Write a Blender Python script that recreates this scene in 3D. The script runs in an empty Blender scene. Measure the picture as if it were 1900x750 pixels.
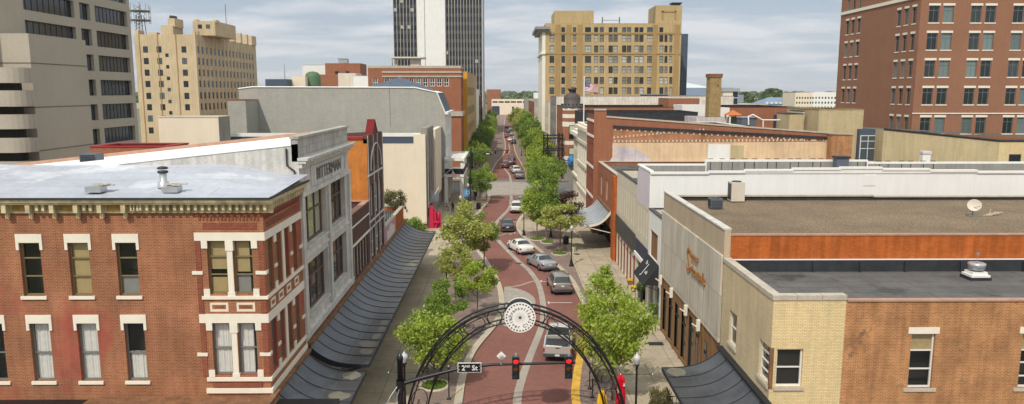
import bpy, bmesh, math, random
from mathutils import Vector, Matrix
random.seed(7)
C = bpy.context.scene.collection
SC = bpy.context.scene
R = math.radians

# ---------------------------------------------------------------- camera
CH = 18.5; PITCH = R(8.45); YAW = R(.54); FPX = 1380.0     # focal length in pixels of a 1900 px wide frame
cam = bpy.data.cameras.new('camera'); camo = bpy.data.objects.new('camera', cam); C.objects.link(camo)
camo.location = (0, 0, CH); camo.rotation_euler = (R(90) - PITCH, 0, -YAW)
cam.sensor_width = 36; cam.lens = FPX / 1900 * 36; cam.clip_end = 12000; cam.clip_start = .5
SC.camera = camo

# ---------------------------------------------------------------- world: sky with thin cloud
SUN_EL, SUN_AZ = 50, 24            # azimuth: degrees to the left of straight behind the camera
w = bpy.data.worlds.new('World'); SC.world = w; w.use_nodes = True
nt = w.node_tree; nt.nodes.clear()
def N(t, **k):
    n = nt.nodes.new(t)
    for a, b in k.items(): setattr(n, a, b)
    return n
L = lambda a, b: nt.links.new(a, b)
out = N('ShaderNodeOutputWorld'); bg = N('ShaderNodeBackground'); L(bg.outputs[0], out.inputs[0])
sky = N('ShaderNodeTexSky', sky_type='NISHITA', sun_disc=False)
sky.sun_elevation = R(SUN_EL); sky.sun_rotation = R(180 + SUN_AZ)
sky.air_density = 1.0; sky.dust_density = 2.2; sky.ozone_density = 1.0
tc = N('ShaderNodeTexCoord'); sep = N('ShaderNodeSeparateXYZ'); L(tc.outputs['Generated'], sep.inputs[0])
# project directions on a high cloud deck
zz = N('ShaderNodeMath', operation='MAXIMUM'); L(sep.outputs[2], zz.inputs[0]); zz.inputs[1].default_value = .0
za = N('ShaderNodeMath', operation='ADD'); L(zz.outputs[0], za.inputs[0]); za.inputs[1].default_value = .10
dx = N('ShaderNodeMath', operation='DIVIDE'); L(sep.outputs[0], dx.inputs[0]); L(za.outputs[0], dx.inputs[1])
dy = N('ShaderNodeMath', operation='DIVIDE'); L(sep.outputs[1], dy.inputs[0]); L(za.outputs[0], dy.inputs[1])
cb = N('ShaderNodeCombineXYZ'); L(dx.outputs[0], cb.inputs[0]); L(dy.outputs[0], cb.inputs[1])
mp = N('ShaderNodeMapping'); L(cb.outputs[0], mp.inputs[0]); mp.inputs['Location'].default_value = (3.1, 1.7, 0); mp.inputs['Scale'].default_value = (.5, .62, 1)
n1 = N('ShaderNodeTexNoise'); L(mp.outputs[0], n1.inputs['Vector']); n1.inputs['Scale'].default_value = 1.9; n1.inputs['Detail'].default_value = 7; n1.inputs['Roughness'].default_value = .52; n1.inputs['Distortion'].default_value = .15
rp = N('ShaderNodeValToRGB'); L(n1.outputs[0], rp.inputs[0])
rp.color_ramp.elements[0].position = .43; rp.color_ramp.elements[0].color = (0, 0, 0, 1)
rp.color_ramp.elements[1].position = .61; rp.color_ramp.elements[1].color = (1, 1, 1, 1)
cm = N('ShaderNodeMath', operation='MULTIPLY'); L(rp.outputs[0], cm.inputs[0]); cm.inputs[1].default_value = .9
# sky veil: the hazy white-blue of a thinly overcast day under the clouds
veil = N('ShaderNodeMixRGB'); veil.inputs[0].default_value = .80; L(sky.outputs[0], veil.inputs[1]); veil.inputs[2].default_value = (5.1, 6.05, 7.35, 1)
cl = N('ShaderNodeMixRGB'); L(cm.outputs[0], cl.inputs[0]); L(veil.outputs[0], cl.inputs[1]); cl.inputs[2].default_value = (8.9, 9.0, 9.25, 1)
hz = N('ShaderNodeMapRange'); L(sep.outputs[2], hz.inputs[0]); hz.inputs[1].default_value = 0.0; hz.inputs[2].default_value = .13; hz.inputs[3].default_value = .8; hz.inputs[4].default_value = 0
hm = N('ShaderNodeMixRGB'); L(hz.outputs[0], hm.inputs[0]); L(cl.outputs[0], hm.inputs[1]); hm.inputs[2].default_value = (6.9, 7.4, 7.8, 1)
# sky above the view is brightened and warmed as added ambient fill
br = N('ShaderNodeMapRange'); L(sep.outputs[2], br.inputs[0]); br.inputs[1].default_value = .14; br.inputs[2].default_value = .55; br.inputs[3].default_value = 1.0; br.inputs[4].default_value = 1.45
wm = N('ShaderNodeMixRGB', blend_type='MULTIPLY'); wf = N('ShaderNodeMapRange'); L(sep.outputs[2], wf.inputs[0]); wf.inputs[1].default_value = .14; wf.inputs[2].default_value = .55; L(wf.outputs[0], wm.inputs[0]); L(hm.outputs[0], wm.inputs[1]); wm.inputs[2].default_value = (1, .96, .86, 1)
bv = N('ShaderNodeVectorMath', operation='SCALE'); L(wm.outputs[0], bv.inputs[0]); L(br.outputs[0], bv.inputs['Scale'])
L(bv.outputs[0], bg.inputs[0]); bg.inputs[1].default_value = .092

sl = bpy.data.lights.new('sun', 'SUN'); sl.energy = 2.95; sl.angle = R(1.2); sl.color = (1, .95, .86)
so = bpy.data.objects.new('sun', sl); C.objects.link(so)
sv = Vector((-math.sin(R(SUN_AZ)) * math.cos(R(SUN_EL)), -math.cos(R(SUN_AZ)) * math.cos(R(SUN_EL)), math.sin(R(SUN_EL))))
so.rotation_euler = sv.to_track_quat('Z', 'Y').to_euler(); so.location = (-40, -60, 90)
SC.view_settings.view_transform = 'Standard'; SC.view_settings.look = 'None'; SC.view_settings.exposure = 0; SC.view_settings.gamma = 1
SC.view_settings.use_curve_mapping = False
SC.render.engine = 'CYCLES'
SC.cycles.use_denoising = True; SC.cycles.max_bounces = 6; SC.cycles.transparent_max_bounces = 12
SC.cycles.diffuse_bounces = 3; SC.cycles.glossy_bounces = 3; SC.cycles.transmission_bounces = 4
SC.cycles.caustics_reflective = False; SC.cycles.caustics_refractive = False

# a survey aid: the world point seen at a photo coordinate on a plane X=, Y= or Z=
sp, cp, sa, ca = math.sin(PITCH), math.cos(PITCH), math.sin(YAW), math.cos(YAW)
FW = (sa * cp, ca * cp, -sp); RT = (ca, -sa, 0.); UP = (sa * sp, ca * sp, cp)
def at(x, y, X=None, Y=None, Z=None):
    r = [FW[i] * FPX + RT[i] * (x - 950) - UP[i] * (y - 375) for i in range(3)]
    t = X / r[0] if X is not None else Y / r[1] if Y is not None else (Z - CH) / r[2]
    return (r[0] * t, r[1] * t, CH + r[2] * t)
def G(x, y, z=0.): return at(x, y, Z=z)

# ---------------------------------------------------------------- materials
def S(r, g, b):
    f = lambda c: (c / 255 / 12.92) if c <= 10 else ((c / 255 + .055) / 1.055) ** 2.4
    return (f(r), f(g), f(b), 1)
def K(c, k): return (c[0] * k, c[1] * k, c[2] * k, 1)
class NT:
    def __init__(s, name):
        s.m = bpy.data.materials.new(name); s.m.use_nodes = True; s.t = s.m.node_tree; s.p = s.t.nodes['Principled BSDF']
    def n(s, ty, **k):
        x = s.t.nodes.new(ty)
        for a, b in k.items(): setattr(x, a, b)
        return x
    def l(s, a, b): s.t.links.new(a, b)
def vary(q, col, amt, scale, coord, streak=0., dirt=0.):
    """colour socket: col modulated by two scales of noise, optional vertical streaks"""
    a = q.n('ShaderNodeTexNoise'); q.l(coord, a.inputs['Vector']); a.inputs['Scale'].default_value = scale; a.inputs['Detail'].default_value = 6; a.inputs['Roughness'].default_value = .6
    mr = q.n('ShaderNodeMapRange'); q.l(a.outputs[0], mr.inputs[0]); mr.inputs[1].default_value = .3; mr.inputs[2].default_value = .7; mr.inputs[3].default_value = 1 - amt; mr.inputs[4].default_value = 1 + amt
    v = q.n('ShaderNodeVectorMath', operation='SCALE')
    if isinstance(col, tuple): v.inputs[0].default_value = col[:3]
    else: q.l(col, v.inputs[0])
    q.l(mr.outputs[0], v.inputs['Scale']); o = v.outputs[0]
    if streak:
        mpn = q.n('ShaderNodeMapping'); q.l(coord, mpn.inputs[0]); mpn.inputs['Scale'].default_value = (1.6, 1.6, .12)
        b = q.n('ShaderNodeTexNoise'); q.l(mpn.outputs[0], b.inputs['Vector']); b.inputs['Scale'].default_value = 2.2; b.inputs['Detail'].default_value = 5
        m2 = q.n('ShaderNodeMapRange'); q.l(b.outputs[0], m2.inputs[0]); m2.inputs[1].default_value = .38; m2.inputs[2].default_value = .68; m2.inputs[3].default_value = 1; m2.inputs[4].default_value = 1 - streak
        v2 = q.n('ShaderNodeVectorMath', operation='SCALE'); q.l(o, v2.inputs[0]); q.l(m2.outputs[0], v2.inputs['Scale']); o = v2.outputs[0]
    return o, a
def plain(name, col, rough=.8, amt=.12, scale=.9, metal=0, streak=0., bump=0., spec=.3, fine=0.):
    q = NT(name); t = q.n('ShaderNodeTexCoord'); o, a = vary(q, col, amt, scale, t.outputs['Object'], streak)
    if fine:
        b = q.n('ShaderNodeTexNoise'); q.l(t.outputs['Object'], b.inputs['Vector']); b.inputs['Scale'].default_value = 9; b.inputs['Detail'].default_value = 4
        m2 = q.n('ShaderNodeMapRange'); q.l(b.outputs[0], m2.inputs[0]); m2.inputs[1].default_value = .3; m2.inputs[2].default_value = .7; m2.inputs[3].default_value = 1 - fine; m2.inputs[4].default_value = 1 + fine
        v2 = q.n('ShaderNodeVectorMath', operation='SCALE'); q.l(o, v2.inputs[0]); q.l(m2.outputs[0], v2.inputs['Scale']); o = v2.outputs[0]
    q.l(o, q.p.inputs['Base Color']); q.p.inputs['Roughness'].default_value = rough; q.p.inputs['Metallic'].default_value = metal
    q.p.inputs['Specular IOR Level'].default_value = spec
    if bump:
        bn = q.n('ShaderNodeBump'); bn.inputs['Strength'].default_value = bump; bn.inputs['Distance'].default_value = .03; q.l(a.outputs[0], bn.inputs['Height']); q.l(bn.outputs[0], q.p.inputs['Normal'])
    return q.m
def brick(name, c1, c2, mortar, bw=.21, bh=.072, ms=.010, amt=.14, scale=.35, streak=.12, flat=False, patch=None, rough=.9):
    """brick courses in metres; patch = (colour, noise scale, threshold) for faded paint or repairs"""
    q = NT(name); t = q.n('ShaderNodeTexCoord'); s = q.n('ShaderNodeSeparateXYZ'); q.l(t.outputs['Object'], s.inputs[0])
    c = q.n('ShaderNodeCombineXYZ')
    if flat:
        q.l(s.outputs[0], c.inputs[0]); q.l(s.outputs[1], c.inputs[1])
    else:
        ad = q.n('ShaderNodeMath', operation='ADD'); q.l(s.outputs[0], ad.inputs[0]); q.l(s.outputs[1], ad.inputs[1])
        q.l(ad.outputs[0], c.inputs[0]); q.l(s.outputs[2], c.inputs[1])
    b = q.n('ShaderNodeTexBrick'); q.l(c.outputs[0], b.inputs['Vector']); b.inputs['Scale'].default_value = 1
    b.inputs['Color1'].default_value = c1; b.inputs['Color2'].default_value = c2; b.inputs['Mortar'].default_value = mortar
    b.inputs['Brick Width'].default_value = bw; b.inputs['Row Height'].default_value = bh; b.inputs['Mortar Size'].default_value = ms; b.inputs['Mortar Smooth'].default_value = .2
    src = b.outputs[0]
    if patch:
        for (pc, ps, pt) in patch:
            pn = q.n('ShaderNodeTexNoise'); q.l(t.outputs['Object'], pn.inputs['Vector']); pn.inputs['Scale'].default_value = ps; pn.inputs['Detail'].default_value = 7; pn.inputs['Roughness'].default_value = .65
            mr = q.n('ShaderNodeMapRange'); q.l(pn.outputs[0], mr.inputs[0]); mr.inputs[1].default_value = pt; mr.inputs[2].default_value = pt + .08
            mx = q.n('ShaderNodeMixRGB'); q.l(mr.outputs[0], mx.inputs[0]); q.l(src, mx.inputs[1]); mx.inputs[2].default_value = pc; src = mx.outputs[0]
    o, a = vary(q, src, amt, scale, t.outputs['Object'], streak)
    q.l(o, q.p.inputs['Base Color']); q.p.inputs['Roughness'].default_value = rough; q.p.inputs['Specular IOR Level'].default_value = .2
    return q.m
def flatc(name, col, rough=.5, metal=0, spec=.5, emit=None, coat=0):
    q = NT(name); q.p.inputs['Base Color'].default_value = col; q.p.inputs['Roughness'].default_value = rough; q.p.inputs['Metallic'].default_value = metal
    q.p.inputs['Specular IOR Level'].default_value = spec; q.p.inputs['Coat Weight'].default_value = coat; q.p.inputs['Coat Roughness'].default_value = .08
    if emit: q.p.inputs['Emission Color'].default_value = emit[0]; q.p.inputs['Emission Strength'].default_value = emit[1]
    return q.m
def pane_mat(name, dark, light, thr=.6, rough=.12):
    """window glass whose darkness differs from window to window (blinds up or down)"""
    q = NT(name); oi = q.n('ShaderNodeObjectInfo'); mr = q.n('ShaderNodeMapRange'); q.l(oi.outputs['Random'], mr.inputs[0]); mr.inputs[1].default_value = thr; mr.inputs[2].default_value = 1
    mx = q.n('ShaderNodeMixRGB'); q.l(mr.outputs[0], mx.inputs[0]); mx.inputs[1].default_value = dark; mx.inputs[2].default_value = light
    q.l(mx.outputs[0], q.p.inputs['Base Color']); q.p.inputs['Roughness'].default_value = rough; q.p.inputs['Specular IOR Level'].default_value = .6
    return q.m
def glass_mat(name, tint=(.91, .9, .88, 1), rough=.03):
    q = NT(name); q.t.nodes.remove(q.p); o = q.t.nodes['Material Output']
    tr = q.n('ShaderNodeBsdfTransparent'); tr.inputs[0].default_value = tint; gl = q.n('ShaderNodeBsdfGlossy'); gl.inputs['Roughness'].default_value = rough
    lw = q.n('ShaderNodeLayerWeight'); lw.inputs[0].default_value = .5; pw = q.n('ShaderNodeMath', operation='POWER'); q.l(lw.outputs['Facing'], pw.inputs[0]); pw.inputs[1].default_value = 3.0
    mx = q.n('ShaderNodeMixShader'); ad = q.n('ShaderNodeMath', operation='MULTIPLY_ADD'); q.l(pw.outputs[0], ad.inputs[0]); ad.inputs[1].default_value = .8; ad.inputs[2].default_value = .06
    q.l(ad.outputs[0], mx.inputs[0]); q.l(tr.outputs[0], mx.inputs[1]); q.l(gl.outputs[0], mx.inputs[2]); q.l(mx.outputs[0], o.inputs[0])
    return q.m
def leaf_mat(name, a, b):
    q = NT(name); g = q.n('ShaderNodeNewGeometry'); cr = q.n('ShaderNodeMixRGB'); q.l(g.outputs['Random Per Island'], cr.inputs[0]); cr.inputs[1].default_value = a; cr.inputs[2].default_value = b
    o = q.t.nodes['Material Output']; tl = q.n('ShaderNodeBsdfTranslucent'); df = q.n('ShaderNodeBsdfDiffuse'); gs = q.n('ShaderNodeBsdfGlossy'); gs.inputs['Roughness'].default_value = .5; gs.inputs[0].default_value = (.8, .85, .7, 1)
    q.l(cr.outputs[0], tl.inputs[0]); q.l(cr.outputs[0], df.inputs[0]); m1 = q.n('ShaderNodeMixShader'); m1.inputs[0].default_value = .45; q.l(df.outputs[0], m1.inputs[1]); q.l(tl.outputs[0], m1.inputs[2])
    m2 = q.n('ShaderNodeMixShader'); m2.inputs[0].default_value = .05; q.l(m1.outputs[0], m2.inputs[1]); q.l(gs.outputs[0], m2.inputs[2]); q.l(m2.outputs[0], o.inputs[0])
    q.t.nodes.remove(q.p); return q.m

M = {}
M['brick_red'] = brick('red_brick', S(160, 98, 66), S(138, 80, 54), S(178, 136, 106), ms=.013, amt=.2, scale=.5, streak=.2, patch=[(S(164, 90, 74), .14, .54), (S(132, 80, 58), .9, .68), (S(182, 126, 98), 1.3, .72)])
M['brick_deep'] = brick('deep_red_brick', S(150, 80, 58), S(126, 66, 48), S(150, 104, 84))
M['brick_brown'] = brick('brown_brick', S(102, 72, 66), S(84, 58, 54), S(110, 88, 80))
M['brick_yellow'] = brick('yellow_brick', S(236, 214, 166), S(222, 198, 148), S(190, 166, 122), ms=.011, amt=.07, streak=.12)
M['brick_yellow2'] = brick('yellow_side_brick', S(222, 204, 166), S(208, 190, 154), S(184, 166, 132), amt=.14, streak=.14)  # yellow brick of the side wall, slightly darker, greyer and more mottled
M['brick_old'] = brick('old_common_brick', S(184, 122, 78), S(158, 96, 60), S(188, 150, 108), amt=.26, scale=.8, ms=.016, streak=.25, patch=[(S(120, 92, 74), .5, .62), (S(206, 168, 134), 1.2, .70), (S(140, 78, 56), .8, .66)])
M['brick_orange'] = brick('painted_orange_brick', S(200, 112, 54), S(184, 98, 46), S(170, 90, 44), amt=.18, streak=.3, scale=.8)
M['orange_paint'] = plain('orange_painted_wall', S(198, 124, 58), .8, .2, .9, streak=.12, fine=.06)
M['brick_patch'] = brick('stripped_brick', S(184, 118, 80), S(160, 96, 66), S(196, 160, 124), amt=.2, patch=[(S(130, 92, 62), .4, .6)])
M['faded_plaster'] = plain('faded_painted_plaster', S(226, 194, 156), .9, .16, .35, streak=.15, fine=.08)
M['faded_plaster2'] = plain('lilac_faded_plaster', S(206, 194, 196), .9, .18, .5, streak=.2, fine=.08)
M['brick_tower'] = brick('tower_brick', S(156, 110, 84), S(146, 101, 77), S(148, 112, 92), amt=.06, streak=.05)
M['brick_mall'] = brick('plain_red_brick', S(168, 106, 76), S(150, 92, 66), S(158, 116, 92), amt=.08)
M['deco'] = plain('buff_brick', S(206, 184, 148), .9, .1, .2, streak=.2, fine=.08)
M['deco_stone'] = plain('buff_stone_trim', S(206, 184, 150), .9, .1, .5)
M['tan'] = plain('golden_tan_brick', S(192, 166, 120), .9, .08, .12, streak=.2, fine=.08)
M['tan_dark'] = plain('darker_tan_brick', S(168, 138, 92), .9, .08, .2, streak=.1)
M['tanlow'] = brick('buff_wall_brick', S(204, 186, 148), S(192, 174, 136), S(178, 160, 124), amt=.1, streak=.14)
M['concrete_grey'] = plain('aggregate_concrete', S(178, 168, 152), .9, .05, .3, streak=.03, fine=.07)
M['cream'] = plain('cream_stucco', S(232, 217, 194), .9, .04, .4, streak=.04)
M['joint'] = flatc('concrete_joint', S(112, 104, 94), .9)
M['sheen_tan'] = plain('painted_sheen', S(124, 119, 106), .6, .2, 3, metal=.2)  # tan colour standing in for light caught on the curved awning sheets
M['cream2'] = plain('pale_stucco', S(222, 210, 192), .9, .07, .4, streak=.12)
M['greywall'] = brick('painted_grey_brick', S(176, 174, 164), S(168, 166, 156), S(160, 158, 150), bw=.5, bh=.2, ms=.01, amt=.06, streak=.07, patch=[(S(140, 134, 124), 1.1, .70)])
M['white'] = plain('white_paint', S(236, 234, 228), .7, .04, .5, streak=.05)
M['whitewash'] = plain('peeling_white_wall', S(228, 222, 208), .9, .16, .7, streak=.22, fine=.1)
M['lavender'] = plain('lavender_shade_white', S(214, 204, 210), .8, .05, .5)  # white building's shaded side painted in as lavender; reused on a flue cap
M['trim'] = plain('ivory_stone_trim', S(232, 224, 206), .8, .06, 1.5)
M['cornice'] = plain('weathered_cornice_paint', S(212, 198, 158), .85, .3, 2.2, streak=.3)
M['gold'] = plain('rusty_gold_panel', S(170, 130, 60), .8, .4, 5)
M['stonegrey'] = brick('grey_stone_blocks', S(190, 186, 178), S(172, 168, 160), S(146, 142, 136), bw=.9, bh=.42, ms=.012, amt=.14, streak=.3)
M['stonegrey2'] = plain('grey_stone_trim', S(208, 204, 196), .85, .14, 1.2, streak=.24, fine=.08)
M['plaster_white'] = plain('patchy_white_plaster', S(204, 200, 192), .9, .14, .8, streak=.22, fine=.1)
M['letter_grey'] = plain('dark_stone_letters', S(112, 108, 102), .9, .1)
M['winbrown'] = plain('brown_window_wood', S(112, 88, 72), .7, .14, 2)
M['wintan'] = plain('olive_tan_window_wood', S(132, 118, 86), .7, .14, 2)
M['winwhite'] = flatc('white_window_frame', S(226, 224, 218), .5)
M['wingrey'] = flatc('grey_window_frame', S(120, 120, 116), .5)
M['windark'] = flatc('dark_window_frame', S(46, 46, 48), .5)
M['blind_tan'] = plain('tan_roller_blind', S(190, 170, 124), .9, .08, 3)
M['blind_green'] = plain('pale_green_board', S(196, 204, 176), .9, .1, 1.5)
M['curtain'] = plain('white_curtain', S(236, 236, 232), .9, .08, 3)
M['blind_grey'] = plain('grey_blind', S(150, 152, 150), .9, .08, 3)
M['plyboard'] = plain('plywood_board', S(190, 168, 124), .9, .14, 4)
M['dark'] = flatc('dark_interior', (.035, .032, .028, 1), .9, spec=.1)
M['glass'] = glass_mat('window_glass')
M['pane_dark'] = pane_mat('dark_glass', S(30, 36, 42), S(96, 108, 116), .55)
M['pane_mix'] = pane_mat('mixed_blind_glass', S(54, 52, 48), S(196, 196, 188), .25, .3)
M['pane_office'] = pane_mat('office_glass', S(48, 54, 60), S(84, 90, 96), .3, .1)
M['pane_teal'] = pane_mat('teal_glass', S(26, 40, 42), S(120, 136, 134), .45, .1)
M['membrane'] = brick('silver_roof_membrane', S(186, 190, 200), S(180, 184, 194), S(150, 153, 162), bw=9, bh=1.3, ms=.02, flat=True, amt=.1, scale=.5, rough=.4, patch=[(S(206, 209, 214), .3, .56), (S(158, 160, 168), .8, .66), (S(140, 140, 144), 2.6, .72)])
M['roof_white'] = plain('white_roof_coating', S(244, 244, 242), .7, .03, .6)
M['roof_dark'] = brick('dark_roof_felt', S(104, 102, 100), S(98, 96, 94), S(70, 68, 68), bw=7, bh=1.05, ms=.025, flat=True, amt=.2, scale=.6, patch=[(S(76, 75, 74), .35, .58), (S(128, 124, 118), 1.6, .68), (S(84, 82, 80), 2.5, .64)])
M['roof_black'] = plain('black_roof_flashing', S(52, 54, 58), .7, .3, 1.2, fine=.1)
M['gravel'] = plain('brown_roof_gravel', S(124, 107, 86), .95, .2, .35, fine=.6, bump=.4)
M['coping'] = plain('stone_coping', S(186, 176, 160), .85, .14, 1.5, fine=.1)
M['coping_pink'] = plain('clay_coping', S(178, 140, 120), .85, .14, 1.5, fine=.1)
M['redmetal'] = plain('red_coping_paint', S(158, 48, 52), .6, .1)
M['slate'] = plain('blue_grey_slate', S(86, 96, 112), .7, .1, .8)
M['awning'] = plain('dark_standing_seam_metal', S(80, 82, 86), .36, .35, .7, metal=.5, fine=.08, spec=.5)
M['awning_lt'] = plain('galvanised_sheet_metal', S(168, 178, 190), .35, .15, .8, metal=.6, fine=.05)
M['seam'] = plain('seam_metal', S(52, 54, 58), .5, .1, metal=.4)
M['rust'] = plain('rusty_flashing', S(128, 92, 66), .8, .35, 2, fine=.2)
M['black'] = flatc('black_metal', (.012, .013, .015, 1), .4, metal=.2)
M['blackgreen'] = flatc('dark_green_black_paint', (.012, .022, .024, 1), .35)
M['silver'] = plain('galvanised_metal', S(190, 192, 194), .35, .1, 3, metal=.6)
M['hvac_beige'] = plain('beige_hvac_casing', S(206, 196, 180), .6, .05)
M['hvac_grey'] = plain('grey_hvac_casing', S(96, 102, 112), .6, .1)
M['stonepanel'] = brick('limestone_slabs', S(212, 202, 186), S(196, 187, 172), S(160, 152, 140), bw=1.1, bh=2.4, ms=.02, amt=.1, streak=.2, scale=.6)
M['stucco'] = plain('brown_grey_stucco', S(188, 170, 144), .95, .07, .5, streak=.14, fine=.07)
M['shopbrown'] = plain('brown_shopfront_paint', S(136, 102, 68), .7, .1, 1.5)
M['shopred'] = plain('maroon_shopfront_paint', S(122, 44, 44), .6, .1, 1.5)
M['shopblack'] = plain('black_sign_band', S(74, 74, 72), .5, .2, 1)
M['navy'] = plain('navy_sign_band', S(56, 62, 82), .6, .1)
M['teal'] = plain('teal_shopfront', S(96, 120, 112), .6, .1)
M['canvas_black'] = plain('black_canvas', S(44, 45, 47), .85, .1)
M['bronze'] = plain('gilt_letters', S(168, 122, 76), .45, .15, 4, metal=.3)
M['beigeclad'] = plain('beige_cladding', S(210, 200, 178), .8, .05, .8)
M['greyclad'] = plain('painted_parapet_shade', S(150, 146, 138), .8, .12, .8, streak=.15)
M['pavers'] = brick('brown_sidewalk_pavers', S(150, 130, 118), S(132, 114, 106), S(118, 106, 98), bw=.4, bh=.2, flat=True, amt=.1)
M['roadbrick'] = brick('red_paving_brick', S(142, 94, 84), S(126, 84, 76), S(130, 98, 88), bw=.22, bh=.11, flat=True, amt=.12, scale=.22, streak=0, patch=[(S(140, 92, 90), .12, .60), (S(156, 98, 80), .09, .60), (S(112, 80, 74), .7, .66)])
M['roadband'] = plain('concrete_band', S(184, 172, 152), .9, .12, .6, fine=.12)
M['roadband2'] = plain('grey_concrete_band', S(166, 156, 144), .9, .14, .6, fine=.12)
M['kerbyellow'] = plain('worn_yellow_kerb_paint', S(212, 166, 70), .8, .25, 2.0, fine=.15)
M['cobble'] = brick('grey_cobbles', S(178, 170, 158), S(162, 154, 144), S(140, 132, 122), bw=.3, bh=.15, flat=True, amt=.08)
M['sidewalk'] = brick('sidewalk_concrete', S(188, 174, 150), S(178, 164, 142), S(138, 126, 108), bw=1.9, bh=1.9, ms=.025, flat=True, amt=.16, scale=.5, patch=[(S(160, 148, 130), .35, .58), (S(142, 132, 116), 1.6, .68)])
M['sidewalk'].node_tree.nodes['Brick Texture'].offset = 0
M['asphalt'] = plain('asphalt', S(120, 118, 114), .9, .1, .4, fine=.08)
M['ground'] = plain('distant_ground', S(112, 116, 92), .95, .3, .01)
M['paint'] = plain('white_road_paint', S(214, 206, 196), .8, .12, 3)
M['bark'] = plain('bark', S(120, 104, 84), .9, .2, 6)
M['leaf_bright'] = leaf_mat('bright_leaves', S(142, 164, 44), S(184, 200, 84))
M['leaf_pale'] = leaf_mat('pale_yellow_leaves', S(156, 166, 72), S(194, 196, 110))
M['leaf_mid'] = leaf_mat('mid_green_leaves', S(104, 134, 42), S(150, 174, 72))
M['leaf_dark'] = leaf_mat('dark_green_leaves', S(76, 104, 40), S(116, 144, 60))
M['leaf_maroon'] = leaf_mat('maroon_leaves', S(66, 36, 40), S(104, 62, 62))
M['leaf_far'] = leaf_mat('far_leaves', S(74, 98, 50), S(116, 134, 76))
M['leaf_brownish'] = leaf_mat('brownish_leaves', S(112, 112, 66), S(146, 136, 86))
M['grassm'] = plain('grass_blades', S(112, 138, 48), .9, .2, 4)
M['globe'] = flatc('clear_lamp_globe', S(186, 188, 186), .15, spec=.6)
M['flag_red'] = flatc('flag_red', S(190, 44, 56), .8); M['flag_blue'] = flatc('flag_blue', S(44, 52, 104), .8); M['flag_white'] = flatc('flag_white', S(236, 234, 236), .8)
M['redpaint'] = flatc('glossy_red_paint', S(206, 22, 44), .4); M['yellowpaint'] = flatc('yellow_fabric', S(232, 184, 20), .6)
M['crimson'] = flatc('crimson_paint', S(196, 30, 72), .5)
M['signblue'] = flatc('blue_sign', S(90, 160, 206), .5); M['logoblue'] = flatc('blue_logo', S(34, 120, 184), .5)
M['white_flat'] = flatc('white_sign', S(238, 236, 230), .5); M['sign_text'] = flatc('dark_sign_text', S(84, 80, 76), .6)
M['green_dome'] = plain('green_dome_paint', S(84, 112, 82), .6, .06)
M['lampred'] = flatc('red_signal_lens', S(210, 20, 22), .3, emit=(S(255, 30, 24), 1.6))
M['lampamber'] = flatc('unlit_amber_lens', S(150, 96, 24), .3); M['lampgreen'] = flatc('unlit_green_lens', S(40, 84, 78), .3)
M['arena'] = plain('blue_grey_arena_panels', S(132, 146, 162), .5, .05, .1); M['arena_white'] = flatc('white_arena_roof', S(240, 242, 244), .5)
M['bluemetal'] = plain('slate_blue_panels', S(74, 86, 102), .6, .05, .3)
M['bluesteel'] = plain('blue_standing_seam_roof', S(120, 140, 162), .5, .06, .3)
M['orange_roof'] = plain('terracotta_shingles', S(190, 112, 66), .8, .1, 1)
M['mural_pink'] = plain('pink_mural_paint', S(206, 140, 158), .8, .12, 1.5); M['mural_white'] = plain('white_mural_paint', S(216, 210, 204), .8, .1, 1.5)
M['planter'] = plain('grey_planter', S(104, 108, 110), .7, .1)
M['tyre'] = flatc('tyre_rubber', (.015, .015, .016, 1), .8); M['rim'] = flatc('alloy_rim', S(170, 172, 174), .3, metal=.7)
M['carglass'] = flatc('car_glass', S(34, 42, 44), .06, spec=.8, coat=.5); M['taillight'] = flatc('tail_light_red', S(150, 16, 20), .25); M['headlight'] = flatc('head_light', S(220, 224, 226), .1)
M['bumper'] = flatc('dark_plastic', S(70, 70, 72), .6); M['plate'] = flatc('number_plate', S(214, 216, 218), .5)

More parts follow.
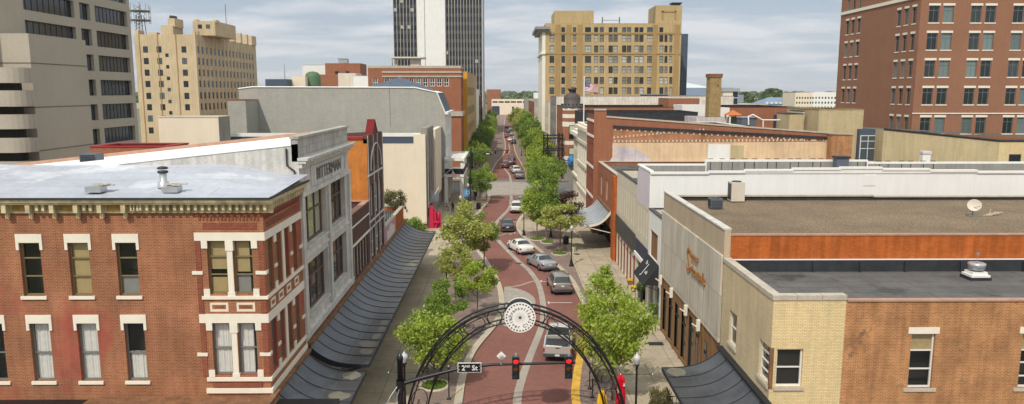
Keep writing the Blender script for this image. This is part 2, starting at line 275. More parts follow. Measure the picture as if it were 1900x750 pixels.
# ---------------------------------------------------------------- mesh helpers
class MB:
    def __init__(s): s.v = []; s.f = []; s.m = []; s.sm = []
    def add(s, vs, fs, mi=0, smooth=False):
        o = len(s.v); s.v += [tuple(p) for p in vs]
        for f in fs: s.f.append(tuple(i + o for i in f)); s.m.append(mi); s.sm.append(smooth)
    def quad(s, a, b, c, d, mi=0): s.add([a, b, c, d], [(0, 1, 2, 3)], mi)
    def poly(s, pts, mi=0): s.add(pts, [tuple(range(len(pts)))], mi)
    def box(s, x0, x1, y0, y1, z0, z1, mi=0):
        s.add([(x0, y0, z0), (x1, y0, z0), (x1, y1, z0), (x0, y1, z0), (x0, y0, z1), (x1, y0, z1), (x1, y1, z1), (x0, y1, z1)],
              [(0, 3, 2, 1), (4, 5, 6, 7), (0, 1, 5, 4), (1, 2, 6, 5), (2, 3, 7, 6), (3, 0, 4, 7)], mi)
    def obox(s, c, u, hu, hn, z0, z1, mi=0):      # box turned in plan: centre c, direction u, half length hu, half thickness hn
        nx, ny = -u[1], u[0]; P = [(c[0] + a * hu * u[0] + b * hn * nx, c[1] + a * hu * u[1] + b * hn * ny) for a, b in ((-1, -1), (1, -1), (1, 1), (-1, 1))]
        s.prism(P, z0, z1, mi)
    def prism(s, P, z0, z1, mi=0):
        n = len(P); vs = [(x, y, z0) for x, y in P] + [(x, y, z1) for x, y in P]
        s.add(vs, [tuple(range(n - 1, -1, -1)), tuple(range(n, 2 * n))] + [(i, (i + 1) % n, n + (i + 1) % n, n + i) for i in range(n)], mi)
    def prismY(s, P, y0, y1, mi=0):               # outline in x,z extruded along y
        n = len(P); vs = [(x, y0, z) for x, z in P] + [(x, y1, z) for x, z in P]
        s.add(vs, [tuple(range(n)), tuple(range(2 * n - 1, n - 1, -1))] + [(i, n + i, n + (i + 1) % n, (i + 1) % n) for i in range(n)], mi)
    def prismX(s, P, x0, x1, mi=0):               # outline in y,z extruded along x
        n = len(P); vs = [(x0, y, z) for y, z in P] + [(x1, y, z) for y, z in P]
        s.add(vs, [tuple(range(n)), tuple(range(2 * n - 1, n - 1, -1))] + [(i, n + i, n + (i + 1) % n, (i + 1) % n) for i in range(n)], mi)
    def tube(s, pts, r, n=8, mi=0, cap=True):
        pts = [Vector(p) for p in pts]; rs = r if isinstance(r, (list, tuple)) else [r] * len(pts)
        vs = []; prev = None
        for i, p in enumerate(pts):
            d = (pts[min(i + 1, len(pts) - 1)] - pts[max(i - 1, 0)]).normalized()
            a = d.cross(Vector((0, 0, 1)))
            if a.length < .05: a = d.cross(Vector((1, 0, 0)))
            a.normalize()
            if prev is not None and a.dot(prev) < 0: a = -a
            prev = a; b = d.cross(a)
            for k in range(n): t = 2 * math.pi * k / n; vs.append(p + (a * math.cos(t) + b * math.sin(t)) * rs[i])
        fs = [(i * n + k, i * n + (k + 1) % n, (i + 1) * n + (k + 1) % n, (i + 1) * n + k) for i in range(len(pts) - 1) for k in range(n)]
        s.add(vs, fs, mi, True)
        if cap: s.add(vs[:n], [tuple(range(n))], mi); s.add(vs[-n:], [tuple(range(n - 1, -1, -1))], mi)
    def lathe(s, prof, c, n=14, mi=0, a0=0, a1=360):
        full = a1 - a0 >= 360; k = n if full else n + 1
        vs = [(c[0] + r * math.cos(R(a0) + R(a1 - a0) * j / n), c[1] + r * math.sin(R(a0) + R(a1 - a0) * j / n), c[2] + z) for r, z in prof for j in range(k)]
        fs = [(i * k + j, i * k + (j + 1) % k, (i + 1) * k + (j + 1) % k, (i + 1) * k + j) for i in range(len(prof) - 1) for j in range(n if full else n)]
        s.add(vs, fs, mi, True)
    def ell(s, c, r, n=10, mi=0):
        s.lathe([(r[0] * math.sin(math.pi * i / n), -r[1] * math.cos(math.pi * i / n)) for i in range(n + 1)], c, n=14, mi=mi)
    def build(s, name, mats, parent=None, world=True):
        me = bpy.data.meshes.new(name); me.from_pydata([tuple(v) for v in s.v], [], s.f)
        mats = mats if isinstance(mats, (list, tuple)) else [mats]
        for m in mats: me.materials.append(M[m] if isinstance(m, str) else m)
        me.polygons.foreach_set('material_index', s.m); me.polygons.foreach_set('use_smooth', s.sm); me.update()
        o = bpy.data.objects.new(name, me); C.objects.link(o)
        if parent:
            o.parent = parent
            if world: o.location = parent_off(parent)
        return o
def parent_off(p):
    v = Vector((0, 0, 0))
    q = p
    while q: v += q.location; q = q.parent
    return -v
def tag(o, label=None, cat=None, group=None, kind=None):
    if label: o['label'] = label
    if cat: o['category'] = cat
    if group: o['group'] = group
    if kind: o['kind'] = kind
    return o
def thing(name, label, cat, loc=(0, 0, 0), group=None, rz=0):
    o = bpy.data.objects.new(name, None); C.objects.link(o); o.location = loc; o.rotation_euler = (0, 0, rz); o.empty_display_size = .3
    return tag(o, label, cat, group)
def struct(o): o['kind'] = 'structure'; return o
def dup(o, parent=None):
    c = o.copy(); C.objects.link(c)
    if parent: c.parent = parent
    for ch in list(o.children): dup(ch, c)
    return c
def textmesh(txt, size=1., align='CENTER', ext=.02, off=0.):
    cu = bpy.data.curves.new('t', 'FONT'); cu.body = txt; cu.size = size; cu.align_x = align; cu.extrude = ext; cu.resolution_u = 2; cu.offset = off
    o = bpy.data.objects.new('t', cu); C.objects.link(o); me = bpy.data.meshes.new_from_object(o)
    vs = [v.co.copy() for v in me.vertices]; fs = [tuple(p.vertices) for p in me.polygons]
    bpy.data.objects.remove(o); bpy.data.curves.remove(cu); bpy.data.meshes.remove(me)
    return vs, fs
def text_on(mb, txt, size, origin, u, n, up=(0, 0, 1), ext=.02, mi=0, off=0., sx=1., rot=0.):
    """letters lying on a plane: u = reading direction, n = outward normal"""
    vs, fs = textmesh(txt, size, ext=ext, off=off); u = Vector(u); n = Vector(n); up = Vector(up); o = Vector(origin)
    if rot: cr, sr = math.cos(rot), math.sin(rot); vs = [Vector((v.x * cr - v.y * sr, v.x * sr + v.y * cr, v.z)) for v in vs]
    mb.add([o + u * v.x * sx + up * v.y + n * v.z for v in vs], fs, mi)

# ---------------------------------------------------------------- walls with openings, windows
def wall(mb, P0, u, Ln, z0, z1, holes=(), mi=0, rev=.22, mrev=None, mback=None, crest=None):
    n = (u[1], -u[0]); mrev = mi if mrev is None else mrev
    pt = lambda a, z, d=0: (P0[0] + u[0] * a - n[0] * d, P0[1] + u[1] * a - n[1] * d, z)
    us = sorted({0, Ln} | {round(max(0, min(Ln, h[k])), 4) for h in holes for k in (0, 1)}); zs = sorted({z0, z1} | {round(h[k], 4) for h in holes for k in (2, 3)})
    for j in range(len(zs) - 1):
        zc = (zs[j] + zs[j + 1]) / 2; run = None
        for i in range(len(us) - 1):
            uc = (us[i] + us[i + 1]) / 2
            solid = not any(h[0] < uc < h[1] and h[2] < zc < h[3] for h in holes)
            if solid and run is None: run = us[i]
            if (not solid) and run is not None: mb.quad(pt(run, zs[j]), pt(us[i], zs[j]), pt(us[i], zs[j + 1]), pt(run, zs[j + 1]), mi); run = None
        if run is not None: mb.quad(pt(run, zs[j]), pt(Ln, zs[j]), pt(Ln, zs[j + 1]), pt(run, zs[j + 1]), mi)
    for h in holes:
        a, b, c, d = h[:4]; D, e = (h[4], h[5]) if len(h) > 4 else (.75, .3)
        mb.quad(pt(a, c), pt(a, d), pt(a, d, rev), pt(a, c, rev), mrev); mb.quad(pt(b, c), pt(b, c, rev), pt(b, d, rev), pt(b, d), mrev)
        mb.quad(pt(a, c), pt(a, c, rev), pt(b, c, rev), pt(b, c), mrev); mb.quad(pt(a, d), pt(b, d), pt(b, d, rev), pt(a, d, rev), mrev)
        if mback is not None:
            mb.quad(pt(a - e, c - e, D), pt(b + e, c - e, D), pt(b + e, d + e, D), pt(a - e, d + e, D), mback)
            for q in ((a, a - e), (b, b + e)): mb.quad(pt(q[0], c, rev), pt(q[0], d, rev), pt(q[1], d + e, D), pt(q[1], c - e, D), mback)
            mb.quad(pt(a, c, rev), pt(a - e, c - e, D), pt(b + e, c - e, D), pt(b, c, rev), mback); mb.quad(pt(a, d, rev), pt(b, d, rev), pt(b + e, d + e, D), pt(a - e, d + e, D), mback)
    if crest: mb.poly([pt(0, z1)] + [pt(Ln, z1)] + [pt(a, z) for a, z in reversed(crest)], mi)

WC = {}
def wmesh(w, h, st):
    key = (round(w, 2), round(h, 2), st['key'])
    if key in WC: return WC[key]
    fw = st.get('fw', .05); nx = st.get('nx', 1); nz = st.get('nz', [.5]); d = st.get('fd', .08)
    fr = MB(); fr.box(-w / 2, -w / 2 + fw, 0, d, 0, h); fr.box(w / 2 - fw, w / 2, 0, d, 0, h); fr.box(-w / 2 + fw, w / 2 - fw, 0, d, 0, fw); fr.box(-w / 2 + fw, w / 2 - fw, 0, d, h - fw, h)
    for i in range(1, nx): x = -w / 2 + w * i / nx; fr.box(x - fw * .35, x + fw * .35, .01, d - .01, fw, h - fw)
    for z in nz: z *= h; fr.box(-w / 2 + fw, w / 2 - fw, .005, d - .005, z - fw * .4, z + fw * .4)
    f = fr.build('window', st['fm']); fm = f.data; bpy.data.objects.remove(f)
    p = MB(); p.quad((-w / 2 + .01, d * .6, .01), (w / 2 - .01, d * .6, .01), (w / 2 - .01, d * .6, h - .01), (-w / 2 + .01, d * .6, h - .01)); p = p.build('pane', st['pm']); pm = p.data; bpy.data.objects.remove(p)
    ex = []
    for nm, key2 in (('sill', 'sill'), ('lintel', 'lintel')):
        s = st.get(key2)
        if s:
            mat, over, hh, pr = s[:4]; q = MB(); ins = st.get('inset', .12)
            if nm == 'sill': q.box(-w / 2 - over, w / 2 + over, -ins - pr, -ins + .02 if over > 0 else 0, -hh, 0)
            else:
                q.box(-w / 2 - over, w / 2 + over, -ins - pr, -ins + .02, h, h + hh)
                if len(s) > 4:
                    for k in (-1, 1): x = k * (w / 2 + over / 2); q.box(x - over / 2, x + over / 2, -ins - pr, -ins + .02, h - s[4], h)
            q = q.build(nm, mat); ex.append((nm, q.data)); bpy.data.objects.remove(q)
    WC[key] = (fm, pm, ex); return WC[key]
def waves(w, h, y, n=22, amp=.03, x0=0., gap=None):
    q = MB(); vs = []; fs = []
    for i in range(n + 1):
        x = -w / 2 + w * i / n; yy = y + amp * math.sin(i * 1.9 + x0) + amp * .6 * math.sin(i * .7 + x0)
        vs += [(x, yy, .02), (x + .01 * math.sin(i), yy, h)]
    fs = [(2 * i, 2 * i + 2, 2 * i + 3, 2 * i + 1) for i in range(n)]
    q.add(vs, fs, 0, True); return q
def window(parent, P0, u, uc, z0, w, h, st, name='window', off=0.):
    n = (u[1], -u[0]); ins = st.get('inset', .12); rz = math.atan2(u[1], u[0])
    fm, pm, ex = wmesh(w, h, st)
    o = bpy.data.objects.new(name, fm); C.objects.link(o); o.parent = parent
    loc = Vector((P0[0] + u[0] * uc - n[0] * ins, P0[1] + u[1] * uc - n[1] * ins, z0)); o.location = loc + parent_off(parent); o.rotation_euler = (0, 0, rz)
    def kid(nm, me): c = bpy.data.objects.new(nm, me); C.objects.link(c); c.parent = o; return c
    kid('pane', pm)
    for nm, me in ex: kid(nm, me)
    b = st.get('blind')
    if b:
        for (mat, za, zb, kind) in b:
            if kind == 'curtain': q = waves(w * .92, h * (zb - za) - .05, .14, x0=uc)
            else: q = MB(); q.quad((-w / 2 + .03, .10, 0), (w / 2 - .03, .10, 0), (w / 2 - .03, .10, h * (zb - za)), (-w / 2 + .03, .10, h * (zb - za)))
            k = q.build('curtain' if kind == 'curtain' else 'blind', mat); k.parent = o; k.location = (0, 0, h * za + .01)
    return o
def sty(key, **k): k['key'] = key; return k
FU = {'f': ((1, 0)), 'e': ((0, 1)), 'w': ((0, -1)), 'b': ((-1, 0))}
def bldg(name, label, cat, x0, x1, y0, y1, zt, wm, rm='roof_dark', wins={}, par=.5, cop=None, z0=0., copw=.35, rev=.22, back=True, group=None, crest=None, holes={}, copt=.1, skip_cop=''):
    """a building: walls with openings and windows, roof below a parapet, coping"""
    t = thing(name, label, cat, ((x0 + x1) / 2, (y0 + y1) / 2, z0), group)
    wmd = wm if isinstance(wm, dict) else {}
    base = wmd.get('*', wm if not isinstance(wm, dict) else None)
    mb = MB(); mats = []
    def mid(k):
        m = wmd.get(k, base)
        if m not in mats: mats.append(m)
        return mats.index(m)
    fc = {'f': ((x0, y0), (1, 0), x1 - x0), 'e': ((x1, y0), (0, 1), y1 - y0), 'w': ((x0, y1), (0, -1), y1 - y0), 'b': ((x1, y1), (-1, 0), x1 - x0)}
    for k in 'fewb': mid(k)
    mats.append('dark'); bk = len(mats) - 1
    for k, (P0, u, Ln) in fc.items():
        ws = wins.get(k, []); hs = [(a - w_ / 2, a + w_ / 2, z, z + h_) for a, z, w_, h_, s in ws] + list(holes.get(k, []))
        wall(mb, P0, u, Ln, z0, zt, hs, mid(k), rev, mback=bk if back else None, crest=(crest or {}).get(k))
        big = len(ws) > 100
        for i, (a, z, w_, h_, s) in enumerate(ws): window(t, P0, u, a, z, w_, h_, s)
    # inner faces of the parapet
    if par > 0:
        i = .3
        for (a, b) in (((x0 + i, y0 + i), (x1 - i, y0 + i)), ((x1 - i, y0 + i), (x1 - i, y1 - i)), ((x1 - i, y1 - i), (x0 + i, y1 - i)), ((x0 + i, y1 - i), (x0 + i, y0 + i))):
            mb.quad((b[0], b[1], zt - par), (a[0], a[1], zt - par), (a[0], a[1], zt), (b[0], b[1], zt), mid('f'))
        mb.quad((x0, y0, zt), (x1, y0, zt), (x1, y0 + i, zt), (x0, y0 + i, zt), mid('f')); mb.quad((x0, y1 - i, zt), (x1, y1 - i, zt), (x1, y1, zt), (x0, y1, zt), mid('f'))
        mb.quad((x0, y0 + i, zt), (x0 + i, y0 + i, zt), (x0 + i, y1 - i, zt), (x0, y1 - i, zt), mid('f')); mb.quad((x1 - i, y0 + i, zt), (x1, y0 + i, zt), (x1, y1 - i, zt), (x1 - i, y1 - i, zt), mid('f'))
    mb.build('wall', mats, t)
    if rm:
        r = MB(); r.quad((x0 + .02, y0 + .02, zt - par), (x1 - .02, y0 + .02, zt - par), (x1 - .02, y1 - .02, zt - par), (x0 + .02, y1 - .02, zt - par)); r.build('roof', rm, t)
    if cop:
        c = MB(); e = .05; q = copw
        if 'f' not in skip_cop: c.box(x0 - e, x1 + e, y0 - e, y0 + q, zt + .002, zt + copt)
        if 'b' not in skip_cop: c.box(x0 - e, x1 + e, y1 - q, y1 + e, zt + .002, zt + copt)
        if 'w' not in skip_cop: c.box(x0 - e, x0 + q, y0 + q, y1 - q, zt + .002, zt + copt)
        if 'e' not in skip_cop: c.box(x1 - q, x1 + e, y0 + q, y1 - q, zt + .002, zt + copt)
        c.build('coping', cop, t)
    return t
def part_box(t, name, mat, *b):
    m = MB(); m.box(*b); return m.build(name, mat, t)

# ================================================================ ground, road, pavements
def strip(pts, w, z, mb, mi=0, side=0):
    """flat band along pts (x,y); side 0 centred, 1 to the left, -1 to the right"""
    P = [Vector((p[0], p[1])) for p in pts]; n = len(P); A = []; B = []
    for i, p in enumerate(P):
        d = (P[min(i + 1, n - 1)] - P[max(i - 1, 0)]).normalized(); l = Vector((-d.y, d.x))
        a, b = (w / 2, -w / 2) if side == 0 else ((w, 0) if side == 1 else (0, -w))
        A.append(p + l * a); B.append(p + l * b)
    vs = [(a.x, a.y, z) for a in A] + [(b.x, b.y, z) for b in B]
    mb.add(vs, [(n + i, n + i + 1, i + 1, i) for i in range(n - 1)], mi)
    return A, B
def smooth(pts, k=6):
    """Catmull-Rom through the points"""
    P = [Vector((p[0], p[1])) for p in pts]; out = []
    for i in range(len(P) - 1):
        a, b, c, d = P[max(i - 1, 0)], P[i], P[i + 1], P[min(i + 2, len(P) - 1)]
        for j in range(k):
            t = j / k; out.append(.5 * ((2 * b) + (c - a) * t + (2 * a - 5 * b + 4 * c - d) * t * t + (3 * b - a - 3 * c + d) * t ** 3))
    out.append(P[-1]); return out
mb = MB(); mb.quad((-9000, -2000, -.12), (9000, -2000, -.12), (9000, 9000, -.12), (-9000, 9000, -.12)); struct(mb.build('ground', 'ground'))
mb = MB(); mb.quad((-140, 5, -.05), (140, 5, -.05), (140, 640, -.05), (-140, 640, -.05)); struct(mb.build('town_asphalt', 'asphalt'))
XL, XR = -11.0, 12.1
LP = [(858, 750), (866, 700), (885, 652), (925, 602), (936, 575), (934, 545), (925, 518), (905, 485), (885, 458), (873, 432), (878, 410), (894, 392), (908, 374), (911, 362)]
RP = [(1061, 750), (1062, 708), (1070, 662), (1079, 630), (1084, 600), (1081, 572), (1069, 545), (1055, 520), (1034, 498), (1004, 472), (973, 445), (960, 430), (958, 416), (966, 402), (982, 388), (989, 374), (987, 362)]
LK = smooth([(-2.6, 36)] + [G(*p)[:2] for p in LP]); RK = smooth([(4.0, 36)] + [G(*p)[:2] for p in RP])
LP2 = [(902, 338), (914, 318), (922, 303), (933, 291), (938, 280), (938, 266), (935, 250), (936, 235), (938, 218), (940, 205), (940, 196)]
RP2 = [(975, 338), (974, 320), (966, 304), (958, 290), (954, 278), (952, 262), (953, 250), (956, 235), (957, 220), (955, 205), (952, 196)]
LK2 = smooth([G(*p)[:2] for p in LP2]); RK2 = smooth([G(*p)[:2] for p in RP2])
mb = MB(); mb.quad((-14, 5, 0), (16, 5, 0), (16, 640, 0), (-14, 640, 0)); struct(mb.build('road', 'roadbrick'))
# pavements: a solid 0.12 m slab each side with its kerb face
def pavement(edge, xw, name, mat, z=.12):
    E = [(p.x, p.y) for p in edge]; O = [(xw, p.y) for p in edge]; n = len(E); mb = MB()
    vs = [(x, y, z) for x, y in E] + [(x, y, z) for x, y in O] + [(x, y, 0) for x, y in E]
    f1 = [(i, i + 1, n + i + 1, n + i) for i in range(n - 1)]; f2 = [(2 * n + i, 2 * n + i + 1, i + 1, i) for i in range(n - 1)]
    if xw < 0: f1 = [f[::-1] for f in f1]
    mb.add(vs, f1 + f2); struct(mb.build(name, mat))
pavement(LK, XL - 3, 'pavement', 'pavers'); pavement(RK, XR + 3, 'pavement', 'pavers')
pavement(LK2, XL - 1, 'pavement', 'pavers'); pavement(RK2, XR + 1, 'pavement', 'pavers')
mb = MB(); zt = .124
mb.quad((-14, 36, zt), (-5.75, 36, zt), (-5.75, 98, zt), (-14, 98, zt)); mb.poly([(-14, 98, zt), (-5.75, 98, zt), (-6.8, 104, zt), (-7.2, 118, zt), (-7.2, 133, zt), (-14, 133, zt)])
mb.quad((7.4, 36, zt), (15, 36, zt), (15, 132, zt), (7.4, 132, zt))
mb.quad((-13, 157, zt), (-7.6, 157, zt), (-7.6, 560, zt), (-13, 560, zt)); mb.quad((8.4, 157, zt), (14, 157, zt), (14, 560, zt), (8.4, 560, zt))
struct(mb.build('sidewalk', 'sidewalk'))
mb = MB()
strip([(p.x, p.y) for p in LK], .5, .128, mb, side=1); strip([(p.x, p.y) for p in RK][28:], .5, .128, mb, side=-1)
strip([(p.x, p.y) for p in LK2], .3, .128, mb, side=1); strip([(p.x, p.y) for p in RK2], .3, .128, mb, side=-1)
struct(mb.build('kerb', 'roadband'))
mb = MB(); strip([(p.x, p.y) for p in RK][:29], .52, .128, mb, side=-1); struct(mb.build('yellow_kerb', 'kerbyellow'))
# third street and its pale crossing pad
mb = MB(); mb.quad((-120, 134.5, .004), (120, 134.5, .004), (120, 156.5, .004), (-120, 156.5, .004)); struct(mb.build('cross_street', 'asphalt'))
mb = MB(); P = [G(905, 362), G(985, 362), G(985, 350), G(978, 338), G(905, 338), G(900, 348)]; mb.poly([(p[0], p[1], .010) for p in P]); struct(mb.build('crossing_pad', 'cobble'))
mb = MB()
bands = [([(960, 760), (960, 740), (967, 708), (984, 660), (1001, 618), (1008, 590), (1007, 560), (1001, 532), (993, 517), (980, 500), (964, 487), (954, 477), (940, 463), (926, 448), (919, 436), (917, 424), (923, 411), (933, 400), (944, 388), (949, 375), (948, 362)], .52),
         ([(1001, 521), (986, 523), (968, 529), (952, 532), (937, 533)], .3), ([(925, 438), (940, 434), (962, 433)], .32), ([(908, 363), (940, 364), (987, 364)], .5), ([(903, 338), (940, 338), (977, 339)], .5),
         ([(948, 338), (945, 325), (936, 313), (928, 303)], .45), ([(948, 364), (950, 350), (948, 338)], .4), ([(941, 287), (946, 280), (944, 268)], .4)]
for k, (pts, wd) in enumerate(bands): strip(smooth([G(*p)[:2] for p in pts]), wd, .016 + .003 * k, mb)
struct(mb.build('road_band', 'roadband2'))
mb = MB()
P = smooth([G(*p)[:2] for p in [(936, 533), (952, 534), (970, 539), (985, 547), (993, 557), (991, 569), (978, 584), (955, 600), (936, 606), (930, 590)]], 4)
mb.poly([(p.x, p.y, .012) for p in P][::-1]); P = [G(*p) for p in [(882, 405), (915, 406), (928, 416), (925, 430), (905, 436), (880, 440)]]
P = smooth([G(*p)[:2] for p in [(905, 484), (889, 455), (878, 432), (905, 430), (916, 437), (922, 450), (925, 470)]], 4) if False else None
struct(mb.build('cobbled_pad', 'cobble'))
mb = MB(); P = smooth([G(*p)[:2] for p in [(963, 428), (961, 420), (966, 411), (985, 409), (1012, 417), (1014, 424), (1000, 430), (980, 431)]], 4)
mb.poly([(p.x, p.y, .132) for p in P][::-1]); struct(mb.build('pale_pad', 'sidewalk'))
mb = MB()
for a, b in [((1018, 562), (1062, 562)), ((1004, 522), (1024, 524)), ((980, 491), (996, 492)), ((943, 466), (956, 468)), ((955, 432), (945, 436)), ((952, 411), (960, 413)), ((945, 372), (952, 372))]:
    strip([G(*a)[:2], G(*b)[:2]], .13, .016, mb); c = G(*a); mb.box(c[0] - .06, c[0] + .06, c[1] - .35, c[1] + .35, .012, .0162)
struct(mb.build('parking_marks', 'paint'))
# drain covers
for i, p in enumerate([(1070, 472), (962, 487)]):
    c = G(*p, .12); mb = MB(); z = .14 if i == 0 else .02
    mb.lathe([(0, .012), (.34, .012), (.36, 0)], (c[0], c[1], z), 16); tag(mb.build('manhole_cover', 'windark'), ['round iron cover in the right pavement beside a lamp post', 'dark iron cover set in the pale road band'][i], 'manhole cover')

# ================================================================ left row
# ---- L1: red brick corner building
x0, y0, y1 = -37.0, 33.4, 39.6
W1 = dict(nx=1, nz=[.36, .7], fm='wintan', pm='glass', inset=.16, fw=.07)
def w1(key, blind=None, **k): d = dict(W1); d.update(key=key, blind=blind); d.update(k); return d
lin = ('trim', .13, .40, .05, .34); sil = ('trim', .12, .15, .08)
t = thing('brick_building', 'red brick corner building with ivory lintels and silver roof', 'building', ((x0 + XL) / 2, (y0 + y1) / 2, 0))
mb = MB(); F = []; E_ = []
top = [(-23.85, None), (-21.65, [('curtain_dark', .0, .0, '')]), (-19.45, [('blind_tan', 0, 1, 'b')]), (-17.28, [('blind_grey', 0, .33, 'b')])]
for x, b in top:
    if x == -21.65: b = None
    F.append((x - x0, 9.2, .94, 2.5, w1('a' + str(x), b, sill=sil, lintel=lin)))
for x, b in [(-23.7, None), (-21.55, [('curtain', 0, 1, 'curtain')]), (-19.37, [('curtain', 0, 1, 'curtain')]), (-17.2, [('curtain', 0, .5, 'curtain')])]:
    F.append((x - x0, 5.1, .92, 2.8, w1('b' + str(x), b, nz=[.48], fm='wingrey', sill=sil, lintel=lin)))
for x, b in [(-13.18, [('blind_tan', .45, 1, 'b'), ('blind_tan', 0, .3, 'b')]), (-12.0, [('blind_tan', .4, 1, 'b'), ('blind_grey', 0, .36, 'b')])]: F.append((x - x0, 9.26, .88, 2.5, w1('c' + str(x), b)))
for x in (-13.18, -12.0): F.append((x - x0, 5.36, .88, 2.5, w1('d' + str(x), [('curtain', 0, 1, 'curtain')], nz=[.52], fm='wingrey')))
for u_ in (.85, 2.12, 3.42, 4.85):
    E_.append((u_, 9.26, .7, 2.5, w1('e' + str(u_), None))); E_.append((u_, 5.36, .7, 2.5, w1('f' + str(u_), [('curtain', 0, 1, 'curtain')] if u_ > 1 else None, nz=[.52], fm='wingrey')))
hs = lambda ws: [(a - w_ / 2, a + w_ / 2, z, z + h_) for a, z, w_, h_, s in ws]
wall(mb, (x0, y0), (1, 0), XL - x0, 0, 13.1, hs(F), 0, .28, mback=1); wall(mb, (XL, y0), (0, 1), y1 - y0, 0, 13.1, hs(E_), 0, .28, mback=1)
mb.quad((x0, y1, 0), (x0, y0, 0), (x0, y0, 13.1), (x0, y1, 13.1))
mb.build('wall', ['brick_red', 'dark'], t)
for a, z, w_, h_, s in F: window(t, (x0, y0), (1, 0), a, z, w_, h_, s)
for a, z, w_, h_, s in E_: window(t, (XL, y0), (0, 1), a, z, w_, h_, s)
# stone trim of the corner pavilion
mb = MB(); e = .05
def band(z0_, z1_, pr, xa=-14.15, ya=y1):      # wraps the corner
    mb.box(xa, XL + pr, y0 - pr, y0 + .02, z0_, z1_); mb.box(XL - .02, XL + pr, y0 + .02, ya, z0_, z1_)
band(11.78, 12.15, .05); band(9.03, 9.18, .08, -13.95); band(7.9, 8.32, .05); band(5.08, 5.26, .08, -13.95); band(4.5, 4.72, .10, -14.0)
for za, zb in ((9.26, 11.76), (5.36, 7.88)):
    for xc in (-12.59,):
        mb.box(xc - .13, xc + .13, y0 - .03, y0 + .2, za - .08, zb - .45); mb.box(xc - .18, xc + .18, y0 - .06, y0 + .2, zb - .45, zb + .02)
        mb.box(xc - .17, xc + .17, y0 - .05, y0 + .2, za - .08, za + .1)
    for xc in (-13.72, -11.45):
        mb.box(xc - .14, xc + .14, y0 - .05, y0 + .01, za - .08, za + .26); mb.box(xc - .14, xc + .14, y0 - .05, y0 + .01, zb - .34, zb + .02)
    for xc in (-14.1, -11.2): mb.box(xc - .24, xc + (.24 if xc < -12 else .26), y0 - .055, y0 + .01, za + .94, za + 1.1)
    for yc in (1.5, 4.13): mb.box(XL - .2, XL + .055, y0 + yc - .2, y0 + yc + .2, za + .94, za + 1.1); mb.box(XL - .2, XL + .05, y0 + yc - .17, y0 + yc + .17, za - .08, za + .24); mb.box(XL - .2, XL + .05, y0 + yc - .17, y0 + yc + .17, zb - .34, zb)
    mb.box(XL - .2, XL + .05, y0 + 2.77 - .16, y0 + 2.77 + .16, za - .08, zb)
    mb.box(XL - .02, XL + .055, y0, y0 + .3, za + .94, za + 1.1); mb.box(XL - .02, XL + .055, y0 + 5.6, y1, za + .94, za + 1.1)
mb.build('stone_trim', 'trim', t)
for za in (8.44,):
    for xa, xb in ((-13.62, -12.78), (-12.4, -11.55)):
        mb = MB(); mb.box(xa, xb, y0 - .03, y0 + .01, za, za + .1); mb.box(xa, xb, y0 - .03, y0 + .01, za + .32, za + .42); mb.box(xa, xa + .1, y0 - .03, y0 + .01, za + .1, za + .32); mb.box(xb - .1, xb, y0 - .03, y0 + .01, za + .1, za + .32); mb.box(xa + .2, xb - .2, y0 - .02, y0 + .01, za + .17, za + .25, 1); mb.build('panel', ['cream', 'brick_deep'], t)
    for u_ in (.85, 2.12, 3.42, 4.85):
        a, b = y0 + u_ - .36, y0 + u_ + .36; mb = MB()
        for q in ((za, za + .1), (za + .32, za + .42)): mb.box(XL - .01, XL + .03, a, b, *q)
        mb.box(XL - .01, XL + .03, a, a + .1, za + .1, za + .32); mb.box(XL - .01, XL + .03, b - .1, b, za + .1, za + .32); mb.build('panel', ['cream', 'brick_deep'], t)
mb = MB()                                      # corbelled brick under the cornice
mb.box(-14.15, XL + .04, y0 - .04, y0 + .01, 12.9, 13.08); mb.box(XL - .01, XL + .04, y0 + .01, y1, 12.9, 13.08)
for i in range(17): x = -13.9 + i * .165; mb.box(x, x + .08, y0 - .035, y0 + .01, 12.72, 12.9)
for i in range(34): y = y0 + .2 + i * .17; mb.box(XL - .01, XL + .035, y, y + .08, 12.72, 12.9)
mb.box(-13.75, -11.3, y0 - .02, y0 + .01, 12.3, 12.6); mb.box(XL - .01, XL + .02, y0 + .4, y1 - .4, 12.3, 12.6); mb.box(-13.7, -11.4, y0 - .06, y0 + .01, 4.8, 5.0)
for xc in (-14.15, -11.27): mb.box(xc, xc + .25, y0 - .03, y0 + .01, 5.3, 11.8)
mb.build('brick_ornament', 'brick_deep', t)
c = MB()                                       # bracketed cornice
def cornice(ax, s0, s1):
    B = lambda a, b, p0, p1, z_, zz, m=0: c.box(a, b, y0 - p1, y0 - p0, z_, zz, m) if ax == 'x' else c.box(XL + p0, XL + p1, a, b, z_, zz, m)
    B(s0, s1, -.02, .12, 13.08, 13.16); B(s0, s1, -.02, .08, 13.16, 13.5); B(s0, s1, -.02, .42, 13.5, 13.62); B(s0, s1, -.02, .52, 13.62, 13.74)
    n = int((s1 - s0) / .31)
    for i in range(n):
        a = s0 + .1 + i * .31
        if ax == 'x' and a < -17: continue
        B(a, a + .12, .08, .3, 13.22, 13.5); B(a + .02, a + .1, .08, .2, 13.1, 13.22)
    if ax == 'x':
        for i, a in enumerate([-17.2 - k * 1.06 for k in range(18)]):
            B(a, a + .2, .08, .4, 13.12, 13.5); B(a + .03, a + .17, .08, .22, 12.86, 13.12)
            if i % 2: B(a + .3, a + .95, .081, .1, 13.2, 13.44, 1)
            else:
                for k in (.38, .66): B(a + k, a + k + .13, .08, .3, 13.2, 13.5)
cornice('x', x0, XL + .5); cornice('y', y0, y1)
c.build('cornice', ['cornice', 'gold'], t)
r = MB(); nX = 16
